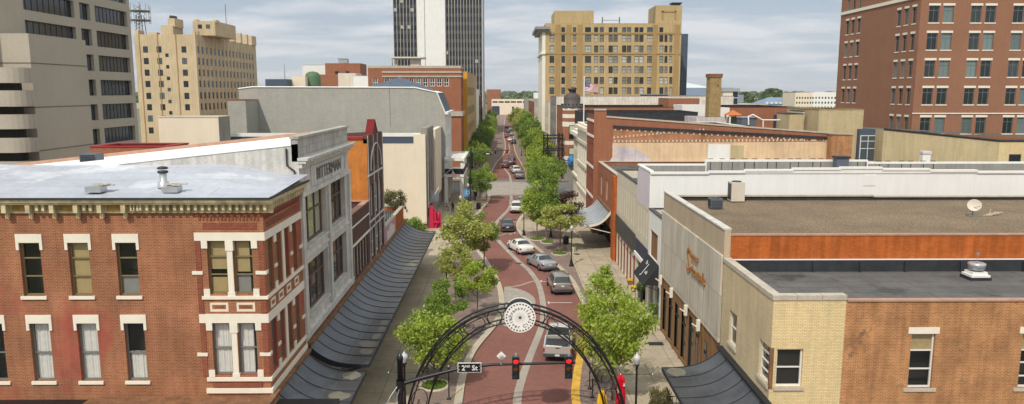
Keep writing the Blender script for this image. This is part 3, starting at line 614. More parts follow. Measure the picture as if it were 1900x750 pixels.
for i in range(nX):
    xa = x0 + (XL + .5 - x0) * i / nX; xb = x0 + (XL + .5 - x0) * (i + 1) / nX
    f = lambda x, y: 13.8 + .85 * max(0, (y - 33.2)) / 6.4 * (1 if x < -14 else max(0.35, (XL + .5 - x) / 3.5)) + .03 * math.sin(x * 1.1)
    for j in range(5):
        ya, yb = 32.85 + (y1 - 32.85) * j / 5, 32.85 + (y1 - 32.85) * (j + 1) / 5
        r.add([(xa, ya, f(xa, ya)), (xb, ya, f(xb, ya)), (xb, yb, f(xb, yb)), (xa, yb, f(xa, yb))], [(0, 1, 2, 3)], 0, True)
r.build('roof', 'membrane', t)
r = MB(); r.box(x0, XL + .56, 32.8, 32.87, 13.745, 13.83); r.box(XL + .5, XL + .56, 32.87, y1, 13.745, 13.85); r.build('gutter', 'windark', t)
# roof vents of L1
def roofpt(px, py): return at(px, py, Z=14.1)
def flue(px, py, lab):
    c = roofpt(px, py); q = thing('roof_flue', lab, 'vent', (c[0], c[1], 14.0)); m = MB(); m.lathe([(.28, 0), (.24, .25), (.16, .3), (.16, .75)], (c[0], c[1], 14.05), 12); m.build('pipe', 'silver', q)
    m = MB(); m.lathe([(.2, 0), (.25, .05), (.22, .12), (.16, .12)], (c[0], c[1], 14.72), 12); m.lathe([(.0, .2), (.2, .16), (.26, .08), (.2, .05)], (c[0], c[1], 14.86), 12); m.build('cap', 'windark', q)
flue(304, 346, 'metal roof flue with dark cap on the silver roof')
for px, py, lab in ((178, 350, 'ragged low skylight kerb at the left of the silver roof'), (319, 350, 'ragged pale roof hatch beside the metal flue')):
    c = roofpt(px, py); q = thing('roof_hatch', lab, 'roof hatch', (c[0], c[1], 14)); m = MB()
    m.box(c[0] - .35, c[0] + .35, c[1] - .3, c[1] + .3, 13.95, 14.2); m.build('curb', 'silver', q)
    m = MB(); random.seed(px)
    for k in range(6): a = random.uniform(-.4, .3); b = random.uniform(-.2, .2); m.box(c[0] + a, c[0] + a + random.uniform(.2, .45), c[1] + b, c[1] + b + .2, 14.2 + k * .015, 14.215 + k * .015 + .03)
    m.build('lid', 'coping', q)
c = roofpt(113, 328); m = MB(); m.tube([(c[0], c[1], 14.1)] + [(c[0] + .14 - .14 * math.cos(a), c[1], 14.38 + .14 * math.sin(a)) for a in [i * .45 for i in range(8)]], .035); tag(m.build('bent_pipe', 'windark'), 'dark bent pipe rising from the silver roof', 'vent pipe')

# ---- Bitterman building
bx0, by0, by1 = -34.0, 39.6, 52.1
t = thing('stone_shop_building', 'pale stone building lettered BITTERMAN with brown windows and sloping white roof', 'building', ((bx0 + XL) / 2, 46, 0))
zr = lambda x: 15.75 + .105 * (x + 11)
WB = lambda k, g: sty('bit' + k, nx=3, nz=[.62], fm='winbrown', pm='glass', inset=.3, fw=.13, fd=.12, blind=g, sill=('stonegrey2', .05, .12, .1))
E_ = [(43 - by0, 9.95, 4.7, 2.85, WB('a', [('blind_green', .05, 1, 'b')])), (48.6 - by0, 9.95, 4.3, 2.85, WB('b', None)), (43 - by0, 6.0, 4.7, 3.0, WB('c', None)), (48.6 - by0, 6.0, 4.3, 3.0, WB('d', None))]
mb = MB(); wall(mb, (XL, by0), (0, 1), by1 - by0, 0, 14.8, hs(E_), 0, .4, mback=1)
mb.poly([(bx0, by0, 0), (XL, by0, 0), (XL, by0, zr(XL)), (bx0, by0, zr(bx0))], 2)
mb.poly([(XL, by1, 0), (bx0, by1, 0), (bx0, by1, zr(bx0)), (XL, by1, zr(XL))], 2); mb.poly([(bx0, by1, 0), (bx0, by0, 0), (bx0, by0, zr(bx0)), (bx0, by1, zr(bx0))], 2)
mb.build('wall', ['stonegrey2', 'dark', 'plaster_white'], t)
for a, z, w_, h_, s in E_: window(t, (XL, by0), (0, 1), a, z, w_, h_, s)
mb = MB()
for yc in (by0 + .2, 45.8, by1 - .25): mb.box(XL - .02, XL + .14, yc - .25, yc + .25, 4.9, 13.0)
mb.box(XL - .02, XL + .16, by0, by1, 12.85, 13.1); mb.box(XL - .02, XL + .1, by0, by1, 9.35, 9.5); mb.box(XL - .02, XL + .2, by0, by1, 5.0, 5.35); mb.build('pilaster', 'stonegrey2', t)
mb = MB(); mb.box(XL - .02, XL + .2, by0 - .05, by1 + .05, 14.45, 14.7); mb.box(XL - .02, XL + .42, by0 - .1, by1 + .1, 14.7, 14.86); mb.box(XL - .02, XL + .55, by0 - .15, by1 + .15, 14.86, 15.0); mb.build('cornice', 'stonegrey2', t)
mb = MB(); mb.box(XL - .35, XL, by0, by1, 14.8, 16.0); mb.box(XL - .42, XL + .07, by0 - .05, by1 + .05, 16.0, 16.14); mb.build('parapet', 'stonegrey', t)
mb = MB(); mb.quad((bx0, by0 + .3, zr(bx0) + .0), (XL - .35, by0 + .3, zr(XL)), (XL - .35, by1, zr(XL)), (bx0, by1, zr(bx0))); mb.build('roof', 'roof_white', t)
for a, b in ((by0 - .04, by0 + .32), (by1 - .25, by1 + .05)):
    mb = MB(); m_ = 0 if a < 45 else 1
    mb.add([(bx0, a, zr(bx0) - .1), (XL - .36, a, zr(XL) - .1), (XL - .36, b, zr(XL) - .1), (bx0, b, zr(bx0) - .1), (bx0, a, zr(bx0) + .22), (XL - .36, a, zr(XL) + .22), (XL - .36, b, zr(XL) + .22), (bx0, b, zr(bx0) + .22)], [(0, 1, 5, 4), (4, 5, 6, 7), (1, 2, 6, 5), (2, 3, 7, 6), (3, 0, 4, 7)], m_)
    mb.build('coping', ['roof_white', 'coping_pink'], t)
mb = MB(); text_on(mb, 'BITTERMAN', 1.02, (XL + .02, 46.4, 13.42), (0, 1, 0), (1, 0, 0), ext=.03, sx=1.18); mb.build('carved_name', 'letter_grey', t)
mb = MB(); a, b, c_, d = 41.9, 50.9, 13.2, 14.35
for q in ((a, b, c_, c_ + .07), (a, b, d - .07, d), (a, a + .07, c_ + .07, d - .07), (b - .07, b, c_ + .07, d - .07)): mb.box(XL - .01, XL + .05, q[0], q[1], q[2], q[3])
mb.build('name_frame', 'stonegrey2', t)
mb = MB(); mb.tube([(XL - .6, by0 - .08, 15.5), (XL - .6, by0 - .08, 14.6), (XL - .2, by0 - .1, 14.3), (XL - .2, by0 - .1, 13.9)], .05); mb.build('downpipe', 'windark', t)
# HVAC and bits on Bitterman roof
c = at(171, 300, Y=40.6); q = thing('roof_condenser', 'dark square air conditioner at the left end of the white roof', 'air conditioner', (c[0], 40.6, c[2] - .2)); m = MB(); m.box(c[0] - .45, c[0] + .45, 40.2, 41.0, c[2] - .1, c[2] + .45); m.build('casing', 'hvac_grey', q)
m = MB(); [m.box(c[0] - .4, c[0] + .4, 40.17, 40.2, c[2] - .02 + k * .09, c[2] + .02 + k * .09) for k in range(5)]; m.build('grille', 'windark', q)
# ---- red-coped low roof behind
c0 = at(168, 276, Y=60); c1 = at(310, 266, Y=60)
t = bldg('brick_shed', 'low brick structure with bright red coping behind the white roof', 'building', c0[0], c1[0], 60, 64, c0[2] + .1, 'brick_mall', 'roof_dark', par=.2, cop='redmetal', copw=.5, back=False)
# ---- cream box
a = at(293, 218, Y=78); b = at(405, 218, Y=78)
t = bldg('cream_block', 'plain cream stucco block behind the white sloping roof', 'building', a[0], b[0], 78, 81.2, a[2], {'*': 'cream', 'e': 'greyclad'}, 'roof_dark', par=.2, cop='cream2', copw=.3)
# ---- L3a / L3b brown brick
WW = sty('brn', nx=1, nz=[.5], fm='winwhite', pm='pane_dark', inset=.12, fw=.09)
t = bldg('brown_brick_annex', 'low brown brick shopfront block with pink clay coping next to the orange wall', 'building', -26, XL, 52.2, 59.4, 9.75, 'brick_brown', 'roof_dark', par=.5, cop='coping_pink', copw=.4,
         wins={'e': [(1.3 + i * 1.15, 4.9, .8, 2.3, WW) for i in range(5)]})
part_box(t, 'stone_trim', 'trim', XL - .01, XL + .07, 52.2, 59.4, 7.35, 7.5); part_box(t, 'stone_trim', 'trim', XL - .01, XL + .05, 52.2, 59.4, 8.75, 8.85)
t = thing('gabled_brick_building', 'brown brick building with orange painted side wall and small red gable', 'building', (-18, 63, 0))
mb = MB(); E_ = [(1.6, 8.3, 1.1, 2.6, WW), (3.7, 8.3, 1.6, 2.6, WW), (5.8, 8.3, 1.1, 2.6, WW), (1.5, 4.9, 1.3, 2.4, WW), (3.7, 4.9, 1.5, 2.4, WW), (5.9, 4.9, 1.3, 2.4, WW), (2.2, 12.2, .55, 1.0, WW), (3.7, 12.3, .6, 1.2, WW), (5.2, 12.2, .55, 1.0, WW)]
wall(mb, (XL, 59.4), (0, 1), 7.4, 0, 15.0, hs(E_), 0, .2, mback=1); mb.quad((-16.5, 59.4, 9), (XL, 59.4, 9), (XL, 59.4, 14.75), (-16.5, 59.4, 14.75), 2); mb.quad((-16.5, 59.4, 0), (XL, 59.4, 0), (XL, 59.4, 9), (-16.5, 59.4, 9), 0); mb.quad((-16.5, 66.8, 0), (-16.5, 59.4, 0), (-16.5, 59.4, 14.7), (-16.5, 66.8, 14.7), 0)
mb.quad((XL, 66.8, 0), (-16.5, 66.8, 0), (-16.5, 66.8, 14.7), (XL, 66.8, 15), 0); mb.quad((XL - .3, 66.8, 14.5), (XL - .3, 59.4, 14.5), (XL - .3, 59.4, 15), (XL - .3, 66.8, 15), 0); mb.quad((XL - .3, 59.4, 15), (XL, 59.4, 15), (XL, 66.8, 15), (XL - .3, 66.8, 15), 0)
mb.quad((XL - .3, 59.4, 14.4), (XL, 59.4, 14.4), (XL, 59.4, 15), (XL - .3, 59.4, 15), 0)
mb.build('wall', ['brick_brown', 'dark', 'orange_paint'], t)
for a, z, w_, h_, s in E_: window(t, (XL, 59.4), (0, 1), a, z, w_, h_, s)
mb = MB(); mb.quad((-16.4, 59.5, 14.5), (XL - .3, 59.5, 14.5), (XL - .3, 66.7, 14.5), (-16.4, 66.7, 14.5)); mb.build('roof', 'roof_dark', t)
mb = MB(); mb.box(-16.6, XL - .31, 59.3, 59.7, 14.75, 14.95); mb.build('coping', 'redmetal', t)
mb = MB(); mb.prismX([(61.9, 15.0), (64.3, 15.0), (63.1, 16.05)], XL - .35, XL + .0, 0); mb.add([(XL + .06, 61.8, 15), (XL + .06, 63.1, 16.2), (XL - .6, 63.1, 16.2), (XL - .6, 61.8, 15)], [(0, 1, 2, 3), (3, 2, 1, 0)], 1); mb.add([(XL + .06, 64.4, 15), (XL + .06, 63.1, 16.2), (XL - .6, 63.1, 16.2), (XL - .6, 64.4, 15)], [(0, 1, 2, 3), (3, 2, 1, 0)], 1); mb.build('gable', ['brick_brown', 'redmetal'], t)
mb = MB(); pts = [(XL + .05, 59.4 + 3.7 + 2.6 * math.cos(R(a)), 12.1 + 2.1 * math.sin(R(a))) for a in range(0, 181, 12)]; mb.tube(pts, .07, 6)
mb.box(XL - .01, XL + .06, 59.4, 66.8, 11.7, 11.85); mb.box(XL - .01, XL + .06, 59.4, 66.8, 7.9, 8.05); mb.box(XL - .01, XL + .06, 59.4, 66.8, 7.35, 7.45)
for yc in (59.55, 62.1, 64.1, 66.65): mb.box(XL - .01, XL + .07, yc - .04, yc + .04, 4.6, 15)
mb.build('stone_trim', 'stonegrey2', t)
# ---- L4 terrace building with mural
t = bldg('terrace_building', 'low brick shop with roof terrace, pink mural panel and pale coping', 'building', -24, XL, 66.9, 79.6, 6.2, 'brick_orange', 'roof_dark', par=.4, cop='coping', copw=.35)
m = MB(); m.box(XL + .003, XL + .05, 67.0, 73.4, 4.3, 6.25, 0); m.box(XL + .05, XL + .06, 68.0, 72.6, 4.35, 5.6, 1)
m.lathe([(0, 0), (1, 0)], (0, 0, 0), 4, 1) if False else None
P = [(XL + .061, 70.3 + 1.6 * math.cos(R(a)), 4.9 + 1.1 * math.sin(R(a))) for a in range(0, 181, 15)]; m.poly(P, 1); m.box(XL - .01, XL + .08, 66.95, 73.45, 6.1, 6.32, 2)
m.build('mural_panel', ['mural_pink', 'mural_white', 'coping'], t)
m = MB()
for a, b in (((XL - .25, 67.2), (XL - .25, 79.3)), ((XL - .25, 79.3), (-20, 79.3))):
    m.tube([(a[0], a[1], 7.3), (b[0], b[1], 7.3)], .03, 6)
    n = 10
    for i in range(n + 1): x = a[0] + (b[0] - a[0]) * i / n; y = a[1] + (b[1] - a[1]) * i / n; m.tube([(x, y, 6.3), (x, y, 7.3 if i % 3 else 7.6)], .03, 5)
q = tag(m.build('terrace_railing', 'black'), 'black metal railing round the roof terrace', 'railing')
# ---- L5 beige hall
t = thing('beige_hall', 'large beige flat roofed hall with dark band under a white coping', 'building', (-24, 110, 0))
mb = MB(); ax0 = -44.3; ax1 = -10.6
hE = [(3.0, 5.2, 3.2, 8.8), (7.2, 9.2, 3.2, 8.8), (2.0, 10, .2, 2.9)]
wall(mb, (ax0, 99), (1, 0), ax1 - ax0, 1.1, 12.6, [], 0); wall(mb, (ax0, 98.9), (1, 0), ax1 - ax0, 0, 1.1, [], 2); wall(mb, (ax1, 99), (0, 1), 27, 0, 12.6, hE, 1, .4, mback=3)
mb.quad((ax0, 126, 0), (ax0, 99, 0), (ax0, 99, 12.6), (ax0, 126, 12.6)); mb.build('wall', ['cream', 'greyclad', 'brick_mall', 'dark'], t)
part_box(t, 'fascia', 'bluemetal', ax0, -11.9, 98.92, 99, 11.75, 12.6)
mb = MB(); mb.box(ax0, ax1 - .6, 98.85, 99.3, 12.6, 13.05); mb.build('coping', 'white', t)
mb = MB(); mb.quad((ax0, 99.02, 11.5), (ax1, 99.02, 11.5), (ax1, 126, 11.5), (ax0, 126, 11.5)); mb.build('roof', 'roof_dark', t)
mb = MB(); mb.box(-12.1, ax1 + .05, 98.7, 99, 0.9, 12.9, 1)
mb.box(ax1 - .5, ax1 + .25, 99.05, 107, 9.2, 13.7); mb.box(ax1 - .3, ax1 + .4, 109, 119, 3, 13.0, 1)
for y in (99.2, 101.5, 104, 106.6): mb.box(ax1 + .25, ax1 + .36, y, y + .2, 3, 13.8)
mb.build('side_bay', ['greyclad', 'cream'], t)
c = at(706, 413, Y=98.9); part_box(t, 'wall_lamp', 'black', -13.5, -13.25, 98.6, 98.72, 2.9, 3.2)
# ---- L6 grey building with mansard
t = thing('grey_painted_building', 'long building with plain grey painted side wall and slate mansard', 'building', (-27, 133, 0))
gx0, gx1 = -44.5, -10.05; mb = MB(); cr = [(0, 18.9), (2.4, 19.2), (29.4, 19.1), (33.1, 18.3), (34.45, 14.9)]
WG = sty('gw', nx=2, nz=[.5], fm='winwhite', pm='pane_dark', inset=.12, fw=.12)
E_ = [(1.4 + 2.5 * i, z, 1.4, 2.4, WG) for i in range(5) for z in (5.2, 8.6, 11.9)]
wall(mb, (gx0, 126), (1, 0), gx1 - gx0, 0, 14.9, [], 0, crest=[(0, 18.9), (2.4, 19.2), (29.4, 19.1), (33.1, 18.3)])
wall(mb, (gx1, 126), (0, 1), 14, 0, 14.9, hs(E_), 1, .2, mback=2); mb.quad((gx0, 140, 0), (gx0, 126, 0), (gx0, 126, 18.9), (gx0, 140, 18.9)); mb.build('wall', ['greywall', 'white', 'dark'], t)
for a, z, w_, h_, s in E_: window(t, (gx1, 126), (0, 1), a, z, w_, h_, s)
mb = MB()
for i in range(4):
    a, b = cr[i], cr[i + 1]; mb.quad((gx0 + a[0], 126, a[1] + .02), (gx0 + b[0], 126, b[1] + .02), (gx0 + b[0], 140, b[1] + .02), (gx0 + a[0], 140, a[1] + .02), 1 if i == 3 else 0)
mb.add([(-24, 128, 19.05), (-12.6, 128, 18.7), (-12.6, 139, 18.7), (-24, 139, 19.05), (-18.5, 133, 21.0)], [(0, 1, 4), (1, 2, 4), (2, 3, 4), (3, 0, 4)], 1); mb.build('roof', ['roof_white', 'slate'], t)
mb = MB()
for i in range(4):
    a, b = cr[i], cr[i + 1]; mb.tube([(gx0 + a[0], 125.97, a[1] + .05), (gx0 + b[0], 125.97, b[1] + .05)], .13, 5)
mb.box(gx1 - .02, gx1 + .5, 125.8, 140, 14.7, 15.1); mb.build('coping', 'white', t)
mb = MB(); mb.tube([(-19.3, 125.97, 12.7), (-19.3, 125.97, 19.1)], .04, 5); mb.build('wall_joint', 'greyclad', t)
# lower red-edged stair on the far left of it
a = at(443, 166, Y=124); part = bldg('grey_side_block', 'narrow grey block with rooftop cage left of the grey wall', 'building', a[0] - .5, at(471, 185, Y=124)[0], 120, 125.9, at(455, 186, Y=122)[2], 'greywall', 'roof_dark', par=.1, cop='redmetal', copw=.2, back=False)
# ---- porch
t = thing('white_porch', 'two storey white timber porch over the pavement in front of the grey building', 'porch', (-8.6, 128, .12))
mb = MB()
for x in (-7.15, -9.75):
    for y in (122.6, 128.5, 134.2): mb.box(x - .28, x + .28, y - .28, y + .28, .13, 4.5); mb.box(x - .2, x + .2, y - .2, y + .2, 5.0, 7.2)
mb.build('column', 'white', t)
mb = MB(); mb.box(-10.0, -6.8, 122.2, 134.6, 4.5, 4.95); mb.build('deck', 'white', t)
mb = MB(); mb.box(-10.0, -6.7, 122.1, 122.5, 7.2, 7.6); mb.box(-10.0, -6.7, 134.2, 134.6, 7.2, 7.6); mb.box(-7.2, -6.75, 122.5, 134.2, 7.2, 7.6); mb.box(-10, -9.6, 122.5, 134.2, 7.2, 7.6)
for i in range(12): y = 123.2 + i; mb.box(-10.0, -6.6, y, y + .15, 7.6, 7.8)
mb.build('pergola', 'white', t)
mb = MB(); mb.box(-9.9, -6.9, 122.3, 122.34, 5.0, 5.9, 0); mb.box(-6.9, -6.86, 122.4, 134.4, 5.0, 5.9); mb.build('balustrade', 'black', t)
# ---- L7 red brick parking hall
lx0, lx1 = -29.0, -9.35
WR = sty('l7', nx=2, nz=[.45], fm='winwhite', pm='pane_dark', inset=.1, fw=.12)
F = [(at(p, 150, Y=160)[0] - lx0, 19.6, 1.1, 1.7, WR) for p in (696, 718, 731, 763, 776, 789, 802, 815, 828)]
F = [(a if a > .7 else .7, z, w_, h_, s) for a, z, w_, h_, s in F]
E_ = [(1.6 + 2.8 * i, z, 1.6, 2.2, WR) for i in range(3) for z in (6.2, 10.2, 15.4, 19.2)]
t = bldg('red_brick_hall', 'tall red brick building with pale stone bands beyond the grey wall', 'building', lx0, lx1, 160, 169, 23.4, 'brick_mall', 'roof_dark', wins={'f': F, 'e': E_}, par=.5, cop='coping', copw=.4, copt=.5, z0=0)
for a, b, p in ((22.4, 22.75, .12), (21.5, 21.8, .15), (13.3, 14.3, .3), (4.3, 4.9, .35)):
    m = MB(); m.box(lx0 + 3, lx1 + p, 160 - p, 160.0, a, b); m.box(lx1, lx1 + p, 160, 169, a, b); m.build('stone_band', 'coping', t)
a = at(732, 108, Y=170); b = at(792, 108, Y=170); m = MB(); m.box(a[0], b[0], 163, 168.8, 25.6, 25.9); m.box(a[0] + 1, a[0] + 1.3, 164, 164.3, 23, 25.6); m.box(b[0] - 3, b[0] - 1, 164, 167, 23, 25.6); m.build('roof_canopy', 'cream2', t)
# ---- L8 yellow, L9 white
WY = sty('l8', nx=1, nz=[.5], fm='windark', pm='pane_dark', inset=.1, fw=.08)
t = bldg('yellow_building', 'narrow yellow and tan commercial building past the red brick hall', 'building', -22, -8.55, 171, 224, 22.9, {'*': 'tan', 'f': plain('ochre_paint', S(222, 162, 54), .8, .06)}, wins={'e': [(3 + 4.2 * i, z, 2.4, 2.0, WY) for i in range(9) for z in (5, 9, 13, 17.5)]}, par=.4, cop='coping', copw=.4)
t = bldg('white_commercial_block', 'plain white block at the foot of the tall striped tower', 'building', -26, -9.3, 228, 268, 19.2, {'*': 'cream2', 'e': 'white'}, par=.3, cop='white', copw=.4, holes={'e': [(1, 39, .1, 5)]})
t = bldg('far_left_shops', 'row of dull brown shops further down the left side', 'building', -28, -10.2, 270, 318, 17.0, 'brick_brown', par=.3, cop='coping', wins={'e': [(3 + 5 * i, z, 2.2, 2.2, WY) for i in range(9) for z in (5, 9, 13)]})
t = bldg('far_red_building', 'dark red brick building far down the street on the left', 'building', -34, -11.5, 350, 440, 16.8, 'brick_mall', par=.3, wins={'e': [(6 + 9 * i, z, 4, 2.2, WY) for i in range(9) for z in (6, 11)]})
# ---- striped tower
q = NT('banded_tower_glass'); tcx = q.n('ShaderNodeTexCoord'); s = q.n('ShaderNodeSeparateXYZ'); q.l(tcx.outputs['Object'], s.inputs[0])
def mth(op, a, b=None):
    n = q.n('ShaderNodeMath', operation=op)
    for i, v in enumerate((a, b)):
        if v is None: continue
        if hasattr(v, 'is_linked') or hasattr(v, 'links'): q.l(v, n.inputs[i])
        else: n.inputs[i].default_value = v
    return n.outputs[0]
zf = mth('DIVIDE', s.outputs[2], 3.55); fr = mth('FRACT', zf); sp_ = mth('LESS_THAN', fr, .42)
fx = mth('FLOOR', mth('DIVIDE', mth('ADD', s.outputs[0], s.outputs[1]), 1.42)); fz = mth('FLOOR', zf); cc = q.n('ShaderNodeCombineXYZ'); q.l(fx, cc.inputs[0]); q.l(fz, cc.inputs[1])
wn = q.n('ShaderNodeTexWhiteNoise'); q.l(cc.outputs[0], wn.inputs['Vector']); lit = mth('GREATER_THAN', wn.outputs['Value'], .93); top_ = mth('GREATER_THAN', fr, .62); lit = mth('MULTIPLY', lit, top_)
m1 = q.n('ShaderNodeMixRGB'); q.l(wn.outputs['Value'], m1.inputs[0]); m1.inputs[1].default_value = S(22, 26, 34); m1.inputs[2].default_value = S(42, 47, 56)
m2 = q.n('ShaderNodeMixRGB'); q.l(sp_, m2.inputs[0]); q.l(m1.outputs[0], m2.inputs[1]); m2.inputs[2].default_value = S(66, 70, 76)
m3 = q.n('ShaderNodeMixRGB'); q.l(lit, m3.inputs[0]); q.l(m2.outputs[0], m3.inputs[1]); m3.inputs[2].default_value = S(176, 176, 164); q.l(m3.outputs[0], q.p.inputs['Base Color']); q.p.inputs['Roughness'].default_value = .25
tx0, tx1, ty0, ty1, tz = -47.3, -9.5, 322, 350, 78
t = thing('striped_tower', 'tall dark office tower with white vertical fins and a blank white core', 'tower', (-28, 336, 0))
mb = MB(); mb.box(tx0 + .6, tx1 - .6, ty0 + .6, ty1, 0, tz); mb.build('wall', 'bluemetal', t)
ca_, cb_ = at(775, 100, Y=322)[0], at(827, 100, Y=322)[0]
mb = MB(); mb.box(ca_, cb_, ty0 - .6, ty0 + .6, 0, tz + 2); mb.build('core', 'white', t); mb = MB(); mb.box(ca_ + 3.1, ca_ + 3.35, ty0 - .64, ty0 - .6, 0, tz + 2); mb.build('core_joint', 'greyclad', t)
def fins(a, b, n):
    for i in range(n):
        u0, u1 = a + (b - a) * i / n, a + (b - a) * (i + 1) / n
        m = MB(); m.quad((u0, ty0 + .3, 0), (u1, ty0 + .3, 0), (u1, ty0 + .3, tz), (u0, ty0 + .3, tz)); m.build('window_strip', q.m, t)
    for i in range(n + 1): u0 = a + (b - a) * i / n; m = MB(); m.box(u0 - .1, u0 + .1, ty0 + .05, ty0 + .3, 0, tz); m.build('fin', 'coping', t)
fins(tx0 + .3, ca_ - .2, 7); fins(cb_ + .2, tx1 - .2, 12)
for i in range(10): m = MB(); a = ty0 + .4 + (ty1 - ty0 - .4) * i / 10; m.quad((tx1 - .3, a, 0), (tx1 - .3, a + 2.76, 0), (tx1 - .3, a + 2.76, tz), (tx1 - .3, a, tz)); m.build('window_strip', q.m, t)
m = MB(); [m.box(tx1 - .3, tx1 + .1, ty0 + .4 + 2.76 * i - .15, ty0 + .4 + 2.76 * i + .15, 0, tz) for i in range(11)]; m.build('fin', 'white', t)
# ---- left office complex
WO = sty('off', nx=9, nz=[], fm='windark', pm='pane_office', inset=.35, fw=.08)
WO2 = sty('off2', nx=3, nz=[], fm='windark', pm='pane_office', inset=.35, fw=.08)
E_ = []
oy0, oy1, oX = 66.2, at(250, 150, X=-45)[1], -45.0
for k in range(11):
    zc = at(215, 32, X=oX)[2] - 0
for px_y in (20, 90, 122, 158, 196, 236, 252): pass
za_ = at(215, 120, X=oX)[2]; zb_ = at(215, 207, X=oX)[2]; fh = (za_ - zb_) / 2
yA, yB, yC = at(184, 120, X=oX)[1], at(242, 120, X=oX)[1], at(156, 120, X=oX)[1]
for k in range(-1, 8):
    z = za_ - .85 + fh * k - fh * 2
    if z < .5 or z > 40: continue
    E_.append(((yA + yB) / 2 - oy0, z, yB - yA, 1.75, WO)); yD = at(175, 120, X=oX)[1]; E_.append(((yC + yD) / 2 - oy0, z, yD - yC, 1.75, WO2))
    if z > 22: E_.append((yC - 5.2 - oy0, z, 8.4, 1.75, WO))
t = bldg('concrete_office_block', 'large grey aggregate concrete office block with dark ribbon windows', 'building', -70, oX, oy0, oy1, 42, 'concrete_grey', wins={'e': E_}, par=.5, cop=None, rev=.45)
a = at(52, 62, X=-42); b = at(158, 72, X=-42)
t = thing('concrete_stair_block', 'blank concrete block with fine joints in front of the ribbon windows', 'building', (-46, 70, 0))
m = MB(); m.box(-60, -42, a[1], b[1], 0, a[2]); m.build('wall', 'concrete_grey', t)
for zz_ in [a[2] - 2.6 - 3.9 * k for k in range(6)]: m = MB(); m.box(-60, -41.97, a[1] - .03, b[1] + .02, zz_, zz_ + .08); m.build('joint', 'joint', t)
# parapeted garage with rounded corner
gy = 64.6; gxr = at(42, 180, Y=gy)[0]; gz = at(20, 125, Y=gy)[2]
t = thing('concrete_garage', 'rounded corner concrete parking decks at the far left edge', 'building', (-50, 62, 0))
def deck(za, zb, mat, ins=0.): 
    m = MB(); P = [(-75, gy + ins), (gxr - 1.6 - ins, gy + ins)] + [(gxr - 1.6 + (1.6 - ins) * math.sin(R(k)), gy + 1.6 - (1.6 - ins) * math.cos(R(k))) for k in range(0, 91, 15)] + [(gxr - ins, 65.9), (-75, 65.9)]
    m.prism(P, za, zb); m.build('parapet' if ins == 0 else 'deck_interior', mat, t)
ys = [(125, 154), (168, 198), (213, 240), (257, 284), (301, 330)]
for a_, b_ in ys: deck(at(20, b_, Y=gy)[2], at(20, a_, Y=gy)[2], 'concrete_grey')
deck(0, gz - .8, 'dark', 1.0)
# ---- deco tower building
dX0, dX1, dY0, dY1, dz = -112.2, -94.3, 231, 288, 35.6
WD = sty('dec', nx=2, nz=[.5], fm='windark', pm='pane_dark', inset=.02, fw=.1)
WD2 = sty('dec2', nx=1, nz=[.5], fm='windark', pm='pane_dark', inset=.02, fw=.1)
rowz = [at(300, y, Y=dY0)[2] for y in (98, 119.5, 141, 162, 184, 205, 226, 248)]
F = []
for z in rowz:
    for p in (272, 297, 343): F.append((at(p, 120, Y=dY0)[0] - dX0, z, 1.5, 1.9, WD))
    F.append((at(311, 120, Y=dY0)[0] - dX0, z - 1.3, 1.0, 1.1, WD2))
E_ = [(3.0 + 3.3 * i, z, 1.35, 2.1, WD2) for i in range(16) for z in rowz[:6]]
t = bldg('buff_deco_building', 'buff brick art deco office building with narrow piers and stepped roof blocks', 'building', dX0, dX1, dY0, dY1, dz, 'deco', wins={'f': F, 'e': E_}, par=.4, rev=.12)
m = MB()
for i in range(18): y = dY0 + 1.2 + 3.3 * i; m.box(dX1, dX1 + .16, y - .35, y + .35, 0, dz - (1.5 if i % 2 else 0.4)) if y < dY1 else None
m.box(dX1, dX1 + .5, dY0, dY0 + 1.2, 0, dz + 1); m.build('pier', 'deco_stone', t)
m = MB()
for p in (258, 292, 326): x = at(p, 70, Y=dY0)[0]; m.box(x - .12, x + .12, dY0 - .15, dY0, 0, dz)
m.build('downpipe', 'tan_dark', t)
m = MB()
def px_box(x0_, x1_, ytop, ybot, Y, D, mi=0):
    a, b = at(x0_, ytop, Y=Y), at(x1_, ybot, Y=Y); m.box(a[0], b[0], Y, Y + D, b[2], a[2], mi)
px_box(298, 322, 47, 66, 231.5, 7); px_box(311, 325, 34, 50, 232, 6); m.build('roof_block', 'deco', t); m = MB(); px_box(357, 400, 39, 66, 238, 18); m.build('roof_block', 'deco', t)
PN = lambda: m.build('pinnacle', 'deco_stone', t)
for p, y in ((362, 36), (398, 37)): m = MB(); px_box(p - 3, p + 3, y, 42, 238.2, 3); PN()
for k in range(9): y = dY0 + 3 + k * 6.3; m = MB(); m.box(dX1 - 1.2, dX1 + .4, y - .8, y + .8, dz, dz + 1.2 + (2.2 if k > 5 else 0)); PN()
m = MB(); m.box(dX1 - 3, dX1 + .3, dY1 - 5, dY1, dz, dz + 3.4); PN(); m = MB(); px_box(276, 291, 60, 66, 231.4, 2); PN(); m = MB(); px_box(249, 257, 56, 70, 232, 4); PN()
m = MB(); px_box(314, 321, 29, 35, 233, 3); m.build('chimney_cap', 'windark', t)
for p in (371, 386): window(t, (at(p, 50, Y=238)[0], 237.9), (1, 0), 0, at(p, 53, Y=238)[2], 1.2, 1.2, WD2)
x = at(420, 50, Y=262)[0]; m = MB(); m.tube([(x, 262, dz), (x, 262, at(420, 8, Y=262)[2])], .12, 5); tag(m.build('flagpole', 'wingrey'), 'thin bare pole on the buff deco building', 'pole')
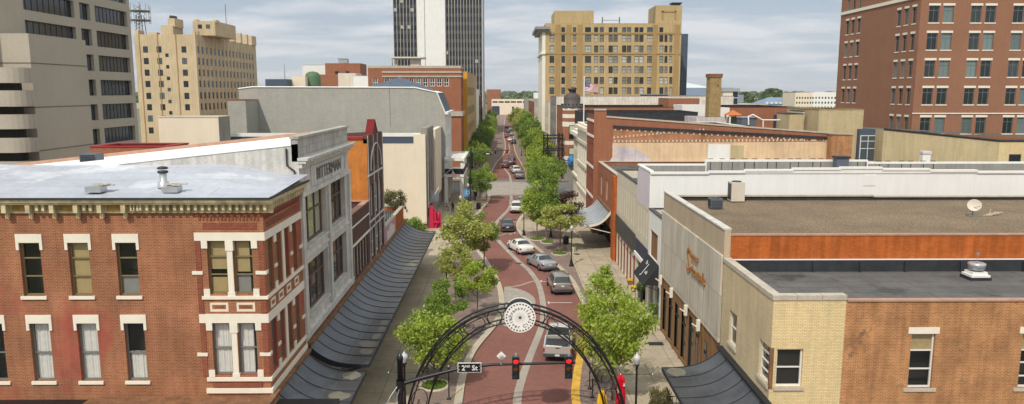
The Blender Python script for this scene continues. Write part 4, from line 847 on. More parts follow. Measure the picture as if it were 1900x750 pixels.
# antenna mast on the left
cx = at(262, 60, Y=240)[0]; zt_ = at(262, 10, Y=240)[2]; zb_ = dz
t = thing('antenna_mast', 'lattice radio mast with two wide platforms behind the deco roof', 'antenna', (cx, 240, zb_))
m = MB()
for sx in (-1.3, 1.3):
    for sy in (-1.3, 1.3): m.tube([(cx + sx, 240 + sy, zb_ - 3), (cx + sx * .6, 240 + sy * .6, zt_ - 3)], .12, 5)
for k in range(9):
    z = zb_ + k * 1.05; s_ = 1.3 - .05 * k; m.tube([(cx - s_, 240 - s_, z), (cx + s_, 240 - s_, z + 1.05)], .07, 4); m.tube([(cx + s_, 240 - s_, z), (cx - s_, 240 - s_, z + 1.05)], .07, 4)
m.build('lattice', 'wingrey', t)
m = MB()
for y in (22, 39): z = at(262, y, Y=240)[2]; m.lathe([(0, 0), (2.9, 0), (3.1, .35), (0, .35)], (cx, 240, z), 12)
m.build('platform', 'wingrey', t)
for k in range(12):
    a = k * math.pi / 6
    for y in (22, 39):
        m = MB(); z = at(262, y, Y=240)[2]; m.tube([(cx + 3 * math.cos(a), 240 + 3 * math.sin(a), z - .8), (cx + 3 * math.cos(a), 240 + 3 * math.sin(a), z + 1.4 + (k % 3) * .5)], .07, 4); m.build('aerial', 'wingrey', t)
m = MB(); m.tube([(cx, 240, zt_ - 4), (cx, 240, zt_ + 1)], .1, 5); m.build('aerial', 'wingrey', t)
# ---- roofs peeping over the grey wall
def bgb(name, label, px0, px1, py, Y, D, mat, roof='roof_dark', cat='building', wins=None, cop=None, cresty=None):
    a, b = at(px0, py, Y=Y), at(px1, py, Y=Y); return bldg(name, label, cat, a[0], b[0], Y, Y + D, a[2], mat, roof, wins=wins or {}, par=.3, cop=cop, copw=.4, back=False)
WS = sty('sm', nx=1, nz=[.5], fm='windark', pm='pane_dark', inset=.1, fw=.1)
bgb('brick_penthouse', 'square orange brick rooftop block with two small windows', 603, 668, 118, 260, 12, 'brick_mall', wins={'f': [(4, 23.8, 1.3, 1.6, WS), (7.6, 23.8, 1.3, 1.6, WS)]}, cop='coping_pink')
bgb('brick_low_block', 'lower orange brick block beneath the brick penthouse', 580, 628, 139, 240, 10, 'brick_mall', cop='coping_pink')
bgb('grey_roof_block', 'pale grey rooftop block behind the green dome', 561, 604, 121, 270, 10, 'white', cop='coping')
bgb('pale_stucco_block', 'pale stucco block right of the lower brick block', 627, 660, 136, 236, 10, 'cream2')
bgb('white_roof_block', 'white rooftop block with dark line left of the red brick hall', 655, 690, 141, 230, 10, 'white', cop='coping')
bgb('beige_roof_block', 'small beige rooftop block left of the green dome', 541, 566, 141, 220, 8, 'cream')
bgb('slate_roof_block', 'slate blue rooftop block at the left end of the skyline gap', 492, 532, 147, 215, 10, 'bluemetal')
a = at(580, 133, Y=225); m = MB(); m.lathe([(2.3, -6), (2.3, -1.4), (1.9, -.6), (1.2, -.1), (0, .1)], (a[0], 225, a[2]), 16); tag(m.build('green_tank', 'green_dome'), 'dull green round topped tank among the rooftops', 'tank')
a = at(637, 112, Y=264); t = thing('roof_chiller', 'white rooftop cooling unit on the brick penthouse', 'air conditioner', (a[0], 264, a[2])); part_box(t, 'casing', 'silver', a[0] - 1.5, a[0] + 1.5, 263, 266, a[2] - 1, a[2] + .5); part_box(t, 'frame', 'wingrey', a[0] - 1.7, a[0] + 1.7, 262.9, 262.99, a[2] + .3, a[2] + .55)
for p, yt, yb, Y, lab in ((529, 118, 160, 218, 'thin pole antenna over the slate blue block'), (728, 108, 124, 175, 'tiny pointed antenna on the red brick hall')):
    a, b = at(p, yt, Y=Y), at(p, yb, Y=Y); m = MB(); m.tube([(b[0], Y, b[2]), (b[0], Y, a[2])], [.14, .05], 5); tag(m.build('antenna_pole', 'wingrey'), lab, 'antenna')

# ================================================================ right row
# ---- R1 corner building (yellow brick corner, old brick flank)
ry0, ry1 = 32.4, 40.15
WV = lambda k, nz, bl=None, **kw: dict(sty(k, nx=1, nz=nz, fm='winwhite', pm='glass', inset=.12, fw=.07, blind=bl), **kw)
t = thing('corner_brick_building', 'two storey corner building, yellow brick corner and old red brick flank with black roof', 'building', (24, 36, 0))
sl_ = ('coping', .1, .16, .08)
FA = [(.88, 5.1, 1.2, 1.8, WV('r1a', [.5], sill=sl_))]
FB = [(19.05 - 15.4, 5.0, 1.1, 2.6, WV('r1b', [.34, .68], [('plyboard', .68, 1, 'b')], sill=('coping', .2, .16, .06), lintel=('trim', .16, .3, .03))),
      (24.15 - 15.4, 5.0, 1.1, 2.6, WV('r1c', [.2, .45, .68], [('plyboard', .68, 1, 'b')], sill=('coping', .2, .16, .06), lintel=('trim', .16, .3, .03))), (29.2 - 15.4, 5.0, 1.1, 2.6, WV('r1b', [.34, .68], sill=('coping', .2, .16, .06), lintel=('trim', .16, .3, .03)))]
WS_ = [(ry1 - 38.05, 5.1, 1.25, 1.8, WV('r1d', [.5], sill=sl_)), (ry1 - 33.25, 5.1, 1.35, 1.8, WV('r1e', [.25, .5, .75], sill=sl_))]
mb = MB(); wall(mb, (XR, ry0), (1, 0), 3.3, 0, 9.2, [h + (.26, 0) for h in hs(FA)], 0, .2, mback=3); wall(mb, (XR + 3.3, ry0 + .03), (1, 0), 28, 0, 9.12, hs(FB), 1, .2, mback=3)
wall(mb, (XR, ry1), (0, -1), ry1 - ry0, 0, 9.2, [h + (.26, 0) for h in hs(WS_)], 2, .2, mback=3); mb.quad((43.4, ry0, 0), (43.4, ry1, 0), (43.4, ry1, 9.1), (43.4, ry0, 9.1), 1)
mb.quad((XR + 3.3, ry0, 0), (XR + 3.3, ry0 + .03, 0), (XR + 3.3, ry0 + .03, 9.2), (XR + 3.3, ry0, 9.2), 0)
mb.quad((XR + .3, ry1, 8.6), (XR + .3, ry0, 8.6), (XR + .3, ry0, 9.2), (XR + .3, ry1, 9.2), 0)
mb.build('wall', ['brick_yellow', 'brick_old', 'brick_yellow2', 'dark'], t)
for a, z, w_, h_, s in FA: window(t, (XR, ry0), (1, 0), a, z, w_, h_, s)
for a, z, w_, h_, s in FB: window(t, (XR + 3.3, ry0 + .03), (1, 0), a, z, w_, h_, s)
for a, z, w_, h_, s in WS_: window(t, (XR, ry1), (0, -1), a, z, w_, h_, s)
mb = MB(); mb.quad((XR + .02, ry0 + .05, 8.62), (43.3, ry0 + .05, 8.62), (43.3, ry1, 8.62), (XR + .02, ry1, 8.62)); mb.build('roof', 'roof_dark', t)
mb = MB()
for i in range(3): mb.box(XR - .04 + i * 1.12, XR - .04 + i * 1.12 + 1.1, ry0 - .05, ry0 + .38, 9.2, 9.42 + .004 * i)
for i in range(7): mb.box(XR - .05, XR + .38, ry0 + .39 + i * 1.1, min(ry1, ry0 + .39 + i * 1.1 + 1.085), 9.2, 9.42)
mb.build('coping', 'coping', t); mb = MB(); mb.box(XR + 3.36, 43.4, ry0 - .03, ry0 + .3, 9.12, 9.2); mb.build('clay_coping', 'coping_pink', t)
mb = MB(); mb.box(XR - .02, XR + .14, ry0 - .02, ry0 + .14, 5.0, 6.95); mb.build('corner_post', 'rust', t)
mb = MB()
for x in (17.0, 19.6, 22.1, 25.2, 28.7, 32): mb.box(x, x + .1, ry1 - .25, ry1 - .1, 8.62, 9.2)
mb.box(XR + .3, 43.3, ry1 - .1, ry1 - .01, 8.62, 9.28); mb.build('flashing', 'roof_black', t)
mb = MB(); mb.box(XR + .5, 43.3, ry1 - .13, ry1 - .02, 9.28, 9.33); mb.build('flashing_strip', 'white', t)
c = at(1810, 516, Z=8.65); t = thing('roof_fan', 'silver mushroom exhaust fan with bird spike on the black roof', 'roof fan', (c[0], c[1], 8.62))
mb = MB(); mb.box(c[0] - .55, c[0] + .55, c[1] - .5, c[1] + .5, 8.62, 8.78); mb.build('curb', 'windark', t)
mb = MB(); mb.box(c[0] - .5, c[0] + .5, c[1] - .45, c[1] + .45, 8.78, 8.9); mb.box(c[0] - .4, c[0] + .4, c[1] - .36, c[1] + .36, 8.9, 9.04); mb.build('base', 'white', t)
mb = MB(); mb.lathe([(.22, 0), (.3, .08), (.4, .12), (.42, .3), (.44, .42), (.36, .46), (0, .44)], (c[0], c[1], 9.04), 18); mb.build('cowl', 'silver', t)
mb = MB(); mb.tube([(c[0], c[1], 9.5), (c[0], c[1], 9.95)], .015, 5); mb.box(c[0] - .05, c[0] + .05, c[1] - .05, c[1] + .05, 9.9, 10.02); mb.build('finial', 'silver', t)
# ---- R2 stone-slab shop
sy0, sy1, sz = 40.2, 55.95, 10.75
t = thing('stone_slab_shop', 'shop with pale limestone slab front, gilt lettering and brown gravel roof', 'building', (28, 48, 0))
H2 = [(.6 + 2.0 * i, 2.0 + 2.0 * i, .35, 3.7) for i in range(4)] + [(8.6, 11.2, .05, 4.0), (11.8, 13.2, .5, 3.6)]
mb = MB(); wall(mb, (XR, sy1), (0, -1), sy1 - sy0, 0, 4.55, H2, 0, .12, mback=3); mb.quad((XR, sy1, 9.5), (XR, sy0, 9.5), (XR, sy0, sz + .2), (XR, sy1, sz + .2), 1)
mb.quad((XR, sy0, 8), (46, sy0, 8), (46, sy0, sz - .12), (XR, sy0, sz - .12), 2); mb.quad((46, sy1, 0), (XR, sy1, 0), (XR, sy1, sz - .2), (46, sy1, sz - .2), 2)
mb.quad((46, sy0, 0), (46, sy1, 0), (46, sy1, sz), (46, sy0, sz), 2); mb.quad((XR + .35, sy0, 10.2), (XR + .35, sy1, 10.2), (XR + .35, sy1, sz + .2), (XR + .35, sy0, sz + .2), 1)
mb.quad((XR, sy0 - .02, 9.42), (XR + .36, sy0 - .02, 9.42), (XR + .36, sy0 - .02, sz + .2), (XR, sy0 - .02, sz + .2), 1); mb.quad((XR, sy0, sz + .2), (XR, sy1, sz + .2), (XR + .35, sy1, sz + .2), (XR + .35, sy0, sz + .2), 1)
mb.build('wall', ['shopbrown', 'stucco', 'brick_orange', 'dark'], t)
mb = MB(); mb.box(XR - .12, XR, sy0 + .02, sy1 - .02, 4.5, 9.5); mb.build('stone_facing', 'stonepanel', t)
mb = MB(); mb.quad((XR + .3, sy0 + .02, 10.32), (46, sy0 + .02, 10.32), (46, sy1, 10.32), (XR + .3, sy1, 10.32)); mb.build('roof', 'gravel', t)
mb = MB(); mb.box(XR + .36, 46, sy0 - .04, sy0 + .22, sz - .12, sz - .03); mb.build('clay_coping', 'coping_pink', t)
mb = MB()
for i in range(10): mb.box(XR - .05, XR + .4, sy0 + i * 1.57, sy0 + i * 1.57 + 1.55, sz + .205, sz + .29 + .006 * (i % 2))
mb.build('coping', 'stonegrey2', t)
mb = MB(); mb.box(XR + .36, 46, sy1 - .2, sy1 - .05, 10.32, 10.62, 0); mb.box(XR + .36, 28, sy1 - .3, sy1, 10.62, 10.74, 1); mb.box(28, 46, sy1 - .3, sy1, 10.56, 10.66, 1); mb.build('rear_flashing', ['roof_black', 'coping'], t)
mb = MB()
for h in H2: mb.quad((XR + .11, sy1 - h[0], h[2]), (XR + .11, sy1 - h[1], h[2]), (XR + .11, sy1 - h[1], h[3]), (XR + .11, sy1 - h[0], h[3]))
mb.build('shop_glass', 'pane_teal', t)
mb = MB()
for h in H2:
    for y in (h[0], (h[0] + h[1]) / 2 if h[1] - h[0] > 2 else h[0], h[1] - .07): mb.box(XR + .04, XR + .1, sy1 - y - .07, sy1 - y, h[2], h[3])
    mb.box(XR + .04, XR + .1, sy1 - h[1], sy1 - h[0], h[3] - .9, h[3] - .83)
mb.build('shop_frame', 'windark', t)
mb = MB()
for i in range(9): mb.box(XR - .07, XR, sy1 - (.28 + i * 2.0) - .28, sy1 - (.28 + i * 2.0), .1, 4.4)
mb.build('column', 'shopbrown', t)
mb = MB()
for y in (55.2, 51.5, 47.2, 44.0): mb.box(XR - .32, XR - .12, y, y + .22, 3.9, 4.6); mb.tube([(XR - .25, y + .1, 4.1), (XR - .6, y + .1, 4.35)], .05, 5)
mb.build('light_bracket', 'trim', t)
# gilt lettering
mb = MB(); text_on(mb, 'S', 2.3, (XR - .14, 47.15, 6.9), (0, -1, 0), (-1, 0, 0), ext=.08, off=.01); text_on(mb, 'trouse\'s', .98, (XR - .14, 44.75, 6.95), (0, -1, 0), (-1, 0, 0), ext=.08, off=.02, sx=1.02)
mb.box(XR - .28, XR - .13, 44.9, 46.4, 8.05, 8.3)
tag(mb.build('shop_lettering', 'bronze'), 'gilt script letters mounted on the limestone slabs', 'sign')
# ---- R2 roof things
def ac(px, py, hw, hd, hh, lab, mat, z):
    c = at(px, py, Z=z); t = thing('roof_air_conditioner', lab, 'air conditioner', (c[0], c[1], z)); m = MB(); m.box(c[0] - hw, c[0] + hw, c[1], c[1] + 2 * hd, z + .08, z + hh); m.build('casing', mat, t)
    m = MB(); m.box(c[0] - hw + .08, c[0] + hw - .08, c[1] + .08, c[1] + 2 * hd - .08, z, z + .08); m.build('feet', 'windark', t)
    m = MB(); m.lathe([(0, .06), (min(hw, hd) * .7, .06), (min(hw, hd) * .75, 0)], (c[0], c[1] + hd, z + hh), 14)
    for k in range(5): m.box(c[0] - hw * .9, c[0] + hw * .9, c[1] - .02, c[1], z + hh * (.2 + .14 * k), z + hh * (.24 + .14 * k)) if hh < 1.2 else None
    m.box(c[0] - hw - .02, c[0] - hw, c[1] + .1, c[1] + 2 * hd - .1, z + .2, z + hh - .12); m.build('grille', 'windark', t)
ac(1369, 376, .5, .5, 1.5, 'tall beige air conditioner on the brown gravel roof', 'hvac_beige', 10.32); ac(1330, 389, .42, .42, .75, 'small dark air conditioner near the gravel roof edge', 'hvac_grey', 10.32)
def dish(px, py, z, lab, r=.4, tz=-25):
    c = at(px, py, Z=z); t = thing('satellite_dish', lab, 'satellite dish', (c[0], c[1], z)); m = MB(); m.lathe([(0, -.1), (r * .6, -.05), (r, .05)], (0, 0, 0), 18); m.lathe([(r, .05), (r * .6, -.06), (0, -.11)], (0, 0, 0), 18)
    o = m.build('reflector', 'hvac_beige' if 'grey' not in lab else 'silver', None); o.parent = t; o.location = (0, 0, .75); o.rotation_euler = (R(62), 0, R(tz))
    m = MB(); m.tube([(c[0], c[1] + .1, z), (c[0], c[1] + .1, z + .7)], .035, 6); m.tube([(c[0], c[1], z + .6), (c[0] + .1, c[1] - .45, z + .75)], .02, 5); m.box(c[0] - .3, c[0] + .5, c[1] - .1, c[1] + .3, z, z + .08); m.build('mount', 'wingrey', t)
dish(1806, 402, 10.32, 'white satellite dish lying on the brown gravel roof', .42, -30)
c = at(1835, 400, Z=10.32); t = thing('roof_debris', 'pale wooden antenna sled beside the white dish', 'debris'); t.location = (c[0], c[1], 10.32)
m = MB(); [m.box(c[0] - .5 + k * .3, c[0] + .1 + k * .3, c[1] - .2 + .1 * k, c[1] - .1 + .1 * k, 10.34 + .05 * k, 10.39 + .05 * k) for k in range(4)]; m.tube([(c[0], c[1], 10.4), (c[0] + .1, c[1], 10.75)], .03, 5); m.build('board', 'coping', t)
# ---- R3 narrow white shop
WB3 = sty('brd', nx=4, nz=[], fm='shopbrown', pm='shopbrown', inset=.1, fw=.06)
t = bldg('white_narrow_shop', 'narrow white rendered shop with boarded brown upper window and black awning', 'building', XR, 30, 55.98, 61.5, 8.75, {'*': 'cream2', 'w': 'white'}, wins={'w': [(2.2, 5.0, 3.0, 2.2, WB3)]}, holes={'w': [(.6, 2.9, .2, 3.2), (3.2, 4.9, .2, 3.2)]}, par=.4, cop='windark', copw=.3)
m = MB(); m.quad((XR + .18, 60.9, .2), (XR + .18, 58.6, .2), (XR + .18, 58.6, 3.2), (XR + .18, 60.9, 3.2)); m.quad((XR + .18, 58.3, .2), (XR + .18, 56.6, .2), (XR + .18, 56.6, 3.2), (XR + .18, 58.3, 3.2)); m.build('shop_glass', 'pane_teal', t)
ya, yb = 61.4, 57.0; t = thing('black_awning', 'black canvas shop awning with white script on the white shop', 'awning', (XR, 59, 3.5))
A_, B_, C_, D_ = (XR - .02, ya, 4.95), (XR - .02, yb, 4.95), (XR - 1.25, yb, 3.35), (XR - 1.25, ya, 3.35)
m = MB(); m.quad(A_, D_, C_, B_); m.poly([A_, (XR - .02, ya, 3.35), D_]); m.poly([B_, C_, (XR - .02, yb, 3.35)]); m.build('canopy', 'canvas_black', t)
m = MB(); sn = Vector((-1.6, 0, 1.23)).normalized(); upv = Vector((1.23, 0, 1.6)).normalized(); o_ = Vector((XR - .62, 59.2, 4.2)) + sn * .015
text_on(m, 'The', .42, o_ + upv * .28 + Vector((0, .75, 0)), (0, -1, 0), sn, up=upv, ext=.004); text_on(m, 'J', 1.35, o_ - upv * .45, (0, -1, 0), sn, up=upv, ext=.004, off=-.01); text_on(m, 'odin', .42, o_ - upv * .3 - Vector((0, .8, 0)), (0, -1, 0), sn, up=upv, ext=.004); m.build('lettering', 'white_flat', t)
m = MB(); m.tube([(XR - .02, yb + .2, 2.9), (XR - 1.2, yb + .2, 3.33)], .03, 5); m.tube([(XR - .02, ya - .2, 2.9), (XR - 1.2, ya - .2, 3.33)], .03, 5); m.build('bracket', 'black', t)
# ---- R4 white ribbed building
q4 = M['ribbed'] = plain('white_ribbed_metal_wall', S(236, 236, 232), .55, .03, .4, streak=.04)
tt = q4.node_tree; wv = tt.nodes.new('ShaderNodeTexWave'); wv.wave_type = 'BANDS'; wv.bands_direction = 'X'; wv.inputs['Scale'].default_value = 1.3; bp = tt.nodes.new('ShaderNodeBump'); bp.inputs['Strength'].default_value = .25; bp.inputs['Distance'].default_value = .03
tco = tt.nodes.new('ShaderNodeTexCoord'); tt.links.new(tco.outputs['Object'], wv.inputs['Vector']); tt.links.new(wv.outputs[0], bp.inputs['Height']); tt.links.new(bp.outputs[0], tt.nodes['Principled BSDF'].inputs['Normal'])
WN = sty('nar', nx=1, nz=[.5], fm='windark', pm='pane_dark', inset=.15, fw=.05)
t = thing('white_ribbed_building', 'white ribbed metal clad building with stepped white parapets', 'building', (30, 64.5, 0)); wy0, wy1 = 61.55, 67.4
hw4 = [(1.1, 6.0, .4, 2.5, WN), (2.4, 6.0, .4, 2.5, WN), (3.7, 6.0, .4, 2.5, WN), (4.9, 6.0, .4, 2.5, WN)]
m = MB(); wall(m, (XR, wy1), (0, -1), wy1 - wy0, 0, 8.7, hs(hw4) + [(.8, 2.4, .15, 3.4), (3.0, 5.2, .15, 3.4)], 1, .2, mback=3); m.quad((XR, wy1, 8.7), (XR, wy0, 8.7), (XR, wy0, 11.85), (XR, wy1, 11.85), 2)
m.quad((XR, wy0, 0), (50, wy0, 0), (50, wy0, 11.75), (XR, wy0, 11.75), 0); m.quad((50, wy1, 0), (XR, wy1, 0), (XR, wy1, 11.6), (50, wy1, 11.6), 0); m.quad((50, wy0, 0), (50, wy1, 0), (50, wy1, 11.6), (50, wy0, 11.6), 0)
m.build('wall', ['ribbed', 'beigeclad', 'lavender', 'dark'], t)
for a, z, w_, h_, s in hw4: window(t, (XR, wy1), (0, -1), a, z, w_, h_, s)
m = MB(); m.box(XR + .3, 50, wy0 + .3, wy1 - .3, 11.2, 11.3); m.build('roof', 'silver', t)
m = MB(); st = [(XR, 17.0, 11.86), (17.0, 20.0, 11.95), (20.0, 24.0, 12.08), (24.0, 28.0, 12.2), (28.0, 31.5, 12.28), (31.5, 35.5, 12.16), (35.5, 39.5, 12.04), (39.5, 50, 11.92)]
for a, b, z in st: m.box(a, b, wy0 - .06, wy0 + .3, 11.74, z); m.box(a, b, wy0 - .12, wy0 - .06, z - .18, z)
m.box(XR - .04, XR + .3, wy0, wy1, 11.85, 11.97); m.build('parapet', 'white', t)
m = MB()
for a, b, z in ((XR, 18.2, 12.0), (18.2, 33, 12.36), (33, 50, 12.16)): m.box(a, b, wy1 - .3, wy1, 11.3, z)
m.build('rear_parapet', 'white', t)
m = MB(); m.box(XR + .3, 18.2, wy1 - .32, wy1 - .301, 11.3, 11.85); m.box(18.3, 32.9, wy1 - .32, wy1 - .301, 11.3, 12.2); m.box(33, 49.9, wy1 - .32, wy1 - .301, 11.3, 12.0); m.build('parapet_shade', 'greyclad', t)  # grey slabs paint the shade on the white rear parapet's inner face
m = MB()
for i in range(26):
    x = 18.6 + i * 1.02 + .15 * math.sin(i * 3)
    if x < 40: m.box(x, x + .07, wy1 - .34, wy1 - .325, 11.45, 12.18 if x < 33 else 11.98); m.box(x - .1, x + .35, wy1 - .1, wy1 + .02, 12.425 if x < 33 else 12.205, 12.47 if x < 33 else 12.25)
m.build('tar_joint', 'windark', t)
part_box(t, 'hatch_door', 'white', 30.0, 31.0, wy0 - .04, wy0, 10.7, 11.6); part_box(t, 'sign_band', 'navy', XR - .08, XR, wy0 + .1, wy1 - .1, 4.0, 5.2); part_box(t, 'sign_trim', 'white', XR - .2, XR, wy0 + .1, wy1 - .1, 3.6, 3.98)
part_box(t, 'shopfront', 'teal', XR - .05, XR + .1, wy1 - 2.9, wy1 - 2.5, 0, 3.5)
c = at(1560, 306, Y=66.6); t = thing('roof_tank', 'dark square cowl on the white stepped parapet', 'roof vent', (c[0], 66.6, 11.3)); part_box(t, 'casing', 'hvac_grey', c[0] - .55, c[0] + .55, 66.2, 67, 11.3, 12.6); part_box(t, 'cap', 'windark', c[0] - .65, c[0] + .65, 66.1, 67.1, 12.6, 12.75)
# ---- R5 beige clad building
R5w = [(.9 + 1.42 * i, 6.0, .42, 2.9, WN) for i in range(8)]
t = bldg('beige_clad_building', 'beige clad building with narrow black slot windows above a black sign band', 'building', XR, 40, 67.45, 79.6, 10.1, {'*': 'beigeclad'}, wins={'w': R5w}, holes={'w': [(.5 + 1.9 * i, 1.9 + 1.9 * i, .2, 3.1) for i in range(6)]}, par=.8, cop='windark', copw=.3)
part_box(t, 'sign_band', 'shopblack', XR - .12, XR, 67.6, 79.5, 3.6, 5.4)
m = MB(); [m.box(XR - .06, XR + .1, 79.6 - (.1 + 1.9 * i) - .35, 79.6 - (.1 + 1.9 * i), 0, 3.4) for i in range(7)]; m.build('shop_pier', 'shopred', t)
# ---- R6 brick with stripped party wall
WF = sty('r6', nx=2, nz=[.5], fm='winwhite', pm='pane_mix', inset=.15, fw=.1)
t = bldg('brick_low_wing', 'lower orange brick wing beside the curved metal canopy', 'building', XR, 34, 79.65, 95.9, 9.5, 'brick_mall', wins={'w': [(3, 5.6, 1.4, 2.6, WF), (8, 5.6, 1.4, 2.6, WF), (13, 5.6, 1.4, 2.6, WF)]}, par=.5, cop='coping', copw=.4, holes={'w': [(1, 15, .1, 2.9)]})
part_box(t, 'pier', 'brick_orange', XR - .35, XR + .4, 79.7, 81.2, 0, 9.4)
t = thing('party_wall_building', 'long red brick building whose side wall shows faded pink plaster and joist stubs', 'building', (28, 100, 0)); qx0, qx1 = 11.45, 44.9
m = MB(); m.poly([(qx0, 96, 0), (qx1, 96, 0), (qx1, 96, 12.9), (qx0 + 1.6, 96, 15.2), (qx0 + 1.6, 96, 16.0), (qx0, 96, 16.2)], 0)
Ef = [(1.6 + 2.3 * i, z, 1.2, 2.4, WF) for i in range(3) for z in (5.2, 9.4)]
wall(m, (qx0, 104), (0, -1), 8, 0, 15.6, hs(Ef), 1, .25, mback=2); m.quad((qx1, 96, 0), (qx1, 104, 0), (qx1, 104, 12.9), (qx1, 96, 12.9), 0); m.quad((qx1, 104, 0), (qx0, 104, 0), (qx0, 104, 15.4), (qx1, 104, 12.9), 0)
m.build('wall', ['brick_mall', 'brick_deep', 'dark'], t)
for a, z, w_, h_, s in Ef: window(t, (qx0, 104), (0, -1), a, z, w_, h_, s)
m = MB(); m.quad((qx0, 96, 15.1), (qx1, 96, 12.85), (qx1, 104, 12.85), (qx0, 104, 15.1)); m.build('roof', 'roof_dark', t)
f = lambda x: 15.2 + (12.9 - 15.2) * (x - 13.05) / (qx1 - 13.05)
m = MB(); m.poly([(13.9, 95.97, 8.5), (42.6, 95.97, 8.5), (42.6, 95.97, 12.1), (13.9, 95.97, 11.95)]); m.build('plaster_patch', 'faded_plaster', t)
m = MB(); m.poly([(13.7, 95.96, 8.5), (19.5, 95.96, 8.5), (18.6, 95.96, 10.2), (16.4, 95.96, 11.4), (13.8, 95.96, 11.5), (14.3, 95.96, 10.6), (13.5, 95.96, 9.6)]); m.build('lilac_patch', 'faded_plaster2', t)
m = MB(); a, b = at(1313, 305, Y=95.9), at(1355, 268, Y=95.9); m.box(a[0], b[0], 95.9, 95.96, a[2], b[2]); m.build('white_patch', 'white', t); m = MB(); a, b = at(1356, 305, Y=95.9), at(1380, 270, Y=95.9); m.box(a[0], b[0], 95.9, 95.96, a[2], b[2]); m.build('tan_patch', 'tanlow', t)
m = MB(); m.add([(13.9, 95.7, 13.95), (42.6, 95.7, 12.45), (42.6, 95.99, 12.45), (13.9, 95.99, 13.95), (13.9, 95.7, 14.2), (42.6, 95.7, 12.68), (42.6, 95.99, 12.68), (13.9, 95.99, 14.2)], [(0, 1, 5, 4), (4, 5, 6, 7), (1, 2, 6, 5), (3, 0, 4, 7), (0, 3, 2, 1)]); m.build('ledge', 'roof_black', t)
m = MB(); m.poly([(13.9, 95.975, 12.0), (42.6, 95.975, 12.15), (42.6, 95.975, 12.45), (13.9, 95.975, 13.95)]); m.build('stripped_band', 'brick_patch', t)
m = MB()
for i in range(56): x = 14.1 + i * .5; m.box(x, x + .16, 95.9, 95.97, 12.0 + .1 * (i % 2) * 0 + .003 * i, 12.28 + .003 * i)
for i in range(36): x = 14.1 + i * .78; zz_ = 13.95 - (x - 13.9) * .0523 - .42; m.box(x, x + .2, 95.9, 95.97, zz_, zz_ + .26)
for i in range(24): x = 14.0 + i * .5; m.box(x, x + .16, 95.9, 95.97, 12.5 + i * .045, 12.74 + i * .045)
m.build('joist_stub', 'cream2', t)
m = MB(); m.add([(qx0 + 1.6, 95.9, f(13.05)), (qx1, 95.9, 12.9), (qx1, 96.4, 12.9), (qx0 + 1.6, 96.4, f(13.05)), (qx0 + 1.6, 95.9, f(13.05) + .18), (qx1, 95.9, 13.08), (qx1, 96.4, 13.08), (qx0 + 1.6, 96.4, f(13.05) + .18)], [(0, 1, 5, 4), (4, 5, 6, 7), (1, 2, 6, 5), (3, 0, 4, 7)]); m.box(qx0, qx0 + 1.55, 95.9, 96.4, 16.1, 16.3); m.build('coping', 'coping', t)
m = MB()
for z in (4.7, 8.6, 12.6, 14.6): m.box(qx0 - .1, qx0 - .001, 96.05, 103.9, z, z + .3)
m.build('stone_band', 'trim', t)
# curved canopy
def awning(name, label, X0, out, ya, yb, ztop, zedge, mat, sgn, nrib, wrap=False, seam='seam', thick=.05, capm='rust'):
    t = thing(name, label, 'canopy', (X0, (ya + yb) / 2, zedge)); N_ = 12
    prof = [(X0 + sgn * out * (k / N_) ** 1.5, ztop - (ztop - zedge) * (1 - (1 - (k / N_) ** 1.5) ** 3.2)) for k in range(N_ + 1)]
    ny = max(2, int((yb - ya) / 1.35)); m = MB()
    for j in range(ny):
        a, b = ya + (yb - ya) * j / ny, ya + (yb - ya) * (j + 1) / ny
        for k in range(N_):
            (xa, za), (xb, zb) = prof[k], prof[k + 1]; ds = .012 * math.sin(j * 2.3 + k)
            m.add([(xa, a, za), (xa, b, za), (xb, b, zb), (xb, a, zb)], [(0, 1, 2, 3) if sgn < 0 else (3, 2, 1, 0)], 0, True)
            m.add([(xa, a, za - thick), (xa, b, za - thick), (xb, b, zb - thick), (xb, a, zb - thick)], [(3, 2, 1, 0) if sgn < 0 else (0, 1, 2, 3)], 0, True)
    m.build('roof_sheet', mat, t)
    m = MB()
    for j in range(ny + 1):
        y = ya + (yb - ya) * j / ny; m.tube([(x, y, z + .01) for x, z in prof], .024, 4)
    m.build('standing_seam', seam, t)
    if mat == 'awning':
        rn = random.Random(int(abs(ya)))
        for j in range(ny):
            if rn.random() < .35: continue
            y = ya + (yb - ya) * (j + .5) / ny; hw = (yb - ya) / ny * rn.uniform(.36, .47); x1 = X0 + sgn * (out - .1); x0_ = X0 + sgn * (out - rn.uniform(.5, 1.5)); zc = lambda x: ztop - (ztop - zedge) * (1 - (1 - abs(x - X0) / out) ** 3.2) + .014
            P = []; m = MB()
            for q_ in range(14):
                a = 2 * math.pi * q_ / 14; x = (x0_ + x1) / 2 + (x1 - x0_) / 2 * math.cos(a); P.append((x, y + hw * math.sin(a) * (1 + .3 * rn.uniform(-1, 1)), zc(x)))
            m.poly(P if sgn > 0 else P[::-1]); m.build('sheen_patch', 'sheen_tan', t)  # light on the outer edge of the panel, painted as a tan ellipse
    m = MB(); xe = X0 + sgn * out; m.box(min(xe, xe + sgn * .06), max(xe, xe + sgn * .06), ya, yb, zedge - .16, zedge + .03)
    for y in (ya, yb - .06):
        P = [(x, z) for x, z in prof]; lo = [(x, z - .16 - .3 * (1 - i / N_)) for i, (x, z) in enumerate(prof)]
        m.prismY(P + lo[::-1], y, y + .06)
    m.build('fascia', seam, t); m = MB(); m.box(min(X0, X0 + sgn * .32), max(X0, X0 + sgn * .32), ya, yb, ztop, ztop + .14); m.build('top_flashing', capm, t)
    m = MB()
    n = max(2, int((yb - ya) / 4))
    for j in range(n + 1):
        y = ya + .1 + (yb - ya - .2) * j / n; m.tube([(X0, y, zedge - .9), (xe - sgn * .3, y, zedge - .15)], .05, 5)
    m.build('bracket', seam, t); return t
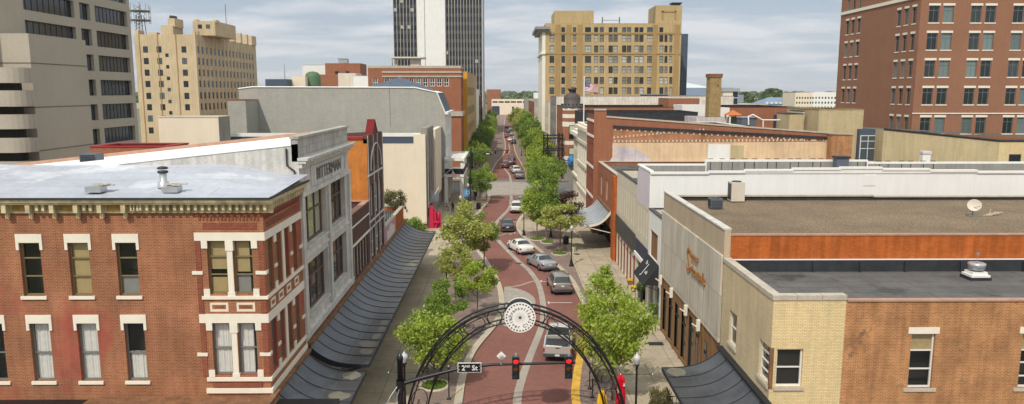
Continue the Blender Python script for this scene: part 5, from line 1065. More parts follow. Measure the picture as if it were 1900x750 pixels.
awning('curved_canopy', 'dark curved metal canopy along the red brick corner building', XL, 3.25, 28.5, 39.5, 4.35, 3.15, 'awning', 1, 8)
awning('curved_canopy', 'long dark curved metal canopy running from the BITTERMAN front to the mural', XL, 3.35, 39.85, 80.0, 4.6, 3.4, 'awning', 1, 8)
awning('curved_canopy', 'black curved metal canopy at the yellow brick corner', XR, 3.3, 24.5, 39.75, 4.35, 3.2, 'awning', -1, 8, capm='seam')
awning('curved_canopy', 'pale galvanised curved canopy on the orange brick wing', XR, 3.4, 84.0, 95.0, 5.0, 3.3, 'awning_lt', -1, 8, seam='trim', capm='rust')
# flat canopy round the corner on second street
t = thing('black_fascia', 'black and rusty fascia strip below the brick front', 'canopy', (-24, 33, 4)); part_box(t, 'fascia', 'black', -30, XL + 3.2, 32.2, 33.35, 3.6, 4.2); part_box(t, 'top_flashing', 'rust', -19.4, XL + .4, 32.15, 33.38, 4.2, 4.32)
dish(121, 735, 4.2, 'grey satellite dish on the black fascia beneath the brick front', .42, 30)
# ---- R7 ornate white stone row before third street
WR7 = sty('r7', nx=1, nz=[.5], fm='windark', pm='pane_teal', inset=.2, fw=.1)
t = bldg('ornate_stone_building', 'narrow ornate cream stone building with brick banding before the cross street', 'building', 11.7, 34, 104.1, 120, 13.6, {'*': 'brick_mall', 'w': 'trim'}, wins={'w': [(1.6 + 2.6 * i, z, 1.3, 2.4, WR7) for i in range(6) for z in (.4, 4.6, 8.2)]}, par=.5, cop='trim', copw=.5)
m = MB()
for z in (3.6, 7.4, 10.8): m.box(11.5, 11.7, 104.2, 119.9, z, z + .4)
m.box(11.1, 11.7, 104.2, 119.9, 12.9, 13.4); m.build('stone_band', 'cream2', t)
t = bldg('cream_stone_building', 'cream stone commercial front with projecting cornice at the cross street corner', 'building', 12.3, 34, 120.1, 133, 12.0, {'*': 'brick_mall', 'w': 'cream2'}, wins={'w': [(1.6 + 2.4 * i, z, 1.3, 2.2, WR7) for i in range(4) for z in (.5, 5.0, 8.6)]}, par=.5, cop='trim', copw=.5)
m = MB(); m.box(11.7, 12.3, 120.2, 132.9, 11.1, 11.7); m.box(12.0, 12.3, 120.2, 132.9, 4.0, 4.4); m.build('cornice', 'trim', t)
# ---- R8 turret building beyond third street
t = bldg('turret_building', 'brick and stone banded building with a domed corner turret across the junction', 'building', 12.6, 62, 157.5, 182, 15.2, {'*': 'brick_mall'}, wins={'w': [(3 + 4 * i, z, 1.8, 2.6, WR7) for i in range(6) for z in (.6, 5.2, 9.6)]}, par=.4, cop='roof_black', copw=.8)
m = MB(); cxx, cyy = 14.2, 158.6
for z0_, z1_, mi in ((0, 3.8, 2), (3.8, 5.0, 1), (5, 7.4, 0), (7.4, 8.2, 1), (8.2, 11.2, 0), (11.2, 12.2, 1), (12.2, 13, 0), (13, 13.8, 1), (13.8, 14.6, 0), (14.6, 15.4, 1)):
    P = [(cxx + 2.15 * math.cos(R(22.5 + 45 * k)), cyy + 2.15 * math.sin(R(22.5 + 45 * k))) for k in range(8)]; m.prism(P, z0_, z1_, mi)
m.build('turret', ['brick_mall', 'trim', 'greyclad'], t)
for z, h_ in ((4.2, 2.6), (8.6, 2.9)): window(t, (cxx - .8, cyy - 2.02), (1, 0), .8, z, 1.5, h_, sty('tur', nx=1, nz=[.45], fm='windark', pm='blind_green', inset=-.03, fw=.1))
for z in (4.2, 8.6): m = MB(); m.box(cxx - .68, cxx + .68, cyy - 2.08, cyy - 2.05, z + .1, z + 1.1); m.build('lower_pane', 'pane_teal', t)
m = MB(); m.lathe([(2.3, -.3), (2.35, .1), (2.1, .2), (1.75, .3), (1.8, 1.6), (1.6, 2.2), (1.0, 2.6), (.4, 2.75), (.4, 3.2), (.8, 3.5), (.25, 3.7), (.2, 4.0), (0, 4.1)], (cxx, cyy, 15.5), 16); m.build('dome', plain('weathered_bronze', S(84, 76, 72), .6, .15, 1.5), t)
m = MB()
for k in range(16): a = k * math.pi / 8; m.box(cxx + 2.2 * math.cos(a) - .12, cxx + 2.2 * math.cos(a) + .12, cyy + 2.2 * math.sin(a) - .12, cyy + 2.2 * math.sin(a) + .12, 15.62, 15.95)
for k in range(8): a = k * math.pi / 4; m.tube([(cxx + .4 * math.cos(a), cyy + .4 * math.sin(a), 18.3), (cxx + .95 * math.cos(a), cyy + .95 * math.sin(a), 19.15)], .08, 4)
m.build('crown_ornament', 'seam', t)
part_box(t, 'shopfront', 'windark', 12.2, 12.58, 159.5, 166, 0, 3.6)
c = at(1061, 298, Y=155.8); t = thing('round_blue_sign', 'round blue sign with pale cross emblem on the turret building', 'sign', (c[0], 155.9, c[2])); m = MB(); m.lathe([(0, 0), (.98, 0), (.98, .25), (0, .25)], (0, 0, 0), 24); o = m.build('disc', 'logoblue', None); o.parent = t; o.rotation_euler = (R(90), 0, 0); o.location = (0, 0, 0)
m = MB(); m.tube([(c[0] - .6, 155.62, c[2] + .5), (c[0] + .6, 155.62, c[2] - .5)], .09, 4); m.tube([(c[0] - .6, 155.62, c[2] - .5), (c[0] + .6, 155.62, c[2] + .5)], .07, 4); m.tube([(c[0] + .85 * math.cos(R(a)), 155.63, c[2] + .85 * math.sin(R(a))) for a in range(0, 361, 30)], .05, 4); m.build('emblem', 'signblue', t)
m = MB(); m.box(c[0] + .7, 12.6, 155.7, 155.85, c[2] - .1, c[2] + .1); m.box(12.3, 12.6, 155.7, 157.5, c[2] - .2, c[2] + .2); m.build('bracket', 'windark', t)
# roofscape on and behind it
t = bldg('whitewashed_wall_building', 'long low building with peeling whitewashed upper wall before the tan tower', 'building', 13.0, 58, 190, 215, 17.3, {'*': 'whitewash', 'w': 'greyclad'}, par=.3, cop='coping_pink', copw=.4, wins={'w': [(2 + 3.6 * i, z, 2.2, 2.2, WR7) for i in range(6) for z in (5, 9, 13)]})
a, b = at(1165, 181, Y=200), at(1190, 190, Y=200)
for i, (p0, p1, yt, mat, lab) in enumerate(((1100, 1155, 181, 'rust', 'long low rusty plant casing on the whitewashed roof'), (1192, 1240, 178, 'windark', 'dark low plant screen on the whitewashed roof'))):
    a, b = at(p0, yt, Y=196), at(p1, yt, Y=196); q = thing('roof_plant', lab, 'roof plant', (a[0], 197, 17)); part_box(q, 'casing', mat, a[0], b[0], 196, 199, 17, a[2] + .3); part_box(q, 'lid', 'silver', a[0] - .2, b[0] + .2, 195.9, 199.1, a[2] + .3, a[2] + .45)
t = bldg('far_right_shops', 'pale stone shops further down the right side', 'building', 12.6, 40, 217, 233, 15.5, {'*': 'cream2'}, par=.3, cop='coping', wins={'w': [(2 + 3 * i, z, 1.6, 2.2, WR7) for i in range(5) for z in (1, 5, 9)]})
t = bldg('far_beige_shops', 'cream plastered shops with faded paint beyond the tan tower', 'building', 12.9, 34, 262, 330, 15.0, {'*': 'cream2'}, par=.3, cop='coping', wins={'w': [(3 + 6 * i, z, 2.4, 2.4, WR7) for i in range(11) for z in (1, 5.5, 10)]})
t = bldg('far_brick_shop', 'narrow red brick shop far down the right side', 'building', 13.2, 30, 335, 420, 14, 'brick_mall', par=.3, cop='trim', wins={'w': [(5 + 9 * i, z, 3, 2.4, WR7) for i in range(9) for z in (5, 9)]})
# ---- tan tower
T0 = 235; ax = lambda p, y=100: at(p, y, Y=T0)[0]; az = lambda y: at(1130, y, Y=T0)[2]
WT = sty('tan', nx=2, nz=[.5], fm='windark', pm='pane_mix', inset=.2, fw=.1); WT1 = sty('tan1', nx=1, nz=[.5], fm='windark', pm='pane_mix', inset=.2, fw=.1); WTd = sty('tan2', nx=1, nz=[.5], fm='windark', pm='pane_dark', inset=.2, fw=.1)
tx0_ = ax(1012); F = []; cols = [(1024, 1.4, WT1), (1045, 1.1, WTd), (1066, 1.0, WT1), (1091, 1.8, WT), (1106, 1.25, WT1), (1116.5, 1.25, WT1), (1133, 1.25, WT1), (1142, 1.25, WT1), (1158, 1.25, WT1), (1167, 1.25, WT1), (1181, 1.25, WT1), (1190, 1.25, WT1), (1206, 1.8, WT), (1227, 1.2, WT1), (1235.5, .9, WT1), (1244.5, .9, WT1)]
for y in (78, 97.5, 117, 136, 156, 175):
    for p, w_, s in cols: F.append((ax(p, y) - tx0_, az(y), w_ * 1.05, 2.1, s))
for p, w_, s in cols[1:-2]: F.append((ax(p, 60) - tx0_, az(60), w_, 1.5, WTd if p != 1066 else WT1))
tX1 = ax(1263)
t = bldg('tan_brick_tower', 'broad golden tan brick office building with stepped top and rows of windows', 'building', tx0_, tX1, T0, T0 + 26, az(44), 'tan', wins={'f': F}, par=.3, cop='coping', copw=.4, rev=.3, back=False)
m = MB(); m.box(ax(1029, 20), ax(1102, 20), T0 - .01, T0 + 16, az(44), az(20)); m.build('roof_block', 'tan', t); m = MB(); m.box(ax(1217, 10), tX1, T0 - .01, T0 + 12, az(44), az(10)); m.build('roof_block', 'tan', t)
for p, y, s in ((1045, 40, WTd), (1092, 40, WT1), (1246, 42, WTd)): window(t, (ax(p, y), T0 - .2), (1, 0), 0, az(y), 1.3, 1.6, s)
m = MB()
for p in (1035, 1055, 1076, 1214.5, 1255): m.box(ax(p) - .8, ax(p) + .8, T0 - .14, T0, 12, az(46))
for y in (100, 62): m.box(tx0_, tX1, T0 - .18, T0, az(y) - .2, az(y) + .25)
m.box(ax(1228, 20), ax(1228, 20) + .5, T0 - .15, T0, az(36), az(20)); m.box(ax(1252, 20), ax(1252, 20) + .5, T0 - .15, T0, az(36), az(20)); m.box(ax(1228, 20), ax(1254, 20), T0 - .15, T0, az(20) - .5, az(20)); m.build('pilaster', 'tan_dark', t)
m = MB(); m.box(tx0_ - 1.0, tx0_, T0, T0 + 26, 0, az(50)); m.box(tx0_ - 1.6, tx0_ - .01, T0 - .4, T0 + 26, az(101), az(98)); m.build('stone_front', 'trim', t)
m = MB(); m.box(tx0_ - 3.2, tx0_ + 1.2, T0 - 1.4, T0 + 26, az(55), az(50)); m.box(tx0_ - 2.4, tx0_ + .6, T0 - .8, T0 + 26, az(59), az(55)); m.build('cornice', 'greyclad', t)
m = MB(); a = ax(1257, 6); m.box(a - 1.2, a + 1.2, T0 + 1, T0 + 4, az(10), az(6)); m.box(a - 1.6, a + 1.6, T0 + .6, T0 + 4.4, az(6), az(4)); m.build('roof_cap', 'windark', t)
m = MB()
for p in (1120, 1152): m.tube([(ax(p, 40), T0 + 3, az(44)), (ax(p, 40), T0 + 3, az(30))], .2, 5)
m.tube([(ax(1118, 40), T0 + 3, az(36)), (ax(1154, 40), T0 + 3, az(36))], .08, 4); m.tube([(ax(1213), T0 + 2, az(44)), (ax(1214), T0 + 2, az(12))], .12, 5); tag(m.build('roof_aerials', 'wingrey'), 'thin roof aerials and rail on top of the tan tower', 'antenna')
a, b = at(1260, 63, Y=255), at(1277, 63, Y=255); t = thing('slate_slab_tower', 'narrow slate blue slab rising right behind the tan tower', 'tower', (b[0] - 4, 260, 0)); part_box(t, 'wall', 'bluemetal', a[0] - 4, b[0], 255, 275, 0, a[2])
m = MB(); [m.box(a[0] - 4, b[0] + .03, 254.95, 275, z, z + .08) for z in range(6, 38, 4)]; m.build('joint', 'windark', t)
# ---- chimney
Yc = 125; a, b = at(1317, 150, Y=Yc), at(1340, 137, Y=Yc); w_ = b[0] - a[0]
t = thing('brick_chimney', 'tall square tan brick chimney stack among the roofs', 'chimney', ((a[0] + b[0]) / 2, Yc, 0)); m = MB(); m.add([(a[0] - .05, Yc, 5), (b[0] + .05, Yc, 5), (b[0] + .05, Yc + 2.3, 5), (a[0] - .05, Yc + 2.3, 5), (a[0] + .06, Yc, b[2] - .6), (b[0] - .06, Yc, b[2] - .6), (b[0] - .06, Yc + 2.2, b[2] - .6), (a[0] + .06, Yc + 2.2, b[2] - .6)], [(0, 1, 5, 4), (1, 2, 6, 5), (2, 3, 7, 6), (3, 0, 4, 7)]); m.build('stack', brick('chimney_brick', S(176, 148, 96), S(150, 122, 76), S(150, 134, 104), amt=.2, scale=1.2, patch=[(S(112, 98, 62), .8, .6)]), t)
m = MB(); m.box(a[0] - .1, b[0] + .1, Yc - .12, Yc + 2.35, b[2] - .6, b[2]); m.build('cap', 'rust', t)
# ---- mid-ground roofs on the right
bgb('brick_roof_block', 'dark red brick rooftop block left of the chimney', 1241, 1298, 183, 175, 12, 'brick_mall', cop='coping')
bgb('white_parapet_block', 'white painted block directly left of the chimney', 1266, 1320, 195, 150, 8, 'white')
bgb('white_parapet_block', 'white painted block directly right of the chimney', 1322, 1354, 200, 152, 8, 'white')
bgb('black_parapet_block', 'long low block with black tiled parapet left of the chimney', 1080, 1295, 209, 135, 14, 'roof_black', cop='roof_black')
bgb('lilac_brick_block', 'mottled lilac brick parapet at the foot of the chimney', 1292, 1352, 218, 122, 8, 'faded_plaster2')
# hip roofed kiosk
Yk = 118; a, b = at(1352, 214, Y=Yk), at(1378, 214, Y=Yk); zt_ = at(1365, 204, Y=Yk + 1.5)[2]
t = thing('hip_roof_kiosk', 'small rooftop pavilion with terracotta hip roof', 'pavilion', ((a[0] + b[0]) / 2, Yk + 1, 9)); cx_ = (a[0] + b[0]) / 2
m = MB(); m.add([(a[0], Yk, a[2]), (b[0], Yk, a[2]), (b[0], Yk + 3, a[2]), (a[0], Yk + 3, a[2]), (cx_, Yk + 1.5, zt_)], [(0, 1, 4), (1, 2, 4), (2, 3, 4), (3, 0, 4), (3, 2, 1, 0)]); m.build('roof', 'orange_roof', t)
m = MB(); [m.box(x - .12, x + .12, y - .12, y + .12, 9, a[2]) for x in (a[0] + .3, b[0] - .3) for y in (Yk + .3, Yk + 2.7)]; m.build('post', 'cream', t); part_box(t, 'back_wall', 'teal', a[0] + .6, b[0] - .3, Yk + 1.5, Yk + 2.6, 9, a[2] - .3)
Yh = 112; a, b = at(1377, 219, Y=Yh), at(1403, 235, Y=Yh); t = thing('rooftop_unit', 'grey louvred rooftop unit right of the terracotta pavilion', 'air conditioner', (a[0] + 1, Yh, b[2])); part_box(t, 'casing', 'hvac_grey', a[0], b[0], Yh, Yh + 2.5, b[2] - .4, a[2]); part_box(t, 'lid', 'silver', a[0] - .1, b[0] + .1, Yh - .1, Yh + 2.6, a[2], a[2] + .12)
m = MB(); m.tube([at(1389, 232, Y=111.7), at(1389, 216, Y=111.7), at(1397, 213, Y=111.7), at(1415, 223, Y=111.7), at(1464, 223, Y=111.7)], .12, 6); m.tube([at(1416, 223, Y=111.7), at(1416, 238, Y=111.7)], .1, 6); tag(m.build('white_duct', 'white'), 'bent white pipe run across the roofs', 'pipe')
bgb('low_tan_block', 'small tan rooftop block behind the white bent pipe', 1400, 1425, 208, 160, 8, 'tanlow'); bgb('navy_roof_box', 'dark navy rooftop box beside the tan wall', 1448, 1463, 214, 118, 3, 'navy')
bgb('low_roof_deck', 'flat pale roofs spreading behind the brick party wall', 1130, 1620, 243, 113, 8, 'coping', roof='roof_dark')
# tan low buildings right
bgb('tan_rear_block', 'small tan brick block with weathered garage panel', 1465, 1492, 212, 108, 5, 'tanlow', cop='windark'); bgb('weathered_panel_block', 'low shed with pale weathered timber panel', 1490, 1522, 207, 109, 5, 'cream2', cop='windark')
bgb('tan_tall_block', 'blank tan brick block in front of the red tower', 1520, 1603, 204, 104, 12, 'tanlow', cop='tan_dark')
yq = 103; a, b = at(1597, 240, Y=yq), at(1640, 310, Y=yq)
t = thing('glazed_link', 'slate panelled link with large grid window between tan blocks', 'building', (a[0] + 2, yq, 0)); part_box(t, 'wall', 'bluemetal', a[0], b[0], yq + .3, yq + 4, 5, a[2])
window(t, (a[0], yq + .3), (1, 0), (b[0] - a[0]) / 2, b[2] - 1, b[0] - a[0] - .3, 5.4, sty('link', nx=3, nz=[.33, .66, .85], fm='winwhite', pm='pane_dark', inset=-.1, fw=.1))
t = thing('tan_sloping_building', 'long tan brick building with gently sloping roof edge below the red tower', 'building', (62, 100, 0)); a, b, c_ = at(1640, 240, Y=101), at(1855, 262, Y=101), at(1935, 262, Y=101)
m = MB(); m.poly([(a[0], 101, 4), (b[0], 101, 4), (b[0], 101, b[2]), (a[0], 101, a[2])], 0); m.poly([(b[0], 101, 4), (b[0] + 14, 101, 4), (b[0] + 14, 101, b[2]), (b[0], 101, b[2])], 1); m.quad((a[0], 108, 4), (a[0], 101, 4), (a[0], 101, a[2]), (a[0], 108, a[2]), 0); m.build('wall', ['tanlow', 'brick_yellow'], t)
m = MB(); m.quad((a[0], 101, a[2]), (b[0] + 14, 101, b[2]), (b[0] + 14, 109, b[2]), (a[0], 109, a[2])); m.build('roof', 'roof_dark', t)
m = MB(); m.tube([(a[0], 100.95, a[2] + .05), (b[0], 100.95, b[2] + .05), (b[0] + 14, 100.95, b[2] + .05)], .14, 4); m.build('coping', 'roof_black', t)
window(t, (at(1882, 300, Y=101)[0], 100.95), (1, 0), 0, at(1882, 304, Y=101)[2], 1.6, 1.3, sty('tans', nx=2, nz=[.3], fm='windark', pm='pane_dark', inset=-.02, fw=.08))
a, b = at(1712, 281, Y=98), at(1726, 312, Y=98); t = thing('white_flue', 'white rectangular roof flue with cap in front of the tan wall', 'flue', (a[0], 98, b[2])); part_box(t, 'shaft', 'white', a[0] + .06, b[0] - .06, 98, 98.8, b[2] - 1, a[2] - .35); part_box(t, 'cap', 'lavender', a[0], b[0], 97.9, 98.9, a[2] - .33, a[2])
bgb('corner_brick_stub', 'weathered end of the old brick party wall', 1543, 1582, 252, 94.5, 1.2, 'brick_old', cop='rust')
# ---- red brick tower at right
rY = 110; rX0 = 60.2; rYf = at(1556, 100, X=rX0)[1]; zz = lambda y, p=1740: at(p, y, Y=rY)[2]
WRT = sty('rt', nx=2, nz=[.72], fm='wingrey', pm='pane_teal', inset=.15, fw=.07, sill=('trim', .1, .15, .05), lintel=('trim', .12, .32, .04)); WRT3 = sty('rt3', nx=2, nz=[.72], fm='wingrey', pm='pane_teal', inset=.15, fw=.06, sill=('trim', .05, .15, .05), lintel=('trim', .05, .32, .04))
F = []; W_ = []
rows = [zz(248, 1740), zz(194, 1740), zz(143, 1740), zz(92.5, 1740), zz(42, 1740), zz(-9, 1740), zz(-58)]
bx_ = [62.2, 64.3, 68.35, 70.45, 74.5, 76.6, 80.6, 82.7, 86.8, 88.9]
for z in rows:
    for x in bx_: F.append((x - rX0, z, 1.5, 2.4, WRT))
    for gi, u0 in enumerate((rYf - rY - 14.2, 0)): pass
W3 = []
for z in rows:
    for p in (1663, 1676.5, 1691, 1569, 1579, 1590): yy = at(p, 100, X=rX0)[1]; W3.append((rYf - yy, z, 1.15, 2.4, WRT3))
t = bldg('red_brick_tower', 'tall red brown brick office tower with paired windows under stone lintels', 'tower', rX0, 92, rY, rYf, 40, 'brick_tower', wins={'f': F, 'w': W3}, par=.5, rev=.25, back=False)
m = MB(); z = at(1700, 3, Y=110)[2] + .6; m.box(rX0 - .15, rX0 - .001, rY, rYf, z, z + .5); zb = zz(204) - .6; m.box(rX0 - .1, 92, rY - .1, rY, zb, zb + .16); m.build('stone_band', 'trim', t)
# ---- arena, glass building, blue roofed hall, white hotel, woods
a, b = at(1270, 165, Y=520), at(1372, 165, Y=520)
t = thing('arena', 'blue grey arena with white vaulted roof far behind the chimney', 'arena', ((a[0] + b[0]) / 2, 560, 0)); zt_ = at(1300, 163, Y=520)[2]
m = MB(); m.box(a[0] - 30, b[0] - 4, 520, 600, 0, zt_); m.box(a[0] - 30, b[0], 510, 520, 0, at(1300, 176, Y=510)[2]); m.build('wall', 'arena', t)
xa, xb = at(1262, 160, Y=522)[0], at(1318, 160, Y=522)[0]; m = MB(); m.prismY([(xa - 20 + (xb - xa + 20) * i / 12, zt_ + 4.2 * math.sin(math.pi * (.25 + .75 * i / 12))) for i in range(13)] + [(xb, zt_ - .2), (xa - 20, zt_ - .2)], 521, 590); m.build('roof', 'arena_white', t)
m = MB(); [m.box(a[0] - 30, b[0] - 3.9, 519.8, 520, z, z + .4) for z in (10, 13.5)]; m.box(a[0] - 30, b[0], 509.7, 510, 11.2, 11.7); m.build('wall_band', 'silver', t)
Yg = 330; a, b = at(1342, 164, Y=Yg), at(1371, 164, Y=Yg); c_ = at(1360, 170, Y=Yg)
t = thing('glass_corner_building', 'modern cream building with dark glazed corner and grey flat roof', 'building', (a[0] + 3, Yg, 0)); part_box(t, 'wall', 'cream', a[0], c_[0], Yg, Yg + 14, 0, c_[2]); part_box(t, 'roof', 'silver', a[0] - .6, b[0] + .3, Yg - .5, Yg + 14, c_[2] + .01, a[2])
m = MB(); m.box(c_[0], b[0] - .3, Yg + .3, Yg + 14, 0, c_[2]); m.build('glazing', 'pane_dark', t); m = MB(); [m.box(c_[0], b[0], Yg - .1, Yg + .3, z, z + .5) for z in [c_[2] - 3.0 * k for k in range(1, 6)]]; m.build('floor_band', 'silver', t)
# blue roofed hall
Yb = 560; a, b = at(1420, 193, Y=Yb), at(1475, 205, Y=Yb); zt_ = at(1440, 181, Y=Yb)[2]
t = thing('blue_roof_hall', 'long pale hall with slate blue hipped roof and row of dormers', 'building', ((a[0] + b[0]) / 2, Yb, 0)); m = MB(); m.box(a[0], b[0], Yb, Yb + 30, 0, a[2]); m.build('wall', 'white', t)
m = MB(); m.add([(a[0] - 1, Yb - 1, a[2]), (b[0] + 1, Yb - 1, a[2]), (b[0] + 1, Yb + 30, a[2]), (a[0] - 1, Yb + 30, a[2]), (a[0] + 6, Yb + 12, zt_), (b[0] - 6, Yb + 12, zt_)], [(0, 1, 5, 4), (1, 2, 5), (2, 3, 4, 5), (3, 0, 4)]); xx = at(1466, 178, Y=Yb - 2); m.add([(xx[0] - 5, Yb - 3, a[2] + 1.5), (xx[0] + 5, Yb - 3, a[2] + 1.5), (xx[0] + 5, Yb + 9, a[2] + 1.5), (xx[0] - 5, Yb + 9, a[2] + 1.5), (xx[0], Yb + 3, xx[2] + .5)], [(0, 1, 4), (1, 2, 4), (2, 3, 4), (3, 0, 4)]); m.build('roof', 'bluesteel', t)
m = MB(); [m.box(a[0] + 1.6 * i + .5, a[0] + 1.6 * i + 1.3, Yb - .2, Yb, a[2] - 6.5, a[2] - 4.5) for i in range(13)]; m.build('window', 'pane_dark', t); m = MB(); m.box(xx[0] - 4.5, xx[0] + 4.5, Yb - 2.5, Yb, 0, a[2] + 1.5); [m.box(a[0] + 3.4 * i + .6, a[0] + 3.4 * i + 2, Yb - .4, Yb + 4, a[2] - .1, a[2] + 1.4) for i in range(5)]; m.build('dormer', 'white', t)
part_box(t, 'low_wing', 'silver', a[0] - 1, b[0] + 1, Yb - 8, Yb - 1, 0, at(1440, 196, Y=Yb - 8)[2]); 
m = MB(); [m.box(a[0] + 1.5 * i, a[0] + 1.5 * i + 1.2, Yb - 8.2, Yb - 8, at(1440, 201, Y=Yb - 8)[2], at(1440, 197.5, Y=Yb - 8)[2]) for i in range(15)]; m.build('ribbon_window', 'pane_dark', t)
WH = sty('hot', nx=1, nz=[], fm='windark', pm='pane_dark', inset=.1, fw=.12)
Yw = 480; a, b, b2 = at(1476, 172, Y=Yw), at(1508, 172, Y=Yw), at(1556, 170, Y=Yw)
t = bldg('white_hotel', 'white five storey hotel wing with rows of small windows', 'building', b[0], b2[0] + 6, Yw + 3, Yw + 22, at(1520, 171, Y=Yw)[2], 'white', wins={'f': [(1.6 + 2.05 * i, z, 1.0, 1.3, WH) for i in range(10) for z in (4.5, 7.6, 10.7, 13.8)]}, par=.3, back=False)
t = bldg('beige_hotel', 'beige hotel wing with dark red roof cap adjoining the white wing', 'building', a[0], b[0] - .05, Yw, Yw + 22, a[2], 'cream', wins={'f': [(1.2 + 1.75 * i, z, .9, 1.3, WH) for i in range(6) for z in (4.5, 7.6, 10.7, 13.8)]}, par=.3, back=False, cop='coping_pink')
bgb('long_low_hall', 'long low grey roofed hall in front of the far trees', 1371, 1425, 193, 430, 40, 'coping', roof='silver'); bgb('far_orange_shed', 'low tan shed among the far trees', 1385, 1420, 183, 700, 20, 'cream', roof='coping_pink')
# street end: parking bridge and far roofs
Ye = 600; a, b = at(913, 184, Y=Ye), at(992, 184, Y=Ye)
t = thing('parking_deck', 'pale concrete parking deck closing the street with dark open slots', 'building', ((a[0] + b[0]) / 2, Ye, 0)); m = MB()
for y0_, y1_ in ((184, 188), (191, 198)): p, q_ = at(930, y0_, Y=Ye), at(930, y1_, Y=Ye); m.box(a[0], b[0], Ye, Ye + .6, q_[2], p[2])
for k in range(8): x = a[0] + (b[0] - a[0]) * k / 7; m.box(x - .4, x + .4, Ye - .2, Ye + .6, at(930, 198, Y=Ye)[2], at(930, 184, Y=Ye)[2])
m.box(at(927, 200, Y=Ye)[0], at(950, 200, Y=Ye)[0], Ye, Ye + 2, 0, at(930, 198, Y=Ye)[2]); m.box(at(954, 200, Y=Ye)[0], b[0], Ye, Ye + 2, 0, at(930, 198, Y=Ye)[2]); m.build('parapet', 'cream', t); part_box(t, 'interior', 'dark', a[0], b[0], Ye + .7, Ye + 30, 0, at(930, 186, Y=Ye)[2]); part_box(t, 'glazed_end', 'navy', a[0], at(926, 200, Y=Ye)[0], Ye - .3, Ye + .5, 0, at(930, 197, Y=Ye)[2])
bgb('grey_far_warehouse', 'long dull grey warehouse roof at the far street end', 975, 1012, 184, 460, 40, 'greyclad', roof='hvac_grey'); bgb('white_far_warehouse', 'white roofed shed on the far horizon', 991, 1006, 172, 900, 30, 'white', roof='roof_white')
a = at(894, 163, Y=700); bgb('far_brick_factory', 'red brick factory with white roof line far behind the left shops', 903, 929, 166, 640, 30, 'brick_mall', roof='roof_white')

# ================================================================ trees
def crown_mesh(name, seed, rx, rz, n, leaf, clumps=34, spread=.30, shape='round'):
    rnd = random.Random(seed); vs = []; fs = []; cl_ = []
    for i in range(clumps):
        while True:
            p = Vector((rnd.uniform(-1, 1), rnd.uniform(-1, 1), rnd.uniform(-1, 1)))
            if .25 < p.length < 1: break
        p *= (.62 + .38 * rnd.random()) ** .5 / max(p.length, .01) * (p.length ** .45)
        if shape == 'ovate': k = 1 - .45 * max(0, p.z); p.x *= k; p.y *= k
        if shape == 'cone': k = .95 - .5 * p.z; k = max(.3, min(1.15, k)); p.x *= k * .85; p.y *= k * .85
        if shape == 'flat' and p.z < -.2: p.z *= .5
        cl_.append((Vector((p.x * rx, p.y * rx, p.z * rz)), rnd.uniform(.6, 1.25)))
    for i in range(n):
        c, s = rnd.choice(cl_); q = Vector((rnd.gauss(0, 1), rnd.gauss(0, 1), rnd.gauss(0, .75)));
        if q.length > 2: q *= 2 / q.length
        p = c + q * spread * s * (rx + rz) / 2 * .62
        d = Vector((rnd.gauss(0, 1), rnd.gauss(0, 1), rnd.gauss(.6, .8))).normalized(); a = d.orthogonal().normalized(); a.rotate(Matrix.Rotation(rnd.uniform(0, 6.28), 3, d)); b = d.cross(a)
        l = leaf * rnd.uniform(.6, 1.3); w_ = l * .55; o = len(vs)
        vs += [p - a * l, p + b * w_ + d * .1 * l, p + a * l, p - b * w_ + d * .1 * l]; fs.append((o, o + 1, o + 2, o + 3))
    me = bpy.data.meshes.new(name); me.from_pydata([tuple(v) for v in vs], [], fs); me.materials.append(None); me.update(); return me, cl_
def trunk_mesh(name, seed, h, r, cz, cl_, nb=9, bend=.12):
    rnd = random.Random(seed); m = MB(); top = Vector((rnd.uniform(-bend, bend), rnd.uniform(-bend, bend), cz)); mid_ = Vector((rnd.uniform(-bend, bend) * .5, rnd.uniform(-bend, bend) * .5, cz * .5))
    m.tube([(0, 0, 0), (0, 0, .12), mid_, top], [r * 1.5, r * 1.05, r * .85, r * .5], 7)
    for i in range(min(nb, len(cl_))):
        e = cl_[i][0] + Vector((0, 0, cz)); s0 = mid_.lerp(top, rnd.uniform(.1, .95)); mm = s0.lerp(e, .5) + Vector((0, 0, -.08 * (e - s0).length)); m.tube([s0, mm, e], [r * .38, r * .24, r * .08], 5, cap=False)
    o = m.build(name, 'bark'); me = o.data; bpy.data.objects.remove(o); return me
TV = {}
def tree_kind(k, seed, rx, rz, cz, n, leaf, shape, r=.07, clumps=34, spread=.3):
    cm_, cl_ = crown_mesh('crown', seed, rx, rz, n, leaf, clumps, spread, shape); TV[k] = (cm_, trunk_mesh('trunk', seed, 1, r, cz, cl_), cz)
tree_kind('y1', 1, 1.75, 1.6, 3.1, 6500, .10, 'round', .06); tree_kind('y2', 2, 1.5, 1.9, 3.2, 4800, .10, 'ovate', .06, 30, .26); tree_kind('y3', 3, 1.5, 1.35, 3.3, 4800, .10, 'flat', .05, 26, .26)
tree_kind('t1', 4, 1.5, 2.5, 4.0, 4600, .10, 'cone', .06, 40, .22); tree_kind('m1', 5, 2.5, 2.3, 4.6, 4200, .15, 'round', .12, 44, .26); tree_kind('m2', 6, 2.6, 2.0, 4.3, 4200, .15, 'flat', .12, 42, .26)
tree_kind('b1', 7, 4.0, 3.6, 7.2, 4200, .30, 'round', .2, 50, .26); tree_kind('b2', 8, 3.6, 3.2, 6.4, 3600, .30, 'ovate', .18, 44, .28)
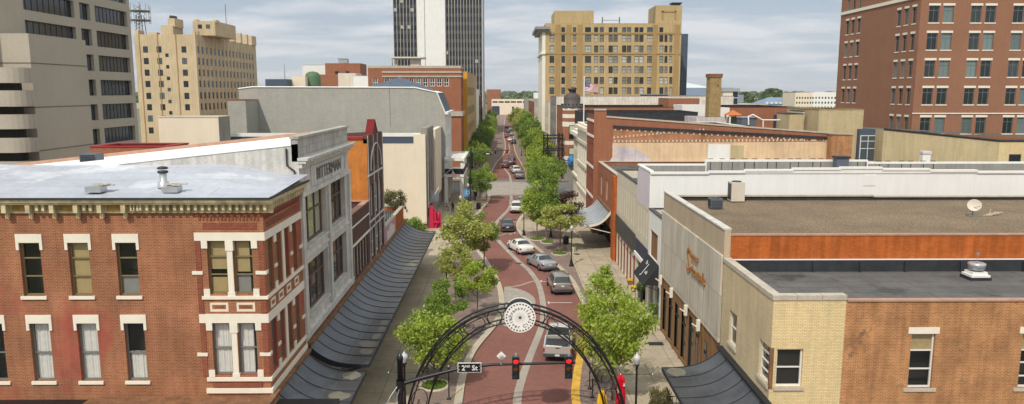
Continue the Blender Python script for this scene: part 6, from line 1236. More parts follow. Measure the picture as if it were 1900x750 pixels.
def tree(name, label, x, y, kind, mat, s=1., sz=None, z=.12, group=None, rz=None):
    cm_, tm, cz = TV[kind]; t = thing(name, label, 'tree', (x, y, z), group, rz if rz is not None else (x * 7.3 + y * 3.1) % 6.28); sz = sz or s
    for nm, me, off in (('trunk', tm, 0), ('crown', cm_, cz)):
        o = bpy.data.objects.new(nm, me); C.objects.link(o); o.parent = t; o.location = (0, 0, off * sz); o.scale = (s, s, sz)
        if nm == 'crown': o.material_slots[0].link = 'OBJECT'; o.material_slots[0].material = M[mat]
    return t
def tpx(px, py, Y=None): c = G(px, py, .12); return c[0], c[1]
GL = 'young street trees in the left pavement'; GR = 'young street trees in the right pavement'
def tp(name, label, px, py, kind, mat, s=1., sz=None, g=None): x, y = tpx(px, py); return tree(name, label, x, y, kind, mat, s, sz, group=g)
tp('street_tree', 'bushy bright green tree behind the left foot of the arch', 806, 716, 'y1', 'leaf_bright', 1.12, 1.0, GL)
tp('street_tree', 'green tree just beyond the bushy tree left of the arch', 808, 672, 'y2', 'leaf_mid', .95, .9, GL)
tp('street_tree', 'leafy tree standing between the long canopy and a lamp post', 829, 636, 'y3', 'leaf_mid', 1.1, .98, GL)
tp('street_tree', 'round bright yellow green tree left of the round arch sign', 886, 592, 'y3', 'leaf_bright', 1.12, 1.0, GL)
tp('street_tree', 'loose airy olive green tree beside the left lamp post', 846, 566, 't1', 'leaf_pale', 1.15, .92, GL)
tp('street_tree', 'tall pale yellow green tree over the left pavement', 866, 508, 'y2', 'leaf_pale', 1.75, 1.42, GL)
tp('street_tree', 'darker green tree at the inner bend of the left kerb', 898, 497, 'y2', 'leaf_mid', 1.2, 1.15, GL)
tp('street_tree', 'slim pale tree in front of the white porch', 860, 440, 't1', 'leaf_pale', .72, .8, GL)
tp('street_tree', 'green tree in front of the cross street on the left', 891, 378, 'm1', 'leaf_mid', .85, .85, GL)
tp('street_tree', 'slender light tree at the left corner of the cross street', 903, 370, 'y2', 'leaf_bright', 1.15, 1.2, GL)
tp('street_tree', 'large bright green tree at the right foot of the arch', 1136, 744, 'y1', 'leaf_bright', 1.18, 1.4, GR)
tp('street_tree', 'tall pale green tree behind the right side of the arch', 1118, 652, 't1', 'leaf_bright', 1.15, 1.0, GR)
tp('street_tree', 'light green tree beside the right lamp post and litter bin', 1039, 469, 'y3', 'leaf_pale', 1.7, 1.2, GR)
tp('street_tree', 'dark maroon leaved tree near the galvanised canopy', 1050, 446, 'y3', 'leaf_maroon', 1.3, 1.3, GR)
tp('street_tree', 'small green tree in a round bed left of the light green tree', 1014, 447, 'y2', 'leaf_mid', 1.35, 1.35, GR)
tp('street_tree', 'bright upright tree in the left one of the round grass beds', 996, 443, 'y2', 'leaf_bright', 1.35, 1.4, GR)
tp('street_tree', 'maroon shrubby tree tucked behind the round grass beds', 1022, 428, 'y3', 'leaf_maroon', .9, .85, GR)
tp('street_tree', 'green tree before the right corner of the cross street', 1003, 398, 'm1', 'leaf_mid', 1.0, 1.05, GR)
tp('street_tree', 'broad green tree at the right corner of the cross street', 1010, 378, 'm2', 'leaf_mid', 1.15, 1.15, GR)
tp('street_tree', 'yellow green tree spreading over the right pavement', 1000, 368, 'm1', 'leaf_bright', 1.1, 1.15, GR)
tp('street_tree', 'mid green tree beside the blue sign building', 1020, 362, 'm2', 'leaf_mid', 1.1, 1.1, GR)
GF = 'large street trees beyond the cross street'
far = [(-6.6, 161, 'm2', 'leaf_mid', 1.05), (-5.8, 168, 'm1', 'leaf_bright', 1.05), (-7.2, 178, 'm2', 'leaf_dark', 1.15), (-6.6, 190, 'm1', 'leaf_dark', 1.15), (-7.0, 204, 'm2', 'leaf_dark', 1.25), (-6.4, 222, 'm1', 'leaf_mid', 1.2), (-5.8, 240, 'm2', 'leaf_bright', 1.2), (-6.2, 262, 'm1', 'leaf_mid', 1.25), (-6.0, 290, 'm2', 'leaf_mid', 1.2), (-6.4, 325, 'm1', 'leaf_bright', 1.2), (-7.4, 370, 'm2', 'leaf_mid', 1.2), (-7.4, 425, 'm1', 'leaf_mid', 1.2),
       (8.2, 160, 'm1', 'leaf_bright', 1.0), (6.8, 167, 'm2', 'leaf_bright', 1.05), (9.0, 174, 'm1', 'leaf_bright', 1.15), (7.4, 182, 'm2', 'leaf_mid', 1.3), (8.6, 191, 'm1', 'leaf_bright', 1.3), (7.2, 200, 'b2', 'leaf_mid', .85), (8.6, 212, 'b1', 'leaf_dark', .8), (7.2, 225, 'b2', 'leaf_mid', .95), (8.4, 238, 'b1', 'leaf_mid', .9), (7.0, 252, 'b1', 'leaf_mid', .9), (8.2, 270, 'b2', 'leaf_mid', 1.05), (6.8, 290, 'b1', 'leaf_pale', 1.0), (5.6, 312, 'b1', 'leaf_pale', 1.05), (8.6, 335, 'b1', 'leaf_pale', .95), (7.4, 360, 'b2', 'leaf_pale', .9), (8.6, 395, 'b1', 'leaf_far', .75), (9.2, 450, 'b2', 'leaf_far', .8)]
cn = {'leaf_dark': 'dark green', 'leaf_bright': 'bright yellow green', 'leaf_mid': 'mid green', 'leaf_pale': 'pale olive green', 'leaf_far': 'dull green'}
on = ['first', 'second', 'third', 'fourth', 'fifth', 'sixth', 'seventh', 'eighth', 'ninth', 'tenth', 'eleventh', 'twelfth', 'thirteenth', 'fourteenth', 'fifteenth', 'sixteenth', 'seventeenth', 'eighteenth']
ct = {}
for x, y, k, mt, s in far:
    sd = 'left' if x < 0 else 'right'; ct[sd] = ct.get(sd, 0) + 1
    tree('street_tree', '%s tree, %s beyond the cross street on the %s' % (cn[mt], on[ct[sd] - 1], sd), x, y, k, mt, s, group=GF)
# round grass beds and shrubs
def grass_bed(px, py, r, lab):
    c = G(px, py, .13); t = thing('grass_bed', lab, 'planting bed', (c[0], c[1], .13)); m = MB(); m.lathe([(r + .18, 0), (r + .18, .10), (r, .10), (r, 0)], (c[0], c[1], .125), 20); m.build('edging', 'coping', t)
    m = MB(); rnd = random.Random(int(px)); 
    for i in range(700):
        a = rnd.uniform(0, 6.28); q = r * .95 * math.sqrt(rnd.random()); x, y = c[0] + q * math.cos(a), c[1] + q * math.sin(a); h_ = rnd.uniform(.12, .26); b = rnd.uniform(0, 3.1); dx_, dy_ = .035 * math.cos(b), .035 * math.sin(b); ln = rnd.uniform(-.08, .08)
        m.add([(x - dx_, y - dy_, .14), (x + dx_, y + dy_, .14), (x + ln, y + ln, .14 + h_)], [(0, 1, 2)])
    m.lathe([(0, .06), (r, .03)], (c[0], c[1], .13), 16); m.build('turf', 'grassm', t)
grass_bed(997, 444, .95, 'round grass bed under the bright upright tree'); grass_bed(1017, 450, .8, 'round grass bed behind the light green tree'); grass_bed(1039, 471, .85, 'round grass bed under the light green tree by the lamp post'); grass_bed(806, 716, .8, 'round grass bed at the left foot of the arch')
def shrub(name, label, x, y, s, mat, sz=1., z=.1):
    t = thing(name, label, 'shrub', (x, y, z)); o = bpy.data.objects.new('foliage', TV['y1'][0]); C.objects.link(o); o.parent = t; o.scale = (s, s, s * sz); o.location = (0, 0, s * sz * 1.3); o.material_slots[0].link = 'OBJECT'; o.material_slots[0].material = M[mat]
    m = MB(); [m.tube([(0, 0, 0), (.3 * s * math.cos(a), .3 * s * math.sin(a), s * sz * 1.2)], [.04, .015], 5) for a in (0, 1.5, 3, 4.6)]; m.build('stem', 'bark', t, world=False)
shrub('green_shrub', 'large green shrub filling the gap at the end of the long canopy', -12.0, 89, 1.3, 'leaf_mid', .9); shrub('green_shrub', 'low dark green shrub against the beige wall', -12.6, 94, .95, 'leaf_dark', .9); shrub('dry_shrub', 'reddish shrub at the corner of the beige hall', -11.4, 96.6, .5, 'leaf_maroon', .9); shrub('wispy_plant', 'wispy grey green plant on the roof terrace corner', -12.0, 79.9, .7, 'leaf_brownish', 1.0, 6.0)
shrub('green_shrub', 'green shrub by the left edge of the office block', -52, 92, 3.0, 'leaf_mid')
# ---- far woods: one mass
rnd = random.Random(5); m = MB()
def clump(cx, cy, cz, rx, rz, n, leaf):
    for i in range(n):
        a, b = rnd.uniform(0, 6.28), rnd.uniform(-.3, 1.57); x, y, z = cx + rx * math.cos(a) * math.cos(b), cy + rx * math.sin(a) * math.cos(b), cz + rz * math.sin(b); d = Vector((rnd.gauss(0, 1), rnd.gauss(0, 1), rnd.gauss(0, 1))).normalized(); p = d.orthogonal() * leaf; q_ = d.cross(p); o = Vector((x, y, z))
        m.add([o - p, o + q_ * .8, o + p, o - q_ * .8], [(0, 1, 2, 3)])
for i in range(520):
    y = rnd.uniform(900, 2600); x = rnd.uniform(-.62, .72) * y; h_ = rnd.uniform(8, 14) + y / 500; clump(x, y, h_ * .45, h_ * rnd.uniform(.7, 1.3), h_ * .55, 60, h_ * .17)
for i in range(90):
    y = rnd.uniform(600, 800); x = rnd.uniform(.27, .52) * y; h_ = rnd.uniform(8, 13); clump(x, y, h_ * .45, h_ * .7, h_ * .55, 90, h_ * .12)
for x_, yy, h_ in ((at(1432, 160, Y=640)[0], 640, 22), (at(1386, 160, Y=660)[0], 660, 18), (at(1400, 180, Y=500)[0], 500, 9), (at(1420, 180, Y=500)[0], 520, 9)): [clump(x_ + rnd.uniform(-6, 6), yy, h_ * rnd.uniform(.3, .7), h_ * .35, h_ * .3, 120, h_ * .06) for k in range(5)]
tag(m.build('far_woods', 'leaf_far'), 'far off green woods along the horizon', 'woods', kind='stuff')
rnd = random.Random(9); m = MB()                                    # roofs scattered through the distance
for i in range(130):
    y = rnd.uniform(650, 1500); x = rnd.uniform(-.5, .7) * y; s = rnd.uniform(6, 18); m.box(x, x + s * 1.5, y, y + s, 0, rnd.uniform(4, 8))
tag(m.build('far_houses', 'coping'), 'far off pale low roofs scattered among the distant woods', 'houses', kind='stuff')

# ================================================================ arch, signals, lamps
t = thing('street_arch', 'black wrought iron arch over the street carrying a round white sign', 'arch', (.57, 38.3, .1)); acx = .58
def arc(a_, b_, y, n=40, z0_=.12, t0=0, t1=180): return [(acx + a_ * math.cos(R(t0 + (t1 - t0) * i / n)), y, max(z0_, b_ * math.sin(R(t0 + (t1 - t0) * i / n)))) for i in range(n + 1)]
for y in (38.0, 38.75):
    m = MB(); m.tube(arc(6.0, 7.25, y), .055, 8); m.build('outer_rib', 'black', t); m = MB(); m.tube(arc(4.95, 6.42, y), .045, 8); m.build('inner_rib', 'black', t)
m = MB(); m.tube(arc(5.8, 7.0, 38.1), .03, 5); m.tube(arc(5.8, 7.0, 38.65), .03, 5)
for k in range(1, 30):
    a = R(180 * k / 30); p = (acx + 6.0 * math.cos(a), 7.25 * math.sin(a)); m.tube([(p[0], 38.0, p[1]), (p[0], 38.75, p[1])], .03, 5)
    if k % 2: q_ = (acx + 4.95 * math.cos(a), 6.42 * math.sin(a)); m.tube([(q_[0], 38.0, q_[1]), (q_[0], 38.75, q_[1])], .025, 5)
m.build('cross_bar', 'black', t)
m = MB()
for y in (38.02,):
    for k in range(15):
        a = R(6 + 12 * k); ca__, sa__ = math.cos(a), math.sin(a); cxm, czm = acx + 5.47 * ca__, 6.83 * sa__; th = math.atan2(7.25 * ca__, -6.0 * sa__) if False else math.atan2(6.6 * math.cos(a), -5.4 * math.sin(a))
        if abs(math.cos(a)) < .18: continue
        ux, uz = math.cos(th), math.sin(th); vx, vz = -uz, ux; L_ = .62 if k % 2 else .38
        m.tube([(cxm + ux * L_ * math.cos(R(f)) + vx * .42 * math.sin(R(f)), y, czm + uz * L_ * math.cos(R(f)) + vz * .42 * math.sin(R(f))) for f in range(0, 361, 20)], .026, 5, cap=False)
        if k % 2:
            m.tube([(cxm + ux * (.3 + .3 * math.cos(R(f))) , y, czm + uz * (.3 + .3 * math.cos(R(f))) + .16 * math.sin(R(f))) for f in range(0, 300, 25)], .018, 4, cap=False)
            for sg in (-1, 1): m.tube([(cxm + ux * (.75 * sg) + vx * .42 * math.cos(R(f)), y, czm + uz * (.75 * sg) + vz * .42 * math.cos(R(f)) ) for f in (0, 60, 120, 180)], .02, 4)
m.build('scrollwork', 'black', t)
m = MB()
for x in (acx - 6.0, acx - 4.95, acx + 4.95, acx + 6.0): m.box(x - .16, x + .16, 37.85, 38.9, .12, .5)
m.build('footing', 'black', t)
dc = at(965, 589, Y=37.9); dcx, dcz, dr = dc[0], dc[2], .82
t2 = thing('round_sign', 'round white sign reading Evansville River City at the crown of the arch', 'sign', (dcx, 38.3, dcz))
def drum(nm, prof, mat): m = MB(); m.lathe(prof, (0, 0, 0), 40); m.sm = [False] * len(m.sm); o = m.build(nm, mat, None); o.parent = t2; o.rotation_euler = (R(90), 0, 0); return o
drum('case', [(.0, -.45), (.80, -.45), (.80, .40), (0, .40)], 'canvas_black'); drum('front_face', [(.0, .445), (dr, .445), (dr, .40), (0, .40)], 'white_flat'); drum('rear_rim', [(.80, -.46), (dr + .02, -.46), (dr + .02, -.42), (.80, -.42)], 'white_flat')
fy = 38.3 - .45
for k in range(28):
    m = MB()
    a = 2 * math.pi * k / 28; x, z = dcx + .715 * math.cos(a), dcz + .715 * math.sin(a); r_ = .045
    ux, uz = math.cos(a), math.sin(a); vx, vz = -uz, ux; P = [(-.05, 0), (.0, .05), (.045, .042), (.05, .02), (.035, 0), (.05, -.02), (.045, -.042), (0, -.05)]
    m.poly([(x + ux * p + vx * q_, fy - .003, z + uz * p + vz * q_) for p, q_ in P][::-1]); m.build('heart_cutout', 'sign_text', t2)
m = MB(); m.poly([(dcx + .085 * math.cos(R(a)), fy - .004, dcz + .085 * math.sin(R(a))) for a in range(0, 360, 20)])
for k in range(18): a = 2 * math.pi * k / 18; m.tube([(dcx + .1 * math.cos(a), fy, dcz + .1 * math.sin(a)), (dcx + .32 * math.cos(a), fy, dcz + .32 * math.sin(a))], .004, 4)
m.build('spokes', 'sign_text', t2)
m = MB()
def arctext(txt, a0, a1, r, size, top=True):
    n = len(txt)
    for i, ch in enumerate(txt):
        if ch == ' ': continue
        a = R(a0 + (a1 - a0) * i / (n - 1)); x, z = dcx + r * math.cos(a), dcz + r * math.sin(a); rot = a - math.pi / 2 if top else a + math.pi / 2
        u = (math.cos(rot), 0, math.sin(rot)); up = (-math.sin(rot), 0, math.cos(rot)); text_on(m, ch, size, (x, fy - .002, z), u, (0, -1, 0), up=up, ext=.004, off=.004)
arctext('Evansville', 172, 8, .42, .27, True); arctext('River City', 192, 350, .60, .26, False); m.build('lettering', 'sign_text', t2)
# mast arm signal
def mast(name, label, bx, by, arm, zp, sigs, sign, g=None, k=1.):
    t = thing(name, label, 'traffic signal', (bx, by, .1)); m = MB(); m.lathe([(.26, 0), (.24, .3), (.17, .5), (.15, 3), (.135, zp - .2), (.15, zp - .2), (.15, zp - .05), (.05, zp + .12), (0, zp + .15)], (bx, by, .12), 12)
    for a in (0, 90, 180, 270): m.box(bx + .17 * math.cos(R(a)) - .05, bx + .17 * math.cos(R(a)) + .05, by + .17 * math.sin(R(a)) - .05, by + .17 * math.sin(R(a)) + .05, arm[0][2] - .35, arm[0][2] - .1)
    m.build('pole', 'blackgreen', t); m = MB(); m.tube(arm, [.11, .095, .085, .07, .06][:len(arm)], 8); m.lathe([(.2, -.2), (.2, .2)], (bx, by, arm[0][2]), 12); m.build('arm', 'black', t); return t
def arm_z(arm, x):
    for a, b in zip(arm, arm[1:]):
        if a[0] <= x <= b[0]: return a[2] + (b[2] - a[2]) * (x - a[0]) / (b[0] - a[0])
def signal(label, x, y, z, g=None, k=1.):
    t = thing('traffic_light', label, 'traffic light', (x, y, z), g); m = MB(); m.box(x - .17, x + .17, y - .1, y + .12, z - .53, z + .53); m.build('housing', 'blackgreen', t)
    for i, mt in enumerate(('lampred', 'lampamber', 'lampgreen')):
        zc = z + .34 - .34 * i; m = MB(); m.lathe([(0, .05), (.08, .04), (.125, .0)], (0, 0, 0), 16); o = m.build('lens', mt, None); o.parent = t; o.rotation_euler = (R(90), 0, 0); o.location = (0, -.11, zc - z)
        m = MB(); m.tube([(0, 0, 0), (0, 0, .2)], .14, 14, cap=False); vs = [v for v in m.v]; m2 = MB(); n = 12
        for j in range(n):
            a, b = R(-20 + 220 * j / n), R(-20 + 220 * (j + 1) / n); m2.quad((.14 * math.cos(a), 0, .14 * math.sin(a)), (.14 * math.cos(b), 0, .14 * math.sin(b)), (.14 * math.cos(b), -.2 * math.sin(max(0, min(math.pi, b))) - .03, .14 * math.sin(b)), (.14 * math.cos(a), -.2 * math.sin(max(0, min(math.pi, a))) - .03, .14 * math.sin(a)))
        o = m2.build('visor', 'black', None); o.parent = t; o.location = (0, -.1, zc - z)
    m = MB(); m.box(x - .04, x + .04, y - .02, y + .04, z + .53, z + .68); m.build('clamp', 'silver', t); return t
armp = [(-4.87, 33.0, 5.05), (-3.6, 33, 5.42), (-2.2, 33, 5.78), (-.6, 33, 5.98), (3.25, 33, 6.06)]
t = mast('signal_mast', 'dark green signal pole with long tapered arm across the street', -4.87, 33.0, armp, 6.3, 0, 0)
m = MB(); m.tube([(-5.0, 32.8, 5.0), (-5.3, 32.6, 4.6), (-5.55, 32.4, 4.0), (-5.6, 32.4, 3.3)], .03, 5); m.tube([(-4.9, 32.8, 4.9), (-5.1, 32.7, 4.2), (-5.2, 32.7, 3.2)], .02, 5); m.build('cable', 'silver', t)
m = MB(); m.box(-6.1, -5.2, 32.2, 32.5, 3.5, 3.62); m.box(-5.7, -5.4, 32.25, 32.45, 2.9, 3.5); m.build('junction_box', 'silver', t)
s_ = at(957, 682, Y=32.8); signal('traffic light showing red in the middle of the arm', s_[0], 32.78, s_[2], 'traffic lights on the near arm'); s_ = at(1055, 681, Y=32.8); signal('traffic light showing red at the end of the arm', s_[0], 32.78, s_[2], 'traffic lights on the near arm')
a, b = at(849, 674, Y=32.75), at(893, 692, Y=32.75); t = thing('street_name_sign', 'black street sign reading 2ND St with white border on the signal arm', 'sign', ((a[0] + b[0]) / 2, 32.78, (a[2] + b[2]) / 2))
part_box(t, 'border', 'white_flat', a[0], b[0], 32.79, 32.82, b[2], a[2]); part_box(t, 'panel', 'black', a[0] + .03, b[0] - .03, 32.775, 32.79, b[2] + .03, a[2] - .03)
m = MB(); xm, zm = (a[0] + b[0]) / 2, (a[2] + b[2]) / 2; text_on(m, '2', .34, (xm - .28, 32.77, zm - .12), (1, 0, 0), (0, -1, 0), ext=.003, off=.004); text_on(m, 'ND', .15, (xm - .08, 32.77, zm + .02), (1, 0, 0), (0, -1, 0), ext=.003, off=.002); text_on(m, 'St', .34, (xm + .24, 32.77, zm - .12), (1, 0, 0), (0, -1, 0), ext=.003, off=.004)
for sx in (-.46, .46): [m.box(xm + sx - .012, xm + sx + .012, 32.768, 32.776, zm + q_ - .012, zm + q_ + .012) for q_ in (-.08, .08)]
m.build('lettering', 'white_flat', t); part_box(t, 'bracket', 'black', xm - .4, xm + .4, 32.82, 32.95, zm + .02, zm + .1)
c = at(930, 663, Y=32.9); t = thing('camera_sensor', 'white diamond shaped sensor plate standing on the signal arm', 'sensor', (c[0], 32.9, 6.0)); m = MB(); m.prismY([(c[0] - .22, c[2]), (c[0], c[2] - .2), (c[0] + .22, c[2]), (c[0], c[2] + .22)], 33.05, 33.07); m.build('plate', 'white', t); m = MB(); m.tube([(c[0], 32.95, 6.0), (c[0], 32.95, c[2])], .04, 6); m.box(c[0] - .07, c[0] + .07, 32.75, 33.0, c[2] - .06, c[2] + .08); m.build('sensor_head', 'silver', t)
# far mast at third street
arm2 = [(-7.2, 157.5, 5.2), (-5.5, 157.5, 5.9), (-3.5, 157.5, 6.1), (1.2, 157.5, 6.2)]
mast('signal_mast', 'distant signal pole and arm at the cross street', -7.2, 157.5, arm2, 6.4, 0, 0)
signal('distant traffic light showing red against the left trees', at(919, 285, Y=157.3)[0], 157.3, 6.0); signal('distant traffic light showing red over the road', at(941, 286, Y=157.3)[0], 157.3, 6.0)
a, b = at(899, 283, Y=157.2), at(911, 288, Y=157.2); t = thing('street_name_sign', 'tiny distant black street name plate on the far signal arm', 'sign', (a[0], 157.2, a[2])); part_box(t, 'panel', 'black', a[0], b[0], 157.2, 157.25, b[2], a[2]); part_box(t, 'legend', 'white_flat', a[0] + .3, b[0] - .3, 157.18, 157.2, b[2] + .2, a[2] - .2)
# portal frame (black) on the right of third street
t = thing('black_portal', 'black steel lattice portal standing beside the far right corner', 'portal', (9.5, 157, .1)); m = MB()
for x in (8.2, 9.0, 11.4, 12.1):
    for y in (156.6, 157.6): m.tube([(x, y, .1), (x, y, 9.8)], .11, 5)
for z in (6.2, 6.6, 8.8, 9.4): [m.tube([(8.0, y, z), (12.3, y, z)], .12, 5) for y in (156.6, 157.6)]
for k in range(8): m.tube([(8.2 + .5 * k, 156.6, 6.6), (8.2 + .5 * (k + 1), 156.6, 8.8 if k % 2 else 6.6 + 2.2)], .05, 4)
for z in range(1, 9): m.tube([(8.2, 156.6, z), (9.0, 156.6, z + 1)], .05, 4); m.tube([(11.4, 156.6, z), (12.1, 156.6, z + 1)], .05, 4)
m.build('frame', 'black', t)
# lamp posts
def lamp(label, x, y, h_=4.1, arms=True, z=.12, side=0):
    t = thing('street_lamp', label, 'street lamp', (x, y, z), 'black street lamps with clear acorn globes'); m = MB()
    m.lathe([(.26, 0), (.26, .08), (.19, .2), (.13, .55), (.1, .7), (.065, .8), (.05, h_ - .55), (.08, h_ - .5), (.06, h_ - .4), (.15, h_ - .33), (.12, h_ - .28)], (0, 0, 0), 12); m.build('post', 'black', t, world=False)
    m = MB(); m.lathe([(.11, -.28), (.2, -.05), (.22, .06), (.17, .17), (.1, .22), (.04, .3), (.02, .36), (0, .4)], (0, 0, h_), 14); m.build('globe', 'globe', t, world=False)
    if arms:
        m = MB(); m.tube([(-.05, 0, h_ - .85), (.9, 0, h_ - .85)] if side > 0 else [(-.9, 0, h_ - .85), (.05, 0, h_ - .85)] if side < 0 else [(-.85, 0, h_ - .85), (.85, 0, h_ - .85)], .018, 5); m.build('banner_arm', 'black', t, world=False)
        m = MB()
        for sx in ((-.87, .87) if side == 0 else (.92,) if side > 0 else (-.92,)): m.ell((sx, 0, h_ - .85), (.035, .035), 6)
        m.build('arm_tip', 'white_flat', t, world=False)
    return t
c = at(1182, 667, Z=4.2); lamp('street lamp at the lower right beside the arch', c[0], c[1], 4.1); c = at(750, 664, Z=4.2); lamp('street lamp half hidden behind the green signal pole', c[0], c[1], 4.1)
for px, py, lab in ((829, 552, 'street lamp by the airy tree on the left pavement'), (1060, 494, 'street lamp beside the litter bin on the right pavement'), (972, 437, 'street lamp behind the dark sedan'), (869, 393, 'street lamp carrying the light blue sign'), (855, 422, 'street lamp hidden behind the pale left trees'), (1022, 440, 'street lamp among the round grass beds'), (881, 372, 'street lamp before the left cross street corner'), (1022, 378, 'street lamp by the right cross street corner')):
    c = G(px, py, .12); lamp(lab, c[0], c[1])
for i, (x, y) in enumerate(((-5.0, 170), (5.6, 175), (-5.2, 200), (4.8, 215), (-4.6, 240))): lamp('distant street lamp, %s one past the cross street' % on[i], x, y)
c = G(868, 392); t = thing('blue_information_sign', 'square light blue sign on the lamp post near the porch', 'sign', (c[0], c[1] - .2, 2.3)); m = MB(); m.box(c[0] - .62, c[0] + .68, c[1] - .22, c[1] - .18, 2.35, 3.45); m.build('panel', 'signblue', t)
m = MB(); m.lathe([(0, 0), (.26, 0)], (0, 0, 0), 14) if False else m.tube([(c[0] + .03 + .26 * math.cos(R(a)), c[1] - .235, 2.95 + .26 * math.sin(R(a))) for a in range(0, 361, 30)], .05, 4); m.build('emblem', 'white_flat', t)
c = G(1070, 500); t = thing('small_green_sign', 'small pale green notice on the lamp post by the litter bin', 'sign', (7.45, c[1], 2.1)); m = MB(); c2 = at(1064, 462, Y=78.2); m.box(c2[0] - .16, c2[0] + .22, 78.18, 78.22, c2[2] - .35, c2[2] + .2); m.build('panel', 'blind_green', t); m = MB(); m.box(c2[0] - .14, c2[0] - .1, 78.1, 78.2, c2[2] - .1, c2[2]); m.build('bracket', 'black', t)
# short posts / meters
for px, py, h_, lab in ((833, 741, 2.0, 'short black post at the left pavement edge inside the arch'), (1095, 660, 2.0, 'short black post behind the pickup on the right kerb'), (1094, 722, 1.1, 'low black bollard by the yellow kerb'), (1099, 738, 1.1, 'second low black bollard nearer the right foot of the arch'), (878, 512, 1.6, 'short post under the darker left tree')):
    c = G(px, py, .12); t = thing('iron_post', lab, 'post', (c[0], c[1], .12)); m = MB(); m.lathe([(.14, 0), (.12, .06), (.04, .12), (.035, h_ - .1), (.06, h_ - .08), (.05, h_), (0, h_ + .05)], (0, 0, 0), 10); m.build('shaft', 'black', t, world=False)
    m = MB(); m.ell((0, 0, h_ + .08), (.05, .06), 6); m.build('finial', 'globe' if h_ > 1.5 else 'black', t, world=False)
# litter bins, benches, planters
def bin_(label, px, py):
    c = G(px, py, .12); t = thing('litter_bin', label, 'litter bin', (c[0], c[1], .12)); m = MB(); m.lathe([(.26, 0), (.32, .1), (.34, .85), (.3, .88)], (0, 0, 0), 14); m.build('body', 'blackgreen', t, world=False)
    m = MB(); [m.box(.33 * math.cos(R(a)) - .02, .33 * math.cos(R(a)) + .02, .33 * math.sin(R(a)) - .02, .33 * math.sin(R(a)) + .02, .1, .86) for a in range(0, 360, 20)]; m.build('slat', 'black', t, world=False); m = MB(); m.lathe([(.36, .9), (.3, 1.0), (.14, 1.06), (.12, 1.0)], (0, 0, 0), 14); m.build('lid', 'black', t, world=False)
bin_('dark litter bin between the grass beds and the lamp post', 1050, 453); bin_('dark litter bin beside the bench before the left corner', 888, 388)
def bench(label, px, py, rz=0.):
    c = G(px, py, .12); t = thing('park_bench', label, 'bench', (c[0], c[1], .12), rz=rz); m = MB(); [m.box(-.8, .8, -.22 + .11 * k, -.14 + .11 * k, .42, .45) for k in range(4)]; m.build('seat', 'wintan', t, world=False); m = MB(); [m.box(-.8, .8, .22, .25, .52 + .11 * k, .6 + .11 * k) for k in range(3)]; m.build('backrest', 'wintan', t, world=False)
    for x in (-.7, .7): m = MB(); m.tube([(x, -.2, 0), (x, -.2, .42), (x, .22, .42), (x, .27, .85)], .03, 5); m.tube([(x, .2, 0), (x, .22, .42)], .03, 5); m.build('leg', 'black', t, world=False)
bench('slatted bench beside the bin before the left corner', 894, 383); bench('slatted bench on the right pavement under the lower tree', 1108, 700, R(90)); bench('slatted bench on the left behind the round grass bed', 786, 700, R(-90))
def planter(label, x, y, s=1., plant='leaf_mid', square=False, pm='planter'):
    t = thing('planter', label, 'planter', (x, y, .12)); m = MB(); m.lathe([(.2 * s, 0), (.3 * s, .8 * s), (.33 * s, .85 * s), (.28 * s, .85 * s), (.26 * s, .75 * s), (0, .75 * s)], (0, 0, 0), 4 if square else 14); o = m.build('pot', pm, t, world=False); o.rotation_euler.z = R(45) if square else 0
    o = bpy.data.objects.new('plant', TV['y1'][0]); C.objects.link(o); o.parent = t; o.scale = (.2 * s, .2 * s, .26 * s); o.location = (0, 0, 1.1 * s); o.material_slots[0].link = 'OBJECT'; o.material_slots[0].material = M[plant]
c = G(1212, 600, .12); planter('tall square grey planter nearest the black awning', c[0], c[1], 1.15, square=True); c = G(1188, 560, .12); planter('tall square grey planter further up by the teal shopfront', c[0], c[1], 1.15, 'leaf_dark', square=True)
c = G(882, 365, .12); planter('dark urn planter at the left cross street corner', c[0], c[1], 1.2, pm='black')
for px, py, lab in ((1171, 528, 'low dark tub with yellow flowers by the maroon shopfront'), (1178, 541, 'second low tub of yellow flowers nearer the planters')):
    c = G(px, py, .12); t = thing('flower_tub', lab, 'flower tub', (c[0], c[1], .12)); m = MB(); m.lathe([(.3, 0), (.42, .35), (.36, .35), (0, .3)], (0, 0, 0), 12); m.build('tub', 'rust', t, world=False); m = MB(); rr = random.Random(px)
    for i in range(90): a, q_ = rr.uniform(0, 6.28), rr.uniform(0, .38); m.ell((q_ * math.cos(a), q_ * math.sin(a), .38 + rr.uniform(0, .16)), (.04, .04), 4)
    m.build('blossom', 'yellowpaint', t, world=False)
t = thing('doormat', 'dark mat at the limestone shop door', 'mat'); c = G(1218, 638, .13); t.location = (c[0], c[1], .125); part_box(t, 'mat', 'windark', c[0] - .6, c[0] + .5, c[1] - .35, c[1] + .35, .128, .145)
